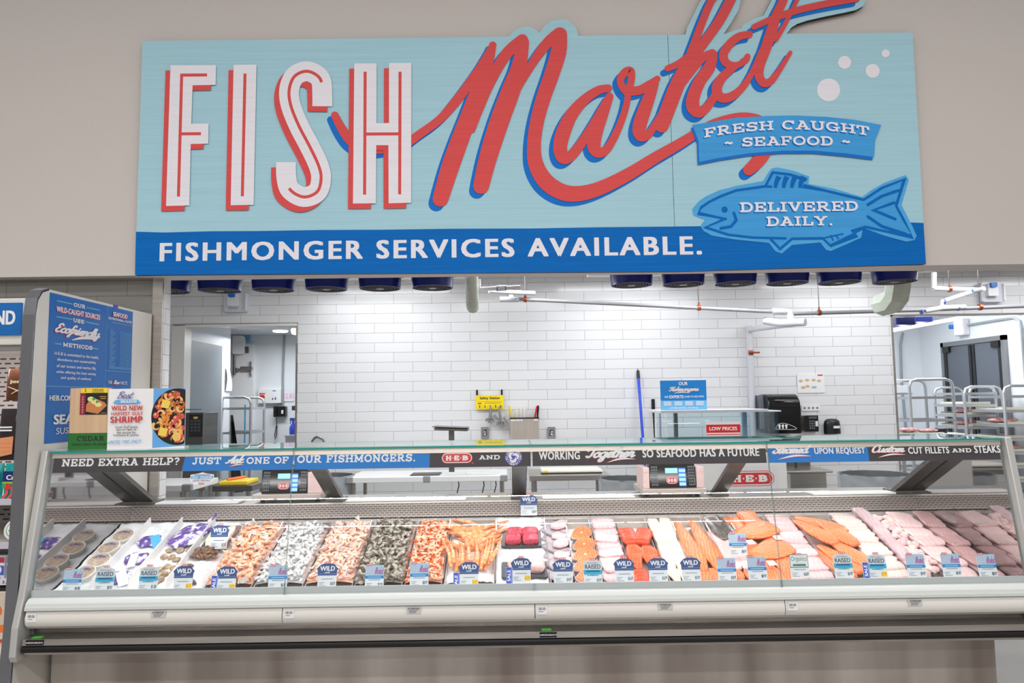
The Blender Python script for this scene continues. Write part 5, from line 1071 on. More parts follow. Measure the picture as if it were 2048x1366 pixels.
for k, (x, z, l) in enumerate(((-2.575, .990, 'white lidded dip tub leaning nearest the grey edged end panel'), (-2.70, .990, 'white lidded dip tub leaning second on the middle shelf'), (-2.64, 1.0, 'white lidded dip tub leaning behind the two front tubs'))):
    t = thing('dip_tub', l, 'dip tub', (x, 4.03+.06*(k == 2), z), 'white dip tubs'); t.rotation_euler = (math.radians(72), 0, 0)
    MB().lathe([(.045, -.05), (.053, -.003)], n=24).build('tub', white, None, smooth=30).parent = t
    MB().lathe([(.058, -.006), (.058, .004), (.052, .006), (0, .006)], n=28).build('lid', white, None, smooth=30).parent = t
    A = Art(PL((0, 0, .0065), (1, 0, 0), (0, 1, 0))); A.lay([circle(0, 0, .044)], (redp, greenp, redp)[k]); A.lay([circle(0, 0, .040)], paper); A.lay([rect(-.025, .0, .025, .014)], redp); A.lay([rect(-.03, -.012, .01, -.004)], greenp); A.build('print').parent = t
for k, (x, l) in enumerate(((-2.575, 'small blue and white box nearest the end panel on the lower shelf'), (-2.66, 'small blue and white box second on the lower shelf'), (-2.745, 'small blue and white box third on the lower shelf'))):
    t = thing('food_box', l, 'food box', (x, 3.97, .74), 'small blue and white boxes')
    MB().box((-.036, 0, 0), (.036, .06, .115)).build('carton', mat('box_white', (226, 228, 240), .5), None).parent = t
    A = Art(PL((0, 0, 0), (1, 0, 0), (0, 0, 1))); A.lay([rect(-.035, .085, .035, .114)], mat('box_red', (180, 60, 80), .5)); A.lay([rect(-.035, .02, .035, .07)], mat('box_blue', (80, 100, 190), .5)); A.lay([circle(0, .048, .022)], paper); A.lay([rect(-.03, .006, .02, .011)], grey_ink); A.build('print').parent = t
t = thing('shelf_sign', 'cream picture panel with an orange fruit slice below the lower shelf', 'sign', (-3.1, 3.75, .46))
MB().box((-5.5, 3.80, .462), (-2.462, 3.83, .71)).build('panel', mat('cream_panel', (214, 200, 186), .5, var=.05, vscale=(4, 1, 30)), t)
A = Art(PL((0, 3.799, 0), (1, 0, 0), (0, 0, 1))); A.lay([circle(-2.68, .62, .085, 28, .05)], orange_p); A.lay([circle(-2.68, .62, .075, 28, .042)], mat('orange_pale', (250, 190, 110), .5)); A.lay([[(-2.9, .53), (-2.47, .56), (-2.47, .52), (-2.9, .50)]], orange_p); A.lay([rect(-2.9, .465, -2.47, .48)], redp); A.build('print', t)
def pcard(x, y, z, w, h, text, label, mt=None):
    t = thing('shelf_price_card', label, 'price card', (x, y, z)); MB().box((-w/2, 0, 0), (w/2, .002, h)).build('card', mt or paper, None).parent = t
    A = Art(PL((0, 0, 0), (1, 0, 0), (0, 0, 1))); A.lay(fit(sans(text, .03), -w*.36, w*.36, h*.3, h*.8), ink); A.build('lettering').parent = t
pcard(-2.528, 4.03, 1.895, .05, .034, '12', 'white price card above the orange brown pouch'); pcard(-2.59, 4.0, 1.655, .062, .036, '$5.98', 'white price card under the orange brown pouch')
pcard(-2.60, 3.995, 1.128, .10, .026, '2/14', 'yellow price card on the upper shelf rail', yel); pcard(-2.575, 3.955, .902, .06, .028, '$5', 'white price card on the middle shelf rail'); pcard(-2.655, 3.915, .722, .07, .028, '2.98', 'white price card on the lower shelf rail')
# poster on the end panel
PP = PL((-2.3975, 0, 0), (0, 1, 0), (0, 0, 1))
t = thing('poster', 'large blue Ecofriendly poster on the white end panel', 'poster', (-2.399, 4.2, 1.86))
pb = mat('poster_blue', (14, 108, 192), .5); pcy = mat('poster_cyan', (110, 190, 226), .5)
MB().box((-2.3995, 3.775, 1.462), (-2.398, 4.615, 2.250)).build('sheet', pb, t)
A = Art(PP)
A.lay([rect(4.316, 1.462, 4.319, 2.25), rect(3.775, 1.758, 4.32, 1.761), rect(4.318, 1.862, 4.615, 1.865)], pcy)
def fp(polys, x0, yb, x1, yb1, yt, mt=paper, sh=None): px_text(A, polys, x0, yb, x1, yb1, yt, mt, sh)
psh = (bred, -.004, -.004)
zs = lambda L: [(80+x/4.1375, 570+y/4.1375) for x, y in L]
def Zb(polys, x0, yb, x1, yb1, yt, sh=None, mt=paper):
    (a, b_), (c, d), (e, f) = zs([(x0, yb), (x1, yb1), (x0, yt)]); fp(polys, a, b_, c, d, f, mt, sh)
for L in ([(140, 130), (268, 158)], [(384, 185), (494, 209)], [(135, 262), (268, 285)], [(375, 305), (488, 328)], [(122, 485), (182, 490)], [(428, 522), (480, 530)]):
    A.lay(ribbon([PP.uv(*q) for q in zs(L)], 'butt', w=.006), pcy)
Zb(slab('OUR', .24), 277, 182, 374, 196, 148); Zb(sans('WILD-CAUGHT SOURCES', .05, 1.05), 136, 218, 496, 290, 172, psh); Zb(slab('USE', .24), 272, 308, 364, 322, 274); Zb(script('Ecofriendly', .36), 118, 440, 494, 458, 318, psh)
A.lay(ribbon([PP.uv(*q)+(w,) for q, w in zip(zs([(262, 455), (350, 438), (446, 446)]), (.004, .016, .01))], 'round'), paper); Zb(slab('METHODS', .24), 184, 512, 428, 536, 476)
for i, (tx_, a, c) in enumerate((('H-E-B is committed to the health,', 114, 482), ('abundance and sustainability', 136, 458), ('of our oceans and marine life,', 132, 459), ('while offering the best variety', 128, 458), ('and quality of seafood.', 166, 418))):
    yb = 582+51*i-i*2; Zb(sans(tx_, .02), a, yb, c, yb+(c-a)*.095-1, yb-30)
Zb(sans('HEB.COM/SUSTAINABILITY', .05), 72, 948, 560, 965, 904); Zb(sans('SEAFOOD', .06), 105, 1138, 520, 1150, 1055); Zb(sans('SUSTAINABILITY', 0), 128, 1212, 560, 1225, 1160); Zb(sans('OUR', .03), 250, 1030, 330, 1035, 1000)
Zb(sans('SEAFOOD', .05), 600, 258, 718, 280, 222, psh); Zb(slab('NUTRITIONAL FACTS', .24), 560, 284, 752, 320, 264); Zb(sans('THE', .03), 555, 816, 592, 819, 790); Zb(script('Raw', .4), 600, 818, 656, 824, 785, psh); Zb(sans('FACTS', .03), 661, 823, 714, 826, 797)
for i in range(24):
    z = 2.105-i*.0095; A.lay([rect(4.345, z, 4.375+.012*((i*7) % 4), z+.0025)], pcy); A.lay([rect(4.46+.0145*k, z-.002, 4.468+.0145*k, z+.0015) for k in range(9)], pcy)
A.lay([rect(4.34, 1.885, 4.60, 1.888), rect(4.34, 1.877, 4.60, 1.880), rect(4.35, 2.155, 4.59, 2.158)], pcy)
A.build('print', t)
q = MB().box((-2.3995, 4.385, 2.235), (-2.397, 4.435, 2.268)).build('blue_tape', mat('violet_tape', (74, 92, 190), .5), None); props(q, 'short violet blue tape over the top edge of the Ecofriendly poster', 'tape')
# planks and sign standing on the canopy glass
t = thing('cedar_plank_pack', 'pack of cedar grilling planks with green band standing on the case glass', 'plank pack', (-2.212, 3.85, 1.425))
wood = mat('cedar_wood', (212, 178, 142), .6, var=.08, vscale=(40, 10, 2), detail=4)
for k in range(2): MB().box((-2.316+.003*k, 3.845+.014*k, 1.425), (-2.104-.003*k, 3.857+.014*k, 1.748)).build('plank', wood, t, bevel=.002)
A = Art(PL((0, 3.8445, 0), (1, 0, 0), (0, 0, 1)), .0003)
cg = mat('plank_green', (38, 112, 46), .5)
A.lay([rect(-2.318, 1.425, -2.102, 1.512)], cg); A.lay(fit(slab('CEDAR', .22), -2.272, -2.128, 1.470, 1.497), mat('plank_dark', (24, 44, 26), .5)); A.lay(fit(sans('GRILLING PLANKS', .03), -2.297, -2.103, 1.447, 1.459), mat('plank_dark'))
A.lay([rect(-2.258, 1.722, -2.118, 1.748)], yel); A.lay(fit(slab('CEDAR', .2), -2.20, -2.14, 1.732, 1.743), ink); A.lay([rect(-2.2, 1.725, -2.135, 1.728)], ink); A.lay(fit(sans('2', .03), -2.24, -2.23, 1.728, 1.744), ink)
A.lay([rect(-2.258, 1.608, -2.118, 1.722)], ink); A.lay([rect(-2.262, 1.608, -2.234, 1.722)], mat('plank_maroon', (140, 36, 52), .5)); A.lay([rect(-2.252, 1.618+.013*i, -2.243, 1.626+.013*i) for i in range(7)], mat('plank_rose', (206, 130, 130), .5))
A.lay([[(-2.23, 1.625), (-2.165, 1.612), (-2.12, 1.655), (-2.132, 1.672), (-2.20, 1.70), (-2.228, 1.66)]], mat('grilled_fish', (206, 130, 74), .5)); A.lay([circle(-2.205, 1.69, .018, 20, .013), circle(-2.185, 1.675, .018, 20, .013), circle(-2.165, 1.66, .018, 20, .012)], mat('lemon_print', (232, 222, 150), .5)); A.lay([circle(-2.19, 1.69, .008), circle(-2.172, 1.675, .007)], greenp)
A.lay([rect(-2.16, 1.70, -2.125, 1.703), rect(-2.155, 1.69, -2.125, 1.693), rect(-2.15, 1.615, -2.122, 1.617)], gold)
A.build('label', t)
t = thing('counter_sign', 'white Best In Season shrimp sign standing on the case glass', 'sign', (-1.905, 3.83, 1.425))
MB().box((-2.104, 3.828, 1.425), (-1.700, 3.833, 1.741)).build('board', paper, t)
MB().box((-2.104, 3.833, 1.425), (-1.700, 3.90, 1.428)).build('foot', clear, t)
A = Art(PL((0, 3.8275, 0), (1, 0, 0), (0, 0, 1)), .0003); lb2 = mat('sign_sky', (104, 172, 232), .5); vin = mat('sign_indigo', (66, 70, 156), .5)
A.lay([rect(-1.868, 1.4255, -1.7, 1.7405)], lb2); A.lay([[(-1.868, 1.4255), (-1.7, 1.4255), (-1.7, 1.44), (-1.868, 1.43)]], paper)
cx, cz, R_ = -1.742, 1.592, .135
def clipc(q): return [(min(x, -1.7005), z) for x, z in q]
A.lay([clipc(circle(cx, cz, R_, 48, .148))], mat('dish_black', (34, 32, 32), .4)); rnd = random.Random(4)
fo = [mat('food_orange', (232, 142, 62), .5), mat('food_pale', (244, 192, 118), .5), mat('food_red', (222, 84, 84), .5), mat('food_yellow', (246, 214, 90), .5), mat('food_brown', (190, 96, 44), .5)]
for i in range(110):
    a, r = rnd.uniform(0, 6.28), R_*.86*math.sqrt(rnd.random()); x, z = cx+r*math.cos(a), cz+r*1.05*math.sin(a)
    if x > -1.716: continue
    if i % 4 < 3:
        a0 = rnd.uniform(0, 6); A.lay(xf(ribbon([(x+.017*math.cos(a0+k*.8), z+.017*math.sin(a0+k*.8), .016-.0028*k) for k in range(5)]), lambda p, q_: (min(p, -1.7005), q_)), fo[(0, 1, 4, 0)[i % 4]])
    else: A.lay([circle(x, z, .016)], fo[2]); A.lay([circle(x-.004, z+.005, .006)], fo[1])
for x, z in ((-1.81, 1.515), (-1.80, 1.66)): A.lay([[(x-.026, z-.018), (x+.016, z-.026), (x+.026, z+.014), (x-.014, z+.024)]], fo[3])
A.lay([circle(-1.738, 1.487, .022)], fo[3]); A.lay([circle(-1.738, 1.487, .017)], fo[1])
A.lay(fit(script('Best', .16), -2.055, -1.965, 1.69, 1.728), vin); A.lay([[(-2.075, 1.668), (-2.06, 1.683), (-1.945, 1.683), (-1.93, 1.668), (-1.945, 1.664), (-2.06, 1.664)]], lb2); A.lay(fit(slab('SEASON', .22), -2.035, -1.95, 1.667, 1.681), paper)
A.lay(fit(sans('WILD NEW', .05, 1.1), -2.082, -1.918, 1.628, 1.652), redp); A.lay(fit(sans('HARVEST GULF', .04, 1.1), -2.082, -1.918, 1.603, 1.620), redp); A.lay(fit(sans('SHRIMP', .05, 1.1), -2.086, -1.918, 1.564, 1.597), redp)
for i, (s_, hw) in enumerate((('Local Gulf boats', .058), ('put us right at', .052), ('the source for', .050), ('freshness & quality.', .068))): A.lay(fit(sans(s_, .02, 1.1), -2.0-hw, -2.0+hw, 1.540-.0145*i-.004, 1.551-.0145*i-.002), ink)
A.lay(xf(fit(sans('LIMITED TIME ONLY!', .03, 1.1), -2.098, -1.925, 1.455, 1.472), lambda x, y: (x+(y-1.455)*.25, y+(x+2.098)*.03)), lb2); A.build('print', t)
# small hanging sign on the glass
t = thing('glass_sticker', 'little Now In Season cut-out sign on the glass under JUST Ask', 'sign', GP.p3(*GP.uv(402, 956), .006))
pl = PL(GP.p3(*GP.uv(402, 956), -.012), GP.u, GP.v)
A = Art(pl, .0, .0003); A.lay([[(-.06, -.012), (-.045, -.02), (-.02, -.022), (-.018, -.034), (.018, -.034), (.02, -.022), (.045, -.02), (.06, -.012), (.06, .018), (.02, .024), (0, .03), (-.02, .024), (-.06, .018)]], paper); A.lay([rect(-.056, -.003, .056, .012)], lb2); A.lay(fit(slab('NOW', .22), -.05, -.022, -.001, .010)+fit(slab('SEASON', .22), -.008, .05, -.001, .010), paper); A.lay(fit(sans('LIMITED TIME ONLY'), -.045, .045, -.017, -.007), vin); A.lay([rect(-.04, .015, .04, .018)], vin); heb(A, -.016, .016, -.033, -.021, False); A.build('card', t)
# ------------------------------------------------------------------ unit coolers with blue fans
fan_b = mat('fan_blue', (26, 40, 120), .3); evap_m = mat('cooler_casing', (214, 216, 216), .35, .2)
def cooler(x0, x1, fans, label):
    t = thing('unit_cooler', label, 'cooler', ((x0+x1)/2, 5.3, 2.62))
    b = MB(); b.extrude_x([(5.02, 2.60), (5.58, 2.60), (5.72, 2.70), (5.72, 2.97), (5.0, 2.97), (5.0, 2.66)], x0, x1); b.build('casing', evap_m, t)
    for fx in fans:
        s_ = MB().lathe([(.150, 2.60), (.176, 2.60), (.176, 2.585), (.158, 2.575), (.150, 2.50), (.152, 2.487), (.144, 2.487), (.142, 2.50), (.140, 2.57)], (fx, 5.3, 0), 28).build('fan_shroud', fan_b, t, smooth=50)
        g = MB()
        for r in (.03, .05, .07, .09, .11, .13): g.tube([(fx+r*math.cos(2*math.pi*k/20), 5.3+r*math.sin(2*math.pi*k/20), 2.487) for k in range(21)], .0016, 4, False)
        for k in range(8): a = math.pi*k/4+.2; g.cyl((fx+.02*math.cos(a), 5.3+.02*math.sin(a), 2.487), (fx+.146*math.cos(a), 5.3+.146*math.sin(a), 2.489), .002, None, 4)
        g.build('fan_guard', steel_dark, s_)
        MB().lathe([(.0, 2.483), (.028, 2.484), (.028, 2.492), (0, 2.493)], (fx, 5.3, 0), 14).build('hub_badge', mat('badge_silver', (150, 156, 176), .4), s_)
        bl = MB()
        for k in range(5):
            a = 2*math.pi*k/5; c_, s2 = math.cos(a), math.sin(a)
            f = lambda r, w, z: (fx+r*c_-w*s2, 5.3+r*s2+w*c_, z)
            bl.add([f(.03, -.02, 2.53), f(.13, -.05, 2.545), f(.13, .05, 2.515), f(.03, .02, 2.52)], [(0, 1, 2, 3)])
        bl.build('fan_blades', mat('blade_navy', (14, 20, 60), .4), s_)
        k_ = MB()
        for sx in (-1, 1): k_.box((fx+sx*.17-.008, 5.28, 2.565), (fx+sx*.17+.008, 5.30, 2.60))
        MB().box((fx+.150, 5.22, 2.555), (fx+.185, 5.24, 2.572)).build('bracket', fan_b, s_)
    return t
cooler(-2.75, -.30, [-2.50, -2.119, -1.725, -1.335, -.941, -.554], 'white ceiling cooler with six blue fans above the doorway and scale')
cooler(.62, 3.28, [.915, 1.299, 1.684, 2.068, 2.453, 2.864], 'white ceiling cooler with six blue fans above the fish tank')
wrap = mat('grey_green_wrap', (196, 204, 190), .55, var=.05, vscale=(8, 8, 40))
o = MB().tube([(-.28, 5.62, 2.70), (-.28, 5.62, 2.46), (-.28, 5.64, 2.425), (-.28, 5.68, 2.405), (-.28, 5.75, 2.40)], .05, 16).build('wrapped_pipe', wrap, None, smooth=50); props(o, 'slim grey green wrapped pipe elbow under the cooler above the scale pan', 'wrapped pipe')
o = MB().tube([(3.05, 5.60, 2.70), (3.05, 5.60, 2.50), (3.05, 5.63, 2.43), (3.05, 5.70, 2.39), (3.05, 5.85, 2.39)], .095, 8).build('wrapped_pipe', wrap, None, smooth=30); props(o, 'fat grey green wrapped pipe elbow under the cooler near the second doorway', 'wrapped pipe')
# ------------------------------------------------------------------ drain pipes
pvc = mat('white_pvc', (214, 214, 220), .3); pvc_g = mat('grey_pvc', (150, 150, 153), .4); copper = mat('copper_clamp', (160, 78, 50), .35, .6); blu_ring = mat('blue_cement', (80, 110, 190), .5)
t = thing('drain_pipe', 'long thin grey drain pipe sloping across the tiled wall on copper clamps', 'drain pipe', (1.2, 6.4, 2.5))
MB().tube([(.02, 6.4, 2.556), (1.2, 6.4, 2.482), (2.45, 6.4, 2.402)], .0165, 10).build('pipe', pvc_g, t, smooth=40)
MB().tube([(2.51, 6.4, 2.388), (3.6, 6.4, 2.405), (5.2, 6.4, 2.445)], .018, 10).build('pipe', pvc_g, t, smooth=40)
for x, z in ((.155, 2.548), (1.70, 2.452), (2.77, 2.394)):
    MB().cyl((x, 6.4, z+.02), (x, 6.4, 2.97), .004, None, 6).build('hanger_rod', steel_dark, t); MB().tube([(x-.013, 6.4, z), (x+.013, 6.4, z)], .026, 10).cyl((x, 6.4, z+.02), (x, 6.4, z+.05), .008).build('clamp', copper, t, smooth=40)
MB().tube([(2.35, 6.40, 2.41), (2.47, 6.40, 2.408), (2.50, 6.40, 2.40), (2.505, 6.38, 2.36), (2.51, 6.37, 2.29)], .03, 12).tube([(2.30, 6.46, 2.335), (2.40, 6.36, 2.30), (2.56, 6.20, 2.29)], .034, 12).build('trap_fitting', pvc, t, smooth=50)
MB().tube([(-.16, 6.2, 2.60), (.0, 6.3, 2.60), (.24, 6.38, 2.60)], .02, 10).build('branch', pvc, t, smooth=50)
MB().tube([(.03, 6.4, 2.60), (.03, 6.4, 2.55)], .019, 10).tube([(-.07, 6.4, 2.553), (.10, 6.4, 2.548)], .024, 10).build('tee_fitting', pvc, t, smooth=40)
t = thing('branch_pipe', 'short white pipe with blue rings between the slim wrapped pipe and the drain pipe', 'pipe', (-.1, 5.9, 2.58))
MB().tube([(-.235, 5.72, 2.62), (-.235, 5.72, 2.535)], .022, 10).tube([(-.28, 5.72, 2.538), (.10, 5.72, 2.550)], .017, 10).build('pipe', pvc, t, smooth=40)
MB().tube([(-.08, 5.72, 2.544), (-.02, 5.72, 2.546)], .023, 10).build('union', pvc, t, smooth=40); MB().tube([(-.088, 5.72, 2.544), (-.08, 5.72, 2.544)], .0235, 10).tube([(-.02, 5.72, 2.546), (-.012, 5.72, 2.546)], .0235, 10).build('ring', blu_ring, t)
t = thing('branch_pipe', 'stepped white pipe with blue rings beside the white wall box', 'pipe', (4.3, 6.3, 2.5))
MB().tube([P(1866, 577, Y=6.4), P(1960, 580, Y=6.4)], .022, 10).tube([P(1968, 577, Y=6.3), P(1950, 582, Y=6.4), P(1942, 584, Y=6.4), P(1884, 603, Y=6.4), P(1884, 617, Y=6.4)], .020, 10).tube([P(1850, 622, Y=6.4), P(1884, 616, Y=6.4), P(1930, 614, Y=6.4)], .024, 10).tube([P(1868, 545, Y=6.4), P(1868, 577, Y=6.4)], .022, 10).build('pipe', pvc, t, smooth=40)
for px, py in ((1942, 581), (1955, 580), (1888, 603), (1843, 623), (1916, 616)): p = P(px, py, Y=6.4); MB().tube([p-V((.006, 0, 0)), p+V((.006, 0, 0))], .026, 10).build('ring', blu_ring, t)
for px, y0, y1 in ((1899, 520, 578), (1960, 520, 614)): a, c = P(px, y1, Y=6.4), P(px, y0, Y=6.4); MB().cyl(a, (a.x, a.y, 2.97), .004, None, 6).build('hanger_rod', steel_dark, t); MB().tube([a-V((.012, 0, 0)), a+V((.012, 0, 0))], .03, 10).build('clamp', copper, t)
t = thing('wall_pipe', 'white vertical pipe on the tiles with an arm to the drain pipe above', 'pipe', (2.58, 7.7, 1.5))
MB().tube([(2.575, 7.70, 1.0), (2.572, 7.70, 2.42)], .034, 12).build('pipe', pvc, t, smooth=40); MB().tube([(2.572, 7.66, 2.37), (2.55, 6.9, 2.33), (2.53, 6.42, 2.30)], .03, 12).build('arm', pvc, t, smooth=40)
p = P(1506, 705, Y=7.66); MB().tube([p-V((.045, 0, 0)), p-V((.0, 0, 0))], .024, 8).tube([p, p+V((.07, 0, 0))], .010, 8).build('clamp', copper, t, smooth=40)
# ------------------------------------------------------------------ wall boxes
lens = mat('blue_lens', (30, 110, 200), .25)
def wallbox(x, z, label):
    t = thing('wall_box', label, 'wall box', (x, 7.7, z))
    MB().rbox((x, 7.715, z), (.25, .07, .21), .03, axis=1).build('backplate', mat('clear_cover', (216, 218, 228), .2), t, smooth=40); MB().rbox((x-.02, 7.67, z+.02), (.11, .06, .13), .015, axis=1).build('device', white, t, smooth=40)
    MB().rbox((x-.025, 7.63, z+.07), (.065, .04, .05), .012, axis=1).build('blue_lens', lens, t, smooth=40); MB().box((x+.105, 7.66, z-.09), (x+.12, 7.70, z+.09)).build('latch', white, t); MB().box((x-.08, 7.678, z-.06), (x+.03, 7.68, z-.055)).box((x-.07, 7.678, z-.075), (x+.02, 7.68, z-.07)).build('lettering', grey_ink, t)
wallbox(-2.90, 2.74, 'white wall box with blue lens above the doorway with the grey door'); wallbox(5.20, 2.74, 'white wall box with blue lens near the stepped white pipe')
# ------------------------------------------------------------------ things on and by the tiled wall
t = thing('safety_board', 'yellow Safety Station board with hooks on the tiled wall', 'safety board', (-.08, 7.72, 1.55))
x0, x1, z0, z1 = P(952, 819, Y=7.71).x, P(1007, 790, Y=7.71).x, P(980, 819, Y=7.71).z, P(980, 790.5, Y=7.71).z
yb_ = mat('safety_yellow', (252, 222, 24), .45)
MB().rbox(((x0+x1)/2, 7.715, (z0+z1)/2), (x1-x0, .012, z1-z0), .008, axis=1).build('board', yb_, t)
A = Art(PL((0, 7.7085, 0), (1, 0, 0), (0, 0, 1))); h_ = z1-z0; A.lay(fit(sans('Safety Station', .04), x0+.04, x1-.04, z0+h_*.66, z0+h_*.9), ink); A.lay([rect(x0+.015, z0+h_*.56, x1-.015, z0+h_*.575), rect(x0+.02, z0+h_*.40, x0+.06, z0+h_*.48), rect(x0+.09, z0+h_*.44, x1-.03, z0+h_*.47)], mat('board_ink', (150, 124, 20), .5)); A.build('lettering', t)
for i in range(5): x = x0+.04+i*(x1-x0-.07)/4; MB().tube([(x, 7.70, z0+h_*.30), (x, 7.68, z0+h_*.14), (x, 7.675, z0+h_*.22)], .005, 6).build('hook', steel_dark, t)
for x in (x0+.012, x1-.018): MB().rbox((x, 7.72, z1+.03), (.02, .02, .06), .008, axis=1).build('clip', black, t)
mesh_g = mat('steel_mesh_glove', (186, 186, 186), .4, .4, rgb2=(130, 130, 130), vscale=(220, 220, 220), bump=.8, bscale=300)
def glove(x, z, L, label, lean):
    t = thing('mesh_glove', label, 'glove', (x, 7.68, z))
    b = MB(); b.tube([(x, 7.675, z), (x+lean*.2, 7.675, z-L*.3), (x+lean*.5, 7.675, z-L*.58), (x+lean*.6, 7.675, z-L*.66)], [.022, .034, .046, .036], 12, True, .4); b.build('palm', mesh_g, t, smooth=60)
    for k in range(4): MB().tube([(x+lean*.6-.033+.022*k, 7.675, z-L*.62), (x+lean*.8-.042+.028*k, 7.672, z-L*(.78, .86, .9, .84)[k])], [.013, .009], 8).build('finger', mesh_g, t, smooth=60)
    MB().tube([(x+lean*.4+.038, 7.675, z-L*.45), (x+lean*.5+.085, 7.672, z-L*.72)], [.015, .010], 8).build('thumb', mesh_g, t, smooth=60)
p = P(981, 813, Y=7.68); glove(p.x, p.z, .20, 'dark steel mesh glove hanging under the middle of the Safety Station board', -.01); p = P(999, 812, Y=7.68); glove(p.x, p.z, .26, 'lighter steel mesh glove hanging under the corner of the Safety Station board', .02)
t = thing('knife_rack', 'steel knife rack box on the tiled wall', 'knife rack', (.18, 7.7, 1.3)); x0, x1, z0, z1 = P(1021, 870, Y=7.68).x, P(1078, 870, Y=7.68).x, P(1050, 874, Y=7.68).z, P(1050, 835, Y=7.68).z
MB().box((x0, 7.66, z0-.1), (x1, 7.75, z1-.012)).build('box', mat('rack_steel', (196, 186, 176), .35, .5, var=.06, vscale=(60, 5, 3)), t); MB().box((x0-.004, 7.655, z1-.012), (x1+.004, 7.75, z1)).build('rim', black, t)
for i, (u, w) in enumerate(((.02, .07), (.2, .06), (.36, .03), (.82, .06))): MB().box((x0+u*(x1-x0), 7.6585, z1-.035), (x0+u*(x1-x0)+w*.7, 7.66, z1-.018)).build('sticker', paper, t)
kn_w = mat('knife_white', (240, 238, 228), .4)
for u, du, L, mm, lb in ((.10, -.035, .12, yb_, 'yellow handled knife leaning in the steel knife rack'), (.24, -.004, .13, kn_w, 'white handled knife beside the yellow handled knife'), (.38, .0, .13, kn_w, 'white handled knife in the middle of the knife rack'), (.48, .01, .135, kn_w, 'white handled knife beside the yellow edged gap of the rack'), (.84, .03, .12, heb_red, 'red handled knife leaning in the steel knife rack'), (.95, .012, .125, black, 'black handled sharpener beside the red handled knife')):
    x = x0+u*(x1-x0); o = MB().tube([(x, 7.70, z1-.09), (x+du*.4, 7.70, z1+.02), (x+du, 7.70, z1+L*.8), (x+du*1.1, 7.70, z1+L)], [.012, .013, .016, .012], 8, True, .7).build('knife', mm, None, smooth=50); props(o, lb, 'knife', 'knives in the rack')
for px, l in ((970, 'chrome wall tap plate under the Safety Station board'), (1103, 'chrome wall tap plate beside the knife rack')):
    p = P(px, 872, Y=7.72); t = thing('wall_tap', l, 'tap', p, 'chrome wall tap plates'); MB().rbox((p.x, 7.735, p.z+.03), (.085, .02, .13), .01, axis=1).build('plate', chrome, t, smooth=30); MB().tube([(p.x, 7.72, p.z+.06), (p.x, 7.68, p.z+.05), (p.x, 7.67, p.z+.0)], .02, 10).build('spout', mat('dark_chrome', (120, 124, 140), .1, 1), t, smooth=50)
t = thing('scale_pan', 'steel scale pan on a short pedestal before the tiled wall', 'scale', P(902, 880, Y=6.9)); p = P(904, 858, Y=6.9)
MB().obox((p.x, 6.9, p.z), (.31, .28, .022), Matrix.Rotation(.05, 3, 'Y')).obox((p.x-.01, 6.9, p.z+.02), (.33, .32, .008), Matrix.Rotation(.05, 3, 'Y')).build('pan', steel_dark, t, bevel=.004); MB().box((p.x-.03, 6.88, p.z-.4), (p.x+.02, 6.93, p.z-.01)).build('pedestal', steel_dark, t)
p = P(636, 884, Y=7.66); t = thing('steel_ring', 'round steel strainer edge peeping over the case glass', 'strainer', p); b = MB(); b.tube([(p.x+.062*math.cos(math.pi*k/12), 7.66, p.z-.01+.062*math.sin(math.pi*k/12)) for k in range(25)], .013, 8, False); b.box((p.x-.01, 7.66, p.z+.04), (p.x+.01, 7.75, p.z+.055)); b.build('ring', mat('mottled_steel', (210, 212, 214), .2, .9, rgb2=(90, 90, 94), vscale=(90, 90, 90)), t, smooth=60)
# poles leaning on the wall
a, c = P(1286, 880, Y=7.5), P(1277, 757, Y=7.7); t = thing('squeegee_pole', 'blue pole with black tip leaning against the tiled wall', 'pole', a); d = (c-a); MB().tube([a-d*.6, c], .015, 10).build('pole', mat('pole_blue', (20, 70, 214), .35), t, smooth=50); MB().tube([c, c+d*.13], [.018, .016], 10).tube([c+d*.13, c+d*.17], [.006, .002], 8).build('tip', black, t, smooth=50)
a, c = P(1309, 880, Y=7.5), P(1307, 826, Y=7.68); t = thing('brush_handle', 'short black and white brush handle beside the fish tank', 'brush', a); d = c-a; MB().tube([a, c], [.006, .011], 8).build('handle', black, t); MB().obox(c+d*.30, (.035, .02, .13)).build('grip', black, t, bevel=.004); MB().obox(c+d*.08, (.036, .021, .03)).build('band', white, t); MB().tube([c+d*.6, c+d*.85], .003, 6).build('loop', white, t)
# fish tank, its signs
t = thing('fish_tank', 'long clear water tank with grey lid on the back counter', 'fish tank', (1.75, 6.2, 1.2)); a, c = P(1336, 880, Y=6.0), P(1556, 823, Y=6.0)
tx0, tx1, tz0, tz1 = a.x, c.x, 1.20, c.z
wtr = glass('tank_water_glass', (.80, .88, .90), 1.33)
MB().box((tx0, 6.0, tz0), (tx1, 6.45, tz1)).build('tank', wtr, t)
MB().box((tx0-.06, 5.97, tz1), (tx1-.09, 6.48, tz1+.022)).box((tx1-.09, 5.98, tz1-.002), (tx1+.02, 6.47, tz1+.010)).build('lid', mat('tank_lid', (214, 218, 228), .35), t, bevel=.003)
for u, w, mm in ((.0, .012, lens), (.14, .03, steel_dark), (.80, .035, mat('tank_blue_grey', (150, 176, 204), .3))): MB().box((tx0+u*(tx1-tx0)+.02, 6.40, tz0), (tx0+u*(tx1-tx0)+.02+w, 6.44, tz1-.01)).build('fitting', mm, t)
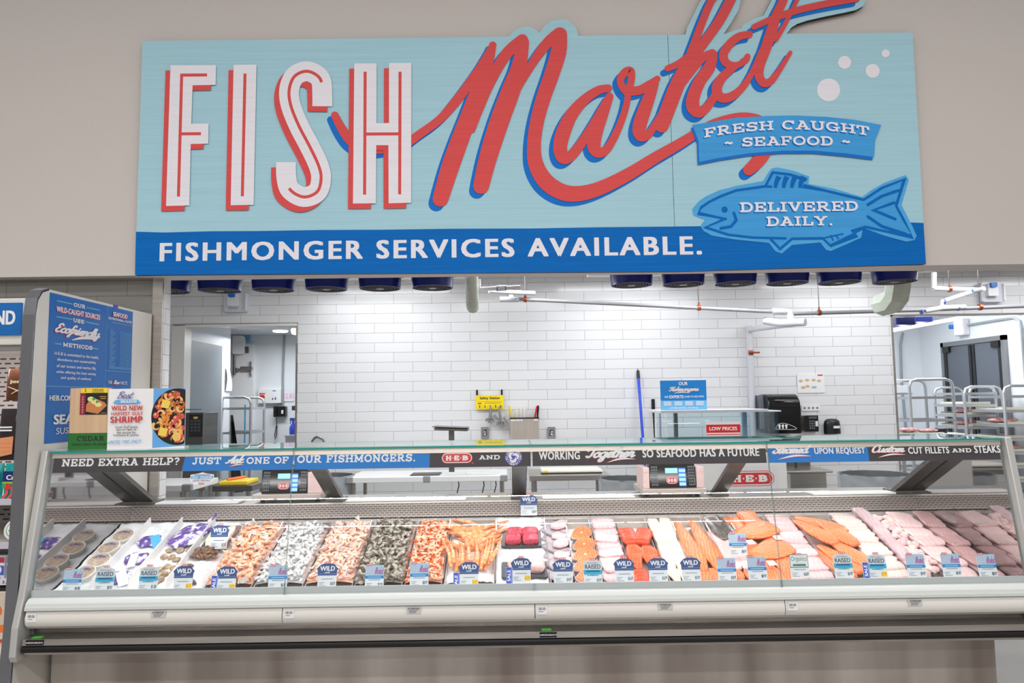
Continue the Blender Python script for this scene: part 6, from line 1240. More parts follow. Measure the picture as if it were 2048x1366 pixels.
def flat_sign(name, label, px, Y, mt, cat='sign', d=.006):
    q = [P(x, y, Y=Y) for x, y in px]; x0, x1 = min(v.x for v in q), max(v.x for v in q); z0, z1 = min(v.z for v in q), max(v.z for v in q)
    t = thing(name, label, cat, ((x0+x1)/2, Y, z0)); MB().box((x0, Y, z0), (x1, Y+d, z1)).build('board', mt, t); return t, x0, x1, z0, z1, Art(PL((0, Y, 0), (1, 0, 0), (0, 0, 1)), .0005)
t, x0, x1, z0, z1, A = flat_sign('counter_sign', 'blue Our Fishmongers sign standing on the fish tank lid', ((1322, 822), (1412, 760)), 6.1, mat('bright_sign_blue', (0, 134, 214), .5)); h_ = z1-z0; w_ = x1-x0
A.lay([rect(x0, z0, x1, z0+h_*.34)], mat('bright_sign_sky', (112, 190, 234), .5)); A.lay(fit(sans('OUR', .05), x0+w_*.40, x0+w_*.60, z0+h_*.84, z0+h_*.95), paper); q = fit(script('Fishmongers', .34), x0+w_*.18, x0+w_*.84, z0+h_*.58, z0+h_*.80); A.lay(shift(q, -.003, -.003), bred); A.lay(q, paper); A.lay(ribbon([(x0+w_*.3, z0+h_*.585, .003), (x0+w_*.45, z0+h_*.61, .01), (x0+w_*.6, z0+h_*.60, .004)]), paper)
A.lay(fit(sans('ARE', .04), x0+w_*.08, x0+w_*.17, z0+h_*.43, z0+h_*.49)+fit(sans('EXPERTS', .05), x0+w_*.19, x0+w_*.50, z0+h_*.41, z0+h_*.51)+fit(sans('EAGER TO HELP WITH', .04), x0+w_*.52, x0+w_*.94, z0+h_*.43, z0+h_*.49), paper)
for i in range(4): A.lay([rect(x0+w_*(.06+.235*i), z0+h_*.18+.012*k, x0+w_*(.06+.235*i+.17), z0+h_*.18+.012*k+.008) for k in range(3)], paper)
A.lay(fit(slab('AT NO EXTRA CHARGE', .22), x0+w_*.2, x0+w_*.8, z0+h_*.07, z0+h_*.12), paper); A.build('print', t)
t, x0, x1, z0, z1, A = flat_sign('counter_sign', 'red LOW PRICES sign in front of the fish tank', ((1413, 872), (1480, 843)), 5.9, paper); h_ = z1-z0; w_ = x1-x0; rs = mat('low_price_red', (220, 20, 30), .5)
A.lay([rect(x0, z0+h_*.22, x1, z0+h_*.80), rect(x0, z0+h_*.06, x1, z0+h_*.12)], rs); A.lay(fit(sans('LOW PRICES', .05), x0+w_*.09, x1-w_*.09, z0+h_*.38, z0+h_*.64), paper); A.build('print', t)
MB().box((x0+.02, 5.906, z0-.2), (x1-.02, 5.95, z0+.02)).build('stand', clear, t)
# dispensers, phone, posters
t = thing('towel_dispenser', 'big glossy black paper towel dispenser on the tiled wall', 'dispenser', (2.9, 7.6, 1.25)); x0, x1, z0, z1 = P(1540, 868, Y=7.45).x, P(1605, 868, Y=7.45).x, P(1570, 868, Y=7.45).z, P(1570, 788, Y=7.45).z
gb = mat('gloss_black', (14, 14, 15), .12); b = MB(); pr = [(7.75, z0), (7.47, z0), (7.45, z0+.02), (7.45, z0+.26), (7.47, z0+.34), (7.52, z1-.02), (7.57, z1), (7.75, z1)]; b.extrude_x(pr, x0, x1); b.build('cover', gb, t, smooth=50, bevel=.02)
MB().box((x0-.035, 7.6, z0+.05), (x0, 7.75, z1-.01)).build('side', mat('grey_side', (120, 124, 134), .3), t)
A = Art(PL((0, 7.4495, 0), (1, 0, 0), (0, 0, 1)), .001); A.lay(ribbon([(x0+.06, z0+.05, .004), (x0+.09, z0+.10, .004), (x0+.17, z0+.105, .004), (x1-.06, z0+.05, .004), (x0+.06, z0+.05, .004)], 'round'), paper); A.lay([circle(x0+.10+.035*i, z0+.085, .013) for i in range(3)]+[rect(x0+.092+.035*i, z0+.055, x0+.108+.035*i, z0+.075) for i in range(3)], paper); A.build('emblem', t)
p = P(1624, 847, Y=7.7); t = thing('wall_phone', 'black wall phone with keypad beside the towel dispenser', 'phone', p); MB().rbox((p.x, 7.715, p.z), (.125, .06, .17), .01, axis=1).build('body', black, t, smooth=30); MB().rbox((p.x-.075, 7.70, p.z), (.045, .07, .17), .02, axis=1).build('handset', black, t, smooth=30)
for r in range(4):
    for c_ in range(3): MB().box((p.x-.035+.022*c_, 7.682, p.z-.055+.024*r), (p.x-.021+.022*c_, 7.686, p.z-.041+.024*r)).build('key', grey_ink, t)
MB().box((p.x+.03, 7.68, p.z-.03), (p.x+.055, 7.686, p.z+.025)).build('name_card', paper, t); MB().box((p.x-.04, 7.68, p.z+.05), (p.x+.045, 7.686, p.z+.075)).build('display', mat('phone_display', (90, 100, 98), .2), t)
p = P(1668, 868, Y=7.65); t = thing('soap_dispenser', 'small rounded black soap dispenser on the tiled wall', 'dispenser', p); MB().lathe([(.088, p.z), (.086, p.z+.09), (.078, p.z+.135), (.05, p.z+.155), (0, p.z+.16)], (p.x, 7.69, 0), 20, None, 1, .6).build('cover', black, t, smooth=60); MB().box((p.x-.01, 7.625, p.z+.06), (p.x+.055, 7.637, p.z+.085)).build('badge', paper, t)
t, x0, x1, z0, z1, A = flat_sign('poster', 'white poster with small tan pictures on the tiled wall', ((1596, 786), (1648, 747)), 7.742, paper, 'poster'); w_ = x1-x0; h_ = z1-z0
tan = mat('tan_print', (216, 180, 134), .5)
for u, v in ((.12, .62), (.36, .66), (.60, .66), (.80, .62), (.2, .28), (.36, .34)): A.lay([circle(x0+u*w_, z0+v*h_, .024, 14, .015)], tan)
A.lay([rect(x0+.76*w_, z0+.88*h_, x0+.95*w_, z0+.95*h_)], redp); A.lay([rect(x0+.52*w_, z0+.30*h_, x0+.70*w_, z0+.33*h_), rect(x0+.52*w_, z0+.24*h_, x0+.68*w_, z0+.27*h_)], grey_ink); A.build('print', t)
t, x0, x1, z0, z1, A = flat_sign('wall_notice', 'small white notice above the black wall phone', ((1604, 822), (1640, 810)), 7.742, paper, 'notice'); A.lay([circle(x0+(x1-x0)*(.15+.23*i), (z0+z1)/2, .012) for i in range(4)], grey_ink); A.build('print', t)
# ------------------------------------------------------------------ counters, bins, scales behind the case
def table(name, label, x0, x1, y0, y1, z, top_m, th=.05, leg_r=.02):
    t = thing(name, label, 'table', ((x0+x1)/2, (y0+y1)/2, 0)); MB().box((x0, y0, z-th), (x1, y1, z)).build('tabletop', top_m, t, bevel=.004)
    for x in (x0+.05, x1-.05):
        for y in (y0+.05, y1-.05): MB().cyl((x, y, 0), (x, y, z-th), leg_r, None, 10).build('leg', steel, t, smooth=40)
    return t
wt = mat('white_worktop', (240, 240, 240), .35)
t = table('work_table', 'long white topped work table with grey corner clips behind the case', -1.52, -.03, 6.85, 7.5, .955, wt)
for x in (-1.50, -.78, -.06): MB().box((x-.035, 6.845, .90), (x+.035, 6.88, .96)).build('corner_clip', mat('clip_grey', (150, 150, 150), .5), t, bevel=.008)
for x in (-.52, -.27, -.15): o = MB().tube([(x, 7.3, .90), (x+.01, 7.3, .82), (x-.02, 7.3, .70), (x-.03, 7.3, .55)], .006, 6).build('cord', black, t, smooth=50)
t = table('steel_table', 'short steel table carrying a white machine behind the centre post', .18, .93, 6.8, 7.45, .955, steel, .05)
t = thing('slicer_tray', 'flat white tray with black front and yellow sticker on the steel table', 'tray', (.55, 7.1, .956)); MB().box((.30, 6.95, .957), (.88, 7.35, .985)).build('tray', mat('cream_white', (236, 232, 220), .4), t, bevel=.006); MB().box((.29, 6.93, .957), (.87, 6.95, .967)).build('front', black, t); MB().box((.31, 6.945, .968), (.36, 6.9495, .985)).build('sticker', yel, t)
for x, w, lb in ((-.42, .30, 'white plastic tray on the long white work table'), (-.95, .28, 'thin black board on the long white work table')): o = MB().box((x, 6.95, .956), (x+w, 7.2, .985 if 'white plastic' in lb else .963)).build('work_tray', white if 'white plastic' in lb else black, None, bevel=.004); props(o, lb, 'tray')
t = table('white_table', 'white side table with grey corner near the doorway with the grey door', -4.0, -2.62, 6.0, 6.6, 1.0, wt, .05)
MB().box((-2.68, 5.995, .95), (-2.60, 6.04, 1.008)).build('corner_clip', mat('clip_grey'), t, bevel=.008)
t = thing('knife_tray', 'yellow plastic tray with orange handles under the Now In Season sticker', 'tray', (-2.46, 6.7, .93)); MB().box((-2.62, 6.6, .93), (-2.36, 6.9, .965)).build('tray', yb_, t, bevel=.008); MB().tube([(-2.56, 6.65, .975), (-2.45, 6.8, .985)], .012, 8).build('handle', orange_p, t)
table('dark_table', 'dark steel stand under the yellow tray', -2.68, -2.30, 6.55, 7.0, .93, steel_dark)
bin_m = mat('bin_grey', (84, 88, 92), .5); film = glass('bin_liner_film', (.82, .84, .86), 1.3, .25)
def bin_(x, y, r, z, label):
    t = thing('waste_bin', label, 'bin', (x, y, 0), 'grey bins with clear liners'); MB().lathe([(r*.8, 0), (r, z-.03), (r*1.04, z), (r*.98, z), (r*.94, z-.05), (r*.75, .03), (0, .03)], (x, y, 0), 28).build('drum', bin_m, t, smooth=50)
    b = MB(); b.grid(lambda i, j: V((x+math.cos(2*math.pi*i)*(r*1.06+.012*noise.noise(V((i*40, j*6, x)))), y+math.sin(2*math.pi*i)*(r*1.06+.012*noise.noise(V((i*40, j*6, x)))), z+.012*noise.noise(V((i*25, 3, x)))-.20*j-.012*math.sin(2*math.pi*i*6)*j)), 72, 8); b.build('liner', mat('liner_film', (206, 212, 218), .3, alpha=.55), t, smooth=120)
bin_(1.03, 6.5, .23, .955, 'grey bin with clear liner beside the steel table'); bin_(3.14, 6.3, .28, .985, 'biggest grey bin with loose clear liner beside the sink'); bin_(-1.72, 7.0, .22, .97, 'grey bin with clear liner beside the long white work table')
t = thing('white_cabinet', 'white cabinet front bearing the red H-E-B badge', 'cabinet', (1.8, 6.2, 0)); MB().box((1.28, 5.975, 0), (2.26, 6.5, 1.198)).build('body', white, t, bevel=.008)
A = Art(PL((0, 5.975, 0), (1, 0, 0), (0, 0, 1)), .001); a, c = P(1452, 973, Y=5.975), P(1548, 941, Y=5.975); A.lay([rrect(a.x-.05, a.z-.04, c.x+.03, c.z+.04, .02)], mat('badge_plate', (232, 232, 236), .4)); heb(A, a.x, c.x, a.z, c.z); A.build('badge', t)
t = thing('hand_sink', 'steel hand sink with black hoses beneath it on the tiled wall', 'sink', (2.97, 7.5, .8)); MB().box((2.72, 7.2, .90), (3.18, 7.74, .925)).box((2.76, 7.24, .74), (3.13, 7.7, .90)).build('basin', steel, t, bevel=.01); MB().box((2.74, 7.7, .925), (3.16, 7.745, 1.08)).build('splashback', steel_dark, t); MB().tube([(2.93, 7.5, .74), (2.93, 7.5, .62), (3.0, 7.6, .58), (3.05, 7.72, .6)], .022, 8).build('drain', chrome, t, smooth=50); MB().tube([(2.80, 7.5, .74), (2.74, 7.5, .66), (2.72, 7.5, .52), (2.8, 7.5, .45)], .012, 8).tube([(2.88, 7.45, .74), (2.86, 7.45, .66), (2.93, 7.45, .64)], .012, 8).build('hose', black, t, smooth=50)
for x in (2.76, 3.12): MB().cyl((x, 7.3, 0), (x, 7.3, .74), .014, None, 8).build('leg', steel_dark, t)
o = MB().tube([(2.95, 7.55, .925), (2.95, 7.55, 1.03), (2.95, 7.50, 1.06), (2.95, 7.42, 1.05), (2.95, 7.40, 1.02)], .012, 10).build('tap', black, None, smooth=50); props(o, 'black gooseneck tap standing on the steel hand sink', 'tap')
def scale(xc, label, x0, x1):
    t = thing('label_scale', label, 'scale', (xc, 4.8, 1.033)); MB().box((x0, 4.615, 1.05), (x1, 4.95, 1.085)).build('base', mat('scale_beige', (206, 194, 186), .35, .3), t, bevel=.004)
    for x in (x0+.04, x1-.04): MB().cyl((x, 4.7, 1.033), (x, 4.7, 1.05), .015, None, 10).cyl((x, 4.9, 1.033), (x, 4.9, 1.05), .015, None, 10).build('foot', rubber, t)
    b = MB(); w = .145; b.extrude_x([(4.66, 1.085), (4.69, 1.235), (4.76, 1.235), (4.80, 1.085)], xc-w, xc+w); b.build('display', gb, t, bevel=.006)
    d = V((0, .03, .15)).normalized(); A = Art(PL((xc, 4.66, 1.085), (1, 0, 0), d), .001); A.lay([rect(-.045, .092, .035, .125)], mat('screen_cyan', (150, 216, 236), .3, emit=.5)); A.lay([rect(.04, .01, .085, .125)], mat('screen_blue', (70, 110, 220), .3, emit=.5)); A.lay([rect(.042, .015+.028*i, .083, .033+.028*i) for i in range(4)], mat('screen_cyan')); heb(A, -.042, .032, .025, .07); A.build('screen', t)
    for sx in (-1, 1):
        kb = MB()
        for r in range(7):
            for c_ in range(4): kb.add([(xc+sx*.118-.017+.011*c_, 4.655+.0045*r+.002, 1.10+.018*r), (xc+sx*.118-.010+.011*c_, 4.655+.0045*r+.002, 1.10+.018*r), (xc+sx*.118-.010+.011*c_, 4.658+.0045*r+.002, 1.112+.018*r), (xc+sx*.118-.017+.011*c_, 4.658+.0045*r+.002, 1.112+.018*r)], [(0, 1, 2, 3)])
        props(kb.build('keys', grey_ink, t), None, None, None, None)
    MB().box((xc-.17, 4.72, 1.255), (xc+.17, 4.98, 1.268)).box((xc-.05, 4.80, 1.235), (xc+.05, 4.9, 1.255)).build('weighing_pan', steel, t, bevel=.004)
scale(-1.435, 'label scale with lit screen on the ledge above the white peeled shrimp', -1.62, -1.19); scale(1.035, 'label scale with lit screen on the ledge above the white fillets', .83, 1.235)
pinkb = mat('pink_carton', (242, 214, 212), .5, var=.05, vscale=(60, 60, 300))
for x0, x1, lb in ((-1.285, -1.195, 'pale pink carton stack beside the scale above the white peeled shrimp'), (.845, .885, 'pale pink carton wrapped in film beside the scale above the white fillets'), (1.185, 1.232, 'pale pink carton on the post side of the scale above the white fillets')): o = MB().box((x0, 4.66, 1.085), (x1, 4.90, 1.215)).build('carton', pinkb, None, bevel=.003); props(o, lb, 'carton', 'pink cartons by the scales')
for x0, x1, lb in ((-1.03, -.28, 'white cutting board on the ledge above the grey shrimp'), (.20, .78, 'white cutting board on the ledge above the salmon steaks'), (1.90, 2.42, 'white cutting board on the ledge above the palest fillets'), (-2.22, -1.70, 'white cutting board on the ledge above the purple bags')): o = MB().box((x0, 4.60, 1.0335), (x1, 4.72, 1.045)).build('cutting_board', wt, None, bevel=.003); props(o, lb, 'cutting board', 'white cutting boards on the ledge')
# ------------------------------------------------------------------ first cold room
greyd = mat('grey_door_panel', (134, 142, 148), .45, bump=.15, bscale=300)
t = thing('sliding_door', 'tall plain grey door just inside the first doorway', 'door', (-3.53, 8.4, 0)); MB().box((-3.548, 7.92, 0), (-3.522, 8.92, 2.37)).build('leaf', greyd, t)
t = thing('sealing_machine', 'steel sealing machine with black printed panel before the grey door', 'machine', (-2.95, 7.0, 0)); q0, q1 = P(366, 884, Y=7.0), P(407, 825, Y=7.0)
MB().box((q0.x, 7.0, .9), (q1.x, 7.35, q1.z)).build('body', steel_dark, t, bevel=.005); A = Art(PL((0, 7.0, 0), (1, 0, 0), (0, 0, 1)), .002); a, c = P(378, 874, Y=7.0), P(406, 829, Y=7.0); A.lay([rect(a.x, a.z, c.x, c.z)], ink); A.lay([rect(a.x+.04, c.z-.04, a.x+.08, c.z-.02)], gold); A.lay([rect(a.x+.012+.035*(i % 3), c.z-.07-.03*(i//3), a.x+.036+.035*(i % 3), c.z-.052-.03*(i//3)) for i in range(12)], mat('panel_grey', (70, 72, 76), .5)); A.build('panel_print', t)
MB().tube([(q0.x+.02, 6.99, q1.z+.01), (q0.x+.02, 6.99, q1.z+.03), (q1.x-.01, 6.99, q1.z+.03), (q1.x-.01, 6.99, q1.z+.01)], .006, 6).build('handle', chrome, t); table('steel_stand', 'steel stand under the sealing machine', q0.x-.05, q1.x+.05, 6.95, 7.45, .9, steel)
def at(px, py, Y): return P(px, py, Y=Y)
t = thing('clipped_paper', 'curled white paper sheet clipped to the wall beside the grey door', 'paper', (-3.54, 9.1, 1.8)); a, c = P(450, 782, X=-3.545), P(461, 736, X=-3.545)
MB().grid(lambda i, j: V((-3.54+.02*math.sin(j*3+i), a.y+(c.y-a.y)*i, a.z+(c.z-a.z)*j)), 6, 8).build('sheet', paper, t, smooth=90)
t = thing('cold_room_door', 'white cold room door with steel handle beyond the doorway', 'door', (-3.85, 10.1, 0)); MB().box((-4.4, 10.15, 0), (-3.58, 10.199, 2.5)).build('leaf', white, t)
p = at(495, 737, 10.1); MB().rbox((p.x-.02, 10.12, p.z), (.17, .06, .06), .025, axis=1).box((p.x+.03, 10.1, p.z-.10), (p.x+.05, 10.15, p.z+.10)).build('handle', steel, t)
MB().cyl((p.x-.16, 10.15, p.z-.02), (p.x-.16, 10.12, p.z-.02), .035).build('lock', chrome, t)
p = at(495, 685, 10.1); MB().box((p.x-.02, 10.13, p.z+.02), (p.x+.02, 10.15, p.z+.16)).build('blue_tag', lab_b, t); MB().rbox((p.x-.02, 10.13, p.z-.10), (.05, .03, .09), .01, axis=1).build('latch', steel_dark, t); MB().cyl((p.x-.10, 10.15, p.z+.2), (p.x-.10, 10.12, p.z+.2), .025).build('alarm_button', gold, t)
MB().box((p.x-.045, 10.146, .6), (p.x-.025, 10.15, 1.65)).build('blue_tape', lab_b, t)
t = thing('breaker_box', 'white wall box high beside the cold room door handle', 'wall box', at(478, 690, 10.1)); p = at(478, 690, 10.1); MB().rbox((p.x, 10.1, p.z), (.15, .09, .26), .03, axis=1).build('body', white, t); MB().cyl((p.x-.06, 10.1, p.z-.12), (p.x-.06, 10.1, p.z-.42), .018).build('conduit', steel_dark, t)
def rack(name, label, x0, x1, y0, y1, ztop, rails, wheels=True, shelves=()):
    t = thing(name, label, 'rack', ((x0+x1)/2, (y0+y1)/2, 0)); r = .017
    for y in (y0, y1):
        pts = [(x0, y, .1), (x0, y, ztop-.08), (x0+.02, y, ztop-.025), (x0+.08, y, ztop), (x1-.08, y, ztop), (x1-.02, y, ztop-.025), (x1, y, ztop-.08), (x1, y, .1)]
        MB().tube(pts, r, 8).build('frame', alu, t, smooth=50)
    for z in rails:
        for x in (x0, x1): MB().box((x-.012, y0, z-.015), (x+.012, y1, z+.015)).build('rail', alu, t)
        for y in (y0, y1): MB().box((x0, y-.012, z-.014), (x1, y+.012, z+.014)).build('rail', alu, t)
    return t
rack('tube_rack', 'aluminium tube rack standing before the black wall phone', -3.95, -3.21, 9.05, 9.55, 1.74, (1.60, 1.30, 1.0, .6, .3))
t = thing('dispenser_board', 'white dispenser panel with red and blue print above the black phone', 'board', (-3.0, 10.15, 1.5)); a, c = at(517, 807, 10.15), at(563, 777, 10.15); MB().box((a.x, 10.12, a.z), (c.x, 10.2, c.z)).build('panel', white, t, bevel=.006); A = Art(PL((0, 10.12, 0), (1, 0, 0), (0, 0, 1)), .002); w_ = c.x-a.x; h_ = c.z-a.z
A.lay([rect(a.x+.1*w_, a.z+.62*h_, a.x+.32*w_, a.z+.7*h_), circle(a.x+.2*w_, a.z+.42*h_, .035), rect(a.x+.08*w_, a.z+.4*h_, a.x+.12*w_, a.z+.72*h_)], redp); A.lay([[(a.x+.6*w_, a.z+.82*h_), (a.x+.82*w_, a.z+.82*h_), (a.x+.71*w_, a.z+.9*h_)], rect(a.x+.62*w_, a.z+.24*h_, a.x+.68*w_, a.z+.36*h_), rect(a.x+.74*w_, a.z+.24*h_, a.x+.8*w_, a.z+.4*h_)], mat('print_navy', (40, 70, 150), .5)); A.build('print', t)
p = at(562, 823, 10.15); t = thing('wall_phone', 'black wall phone with hanging cord seen through the first doorway', 'phone', p); MB().rbox((p.x, 10.15, p.z), (.15, .08, .14), .012, axis=1).build('body', black, t); MB().rbox((p.x-.06, 10.10, p.z), (.04, .06, .15), .015, axis=1).build('handset', black, t); MB().box((p.x+.02, 10.10, p.z-.03), (p.x+.045, 10.112, p.z+.02)).build('name_card', paper, t); MB().tube([(p.x-.06, 10.14, p.z-.08), (p.x-.05, 10.14, p.z-.22), (p.x-.055, 10.14, p.z-.34), (p.x-.07, 10.14, p.z-.38), (p.x-.08, 10.14, p.z-.33), (p.x-.06, 10.14, p.z-.2)], .006, 6).build('cord', black, t, smooth=50)
q = [at(569, 665, 10.17), at(567, 700, 10.17), at(565, 760, 10.17), at(566, 812, 10.17)]; o = MB().tube(q, .014, 8).build('conduit', mat('conduit_grey', (150, 158, 164), .4), None, smooth=50); props(o, 'thin grey conduit running down to the black phone in the first cold room', 'conduit')
t, x0, x1, z0, z1, A = flat_sign('paper_note', 'paper note with pink handwriting beside the grey conduit', ((568, 803), (588, 778)), 10.185, mat('note_pale', (230, 232, 238), .6), 'note'); A.lay(fit(sans('12.80', .0), x0+.005, x1-.005, z0+.04, z0+.11), mat('pink_marker', (240, 140, 190), .5)); A.build('lettering', t)
p = at(583, 868, 9.4); t = thing('spray_bottle', 'clear spray bottle with blue liquid on the small wall shelf', 'bottle', p); MB().lathe([(.045, p.z-.005), (.047, p.z+.08), (.03, p.z+.12), (.016, p.z+.14), (.016, p.z+.17)], (p.x+.02, 9.4, 0), 16).build('bottle', mat('bottle_blue', (60, 80, 200), .2), t, smooth=50); MB().box((p.x-.02, 9.385, p.z+.17), (p.x+.045, 9.415, p.z+.205)).tube([(p.x-.01, 9.4, p.z+.17), (p.x-.02, 9.4, p.z+.13)], .006, 6).build('trigger', mat('trigger_blue', (70, 90, 170), .4), t)
o = MB().box((p.x-.07, 9.33, p.z-.03), (-1.62, 9.48, p.z-.012)).box((p.x-.06, 9.34, p.z-.25), (-1.62, 9.36, p.z-.03)).build('wall_shelf', mat('shelf_grey', (196, 196, 204), .4), None); props(o, 'small grey wall shelf under the blue spray bottle', 'shelf')
p = at(593, 816, 9.4); o = MB().box((p.x-.05, 9.36, p.z-.03), (-1.61, 9.45, p.z+.03)).build('wall_caddy', steel_dark, None, bevel=.004); props(o, 'small steel caddy on the wall above the blue spray bottle', 'caddy')
p = at(592, 654, 8.8); t = thing('vapour_lamp', 'small round lit lamp at the corner of the first doorway', 'lamp', p); MB().lathe([(.0, p.z-.10), (.05, p.z-.085), (.06, p.z-.04), (.055, p.z-.02)], (p.x, 8.8, 0), 18).build('globe', mat('lit_globe', (255, 252, 244), .3, emit=3.0), t, smooth=60); MB().cyl((p.x, 8.8, p.z-.02), (p.x, 8.8, 2.62), .035).build('neck', steel, t)
p = at(561, 649, 9.6); o = MB().lathe([(0, 2.60), (.09, 2.602), (.10, 2.62)], (p.x, 9.6, 0), 20).build('ceiling_light', mat('lit_globe'), None, smooth=50); props(o, 'flat round lit ceiling light in the first cold room', 'ceiling light')
t = thing('apron', 'black apron hanging beside the aluminium tube rack', 'apron', at(470, 985, 8.7)); a, c = at(459, 985, 8.7), at(480, 830, 8.7)
b = MB(); b.grid(lambda i, j: V((a.x+.002+(.02+.125*(1-j)**.8)*i+.0, 8.7+.02*math.sin(i*9+j*3), a.z+(c.z-a.z)*j)), 10, 10); o = b.build('cloth', mat('black_cloth', (18, 18, 22), .8), t, smooth=90); md = o.modifiers.new('s', 'SOLIDIFY'); md.thickness = .008
o = MB().cyl((a.x+.005, 8.7, c.z), (a.x+.005, 8.7, 0), .012).build('stand_post', alu, None); props(o, 'thin aluminium post carrying the black apron', 'post')
# ------------------------------------------------------------------ prep room beyond the second doorway
t = thing('swing_doors', 'pair of dark grey swing doors on the far side of the second doorway', 'door', (5.97, 9.3, 0)); bs = mat('door_steel', (150, 150, 152), .35, .7); dg = mat('charcoal_door', (92, 98, 108), .45, bump=.1, bscale=300)
MB().box((5.95, 8.66, 0), (6.0, 8.72, 2.36)).box((5.95, 9.88, 0), (6.0, 9.94, 2.36)).box((5.95, 8.66, 2.30), (6.0, 9.94, 2.36)).build('frame', bs, t)
for y0, y1 in ((8.73, 9.28), (9.30, 9.87)):
    lf = MB().box((5.965, y0, .05), (5.995, y1, 2.29)).build('leaf', dg, t)
    MB().box((5.955, y0, .05), (5.966, y0+.05, 2.29)).box((5.955, y1-.05, .05), (5.966, y1, 2.29)).build('gasket', black, lf); MB().box((5.93, y0 if y0 < 9 else y1-.14, 2.22), (5.966, y0+.14 if y0 < 9 else y1, 2.30)).build('hinge', black, lf)
wb = P(1932, 672, Y=9.6); t = thing('wall_box', 'white wall box with blue lens above the grey swing doors', 'wall box', (5.9, wb.y, wb.z)); MB().box((5.90, 9.35, 2.42), (6.0, 9.55, 2.64)).build('body', white, t, bevel=.02); MB().box((5.87, 9.54, 2.52), (5.95, 9.60, 2.58)).build('blue_lens', lens, t, bevel=.01)
cd = mat('conduit_grey')
o = MB().tube([(5.975, 9.34, 2.55), (5.975, 8.75, 2.55), (5.975, 8.50, 2.55), (5.975, 8.40, 2.50), (5.975, 8.38, 2.40), (5.975, 8.36, 1.2)], .016, 8).build('conduit', cd, None, smooth=50); props(o, 'thin conduit bending around the grey swing doors', 'conduit')
q = [P(1806, 665, Y=10.45), P(1801, 690, Y=10.45), P(1803, 760, Y=10.45), P(1812, 860, Y=10.45)]; o = MB().tube(q, .018, 8).build('conduit', cd, None, smooth=50); props(o, 'thin vertical conduit at the near corner of the prep room', 'conduit')
t = thing('strip_light', 'long lit strip light under the prep room ceiling', 'strip light', (4.7, 8.6, 2.7)); a, c = P(1786, 660, Y=8.05), P(1915, 637, Y=9.6); MB().tube([a, c], .022, 8).build('tube', mat('lit_tube', (255, 255, 255), .3, emit=4), t, smooth=40)
for u in (.1, .35): q = a+(c-a)*u+V((0, 0, .07)); MB().rbox(q, (.22, .3, .08), .04).build('blue_mount', fan_b, t)
t = thing('glove_box', 'white box on a small wall shelf just inside the second doorway', 'box', P(1802, 780, Y=8.8)); a, c = P(1790, 786, Y=8.8), P(1815, 771, Y=8.8); MB().box((a.x, 8.75, a.z), (c.x, 8.95, c.z)).build('carton', white, t, bevel=.004)
o = MB().box((a.x-.06, 8.72, a.z-.02), (c.x+.01, 8.97, a.z-.002)).box((a.x-.06, 8.96, a.z-.25), (a.x-.02, 8.97, a.z)).build('wall_shelf', cd, None); props(o, 'small grey shelf under the white box inside the second doorway', 'shelf')
rack('tray_rack', 'open aluminium rack standing just inside the second doorway', P(1818, 765, Y=8.3).x, P(1905, 765, Y=8.3).x, 8.3, 8.85, 1.83, (1.62, 1.36, 1.08, .8))
rack('tray_rack', 'aluminium rack with meat trays before the grey swing doors', P(1928, 780, Y=8.5).x, P(1990, 780, Y=8.5).x, 8.5, 9.1, 1.74, (1.66, 1.52, 1.40, 1.26, 1.1, .95, .8, .65, .5))
rack('tray_rack', 'aluminium rack at the end of the case', P(2006, 770, Y=8.0).x, P(2075, 770, Y=8.0).x, 8.0, 8.6, 1.74, (1.62, 1.46, 1.30, 1.15, 1.0, .85, .7, .55, .4))
meat = mat('red_meat', (196, 96, 104), .3, rgb2=(240, 214, 210), vscale=(25, 25, 40), detail=2); tray_w = mat('cream_tray', (232, 230, 214), .4)
def sheet(x0, x1, y0, y1, z, label): o = MB().box((x0, y0, z), (x1, y1, z+.012)).box((x0, y0, z+.012), (x1, y0+.012, z+.028)).box((x0, y1-.012, z+.012), (x1, y1, z+.028)).build('sheet_tray', tray_w, None); props(o, label, 'tray', 'cream trays in the racks')
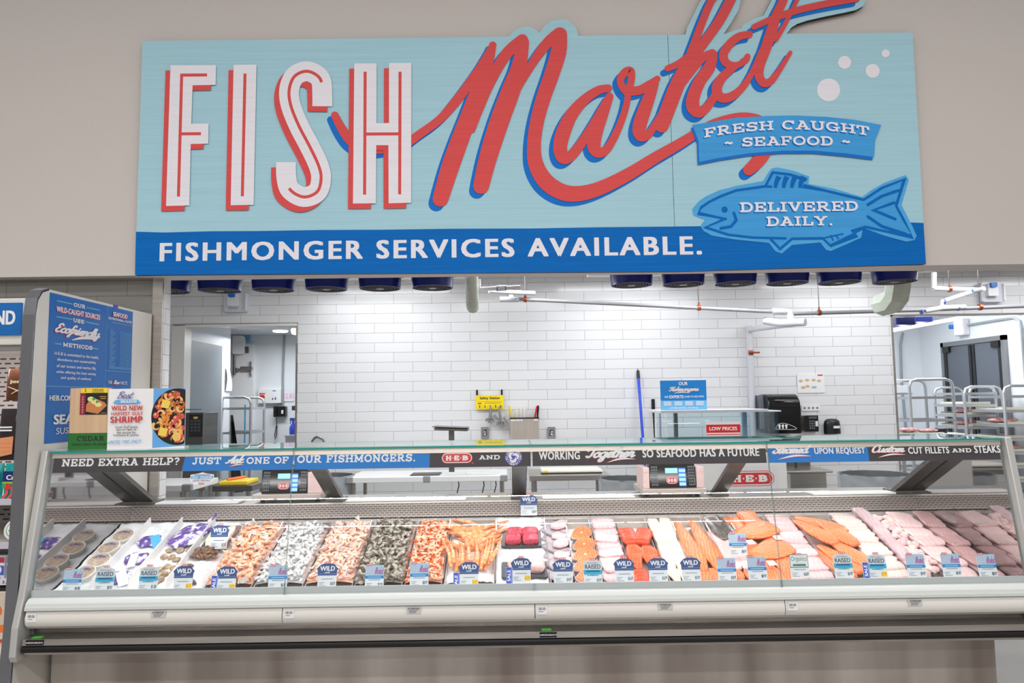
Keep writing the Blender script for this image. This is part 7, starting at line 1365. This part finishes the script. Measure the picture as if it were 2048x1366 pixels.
def slabm(x, y, z, w, l, h, seed, label):
    b = MB(); b.grid(lambda i, j: V((x+w/2*math.cos(2*math.pi*i)*math.cos(math.pi*(j-.5)), y+l/2*math.sin(2*math.pi*i)*math.cos(math.pi*(j-.5)), z+h/2+h/2*math.sin(math.pi*(j-.5))*(1+.3*noise.noise(V((i*8, j*4, seed)))))), 20, 8); o = b.build('meat_cut', meat, None, smooth=120); props(o, label, 'meat', 'meat cuts on trays')
rx0, rx1 = P(1928, 780, Y=8.5).x, P(1990, 780, Y=8.5).x; sx0, sx1 = P(2006, 770, Y=8.0).x, P(2075, 770, Y=8.0).x
NW = ['topmost', 'second', 'third', 'fourth', 'fifth', 'sixth']
for k, z in enumerate((1.535, 1.415, 1.275, 1.115, .965, .815)):
    sheet(rx0+.03, rx1-.03, 8.55, 9.05, z, NW[k]+' cream tray from the top in the rack before the grey swing doors')
    if k in (1, 2, 3): slabm((rx0+rx1)/2-.03, 8.72, z+.012, .30, .28, .06, k, 'red and white meat cut on the '+NW[k]+' tray before the grey swing doors')
for k, z in enumerate((1.475, 1.315, 1.165, 1.015, .865, .715)):
    sheet(sx0+.03, sx1-.03, 8.05, 8.55, z, NW[k]+' cream tray from the top in the rack at the end of the case')
    if k in (1, 3): slabm((sx0+sx1)/2-.05, 8.25, z+.012, .32, .28, .06, k+5, 'red and white meat cut on the '+NW[k]+' tray at the end of the case')
a = P(1795, 868, Y=8.0); t = table('prep_table', 'white topped prep table just inside the second doorway', P(1790, 868, Y=8.0).x+.03, P(1925, 868, Y=8.0).x, 7.95, 8.27, a.z, wt)
tt = MB().box((a.x+.06, 7.97, a.z+.002), (a.x+.50, 8.22, a.z+.012)).build('sheet_tray', tray_w, None); props(tt, 'cream tray of meat on the prep table inside the second doorway', 'tray', 'cream trays in the racks')
slabm(a.x+.16, 8.08, a.z+.012, .22, .2, .055, 11, 'red meat cut nearest the doorway jamb on the prep table'); slabm(a.x+.37, 8.08, a.z+.012, .24, .2, .04, 12, 'red meat cut nearest the black lid on the prep table')
p = P(1882, 866, Y=8.1); t = thing('black_pot', 'short round black container on the prep table', 'container', p); MB().lathe([(.062, a.z), (.066, a.z+.03), (.066, a.z+.045), (.06, a.z+.05), (0, a.z+.052)], (p.x, 8.1, 0), 20).build('body', black, t, smooth=40)
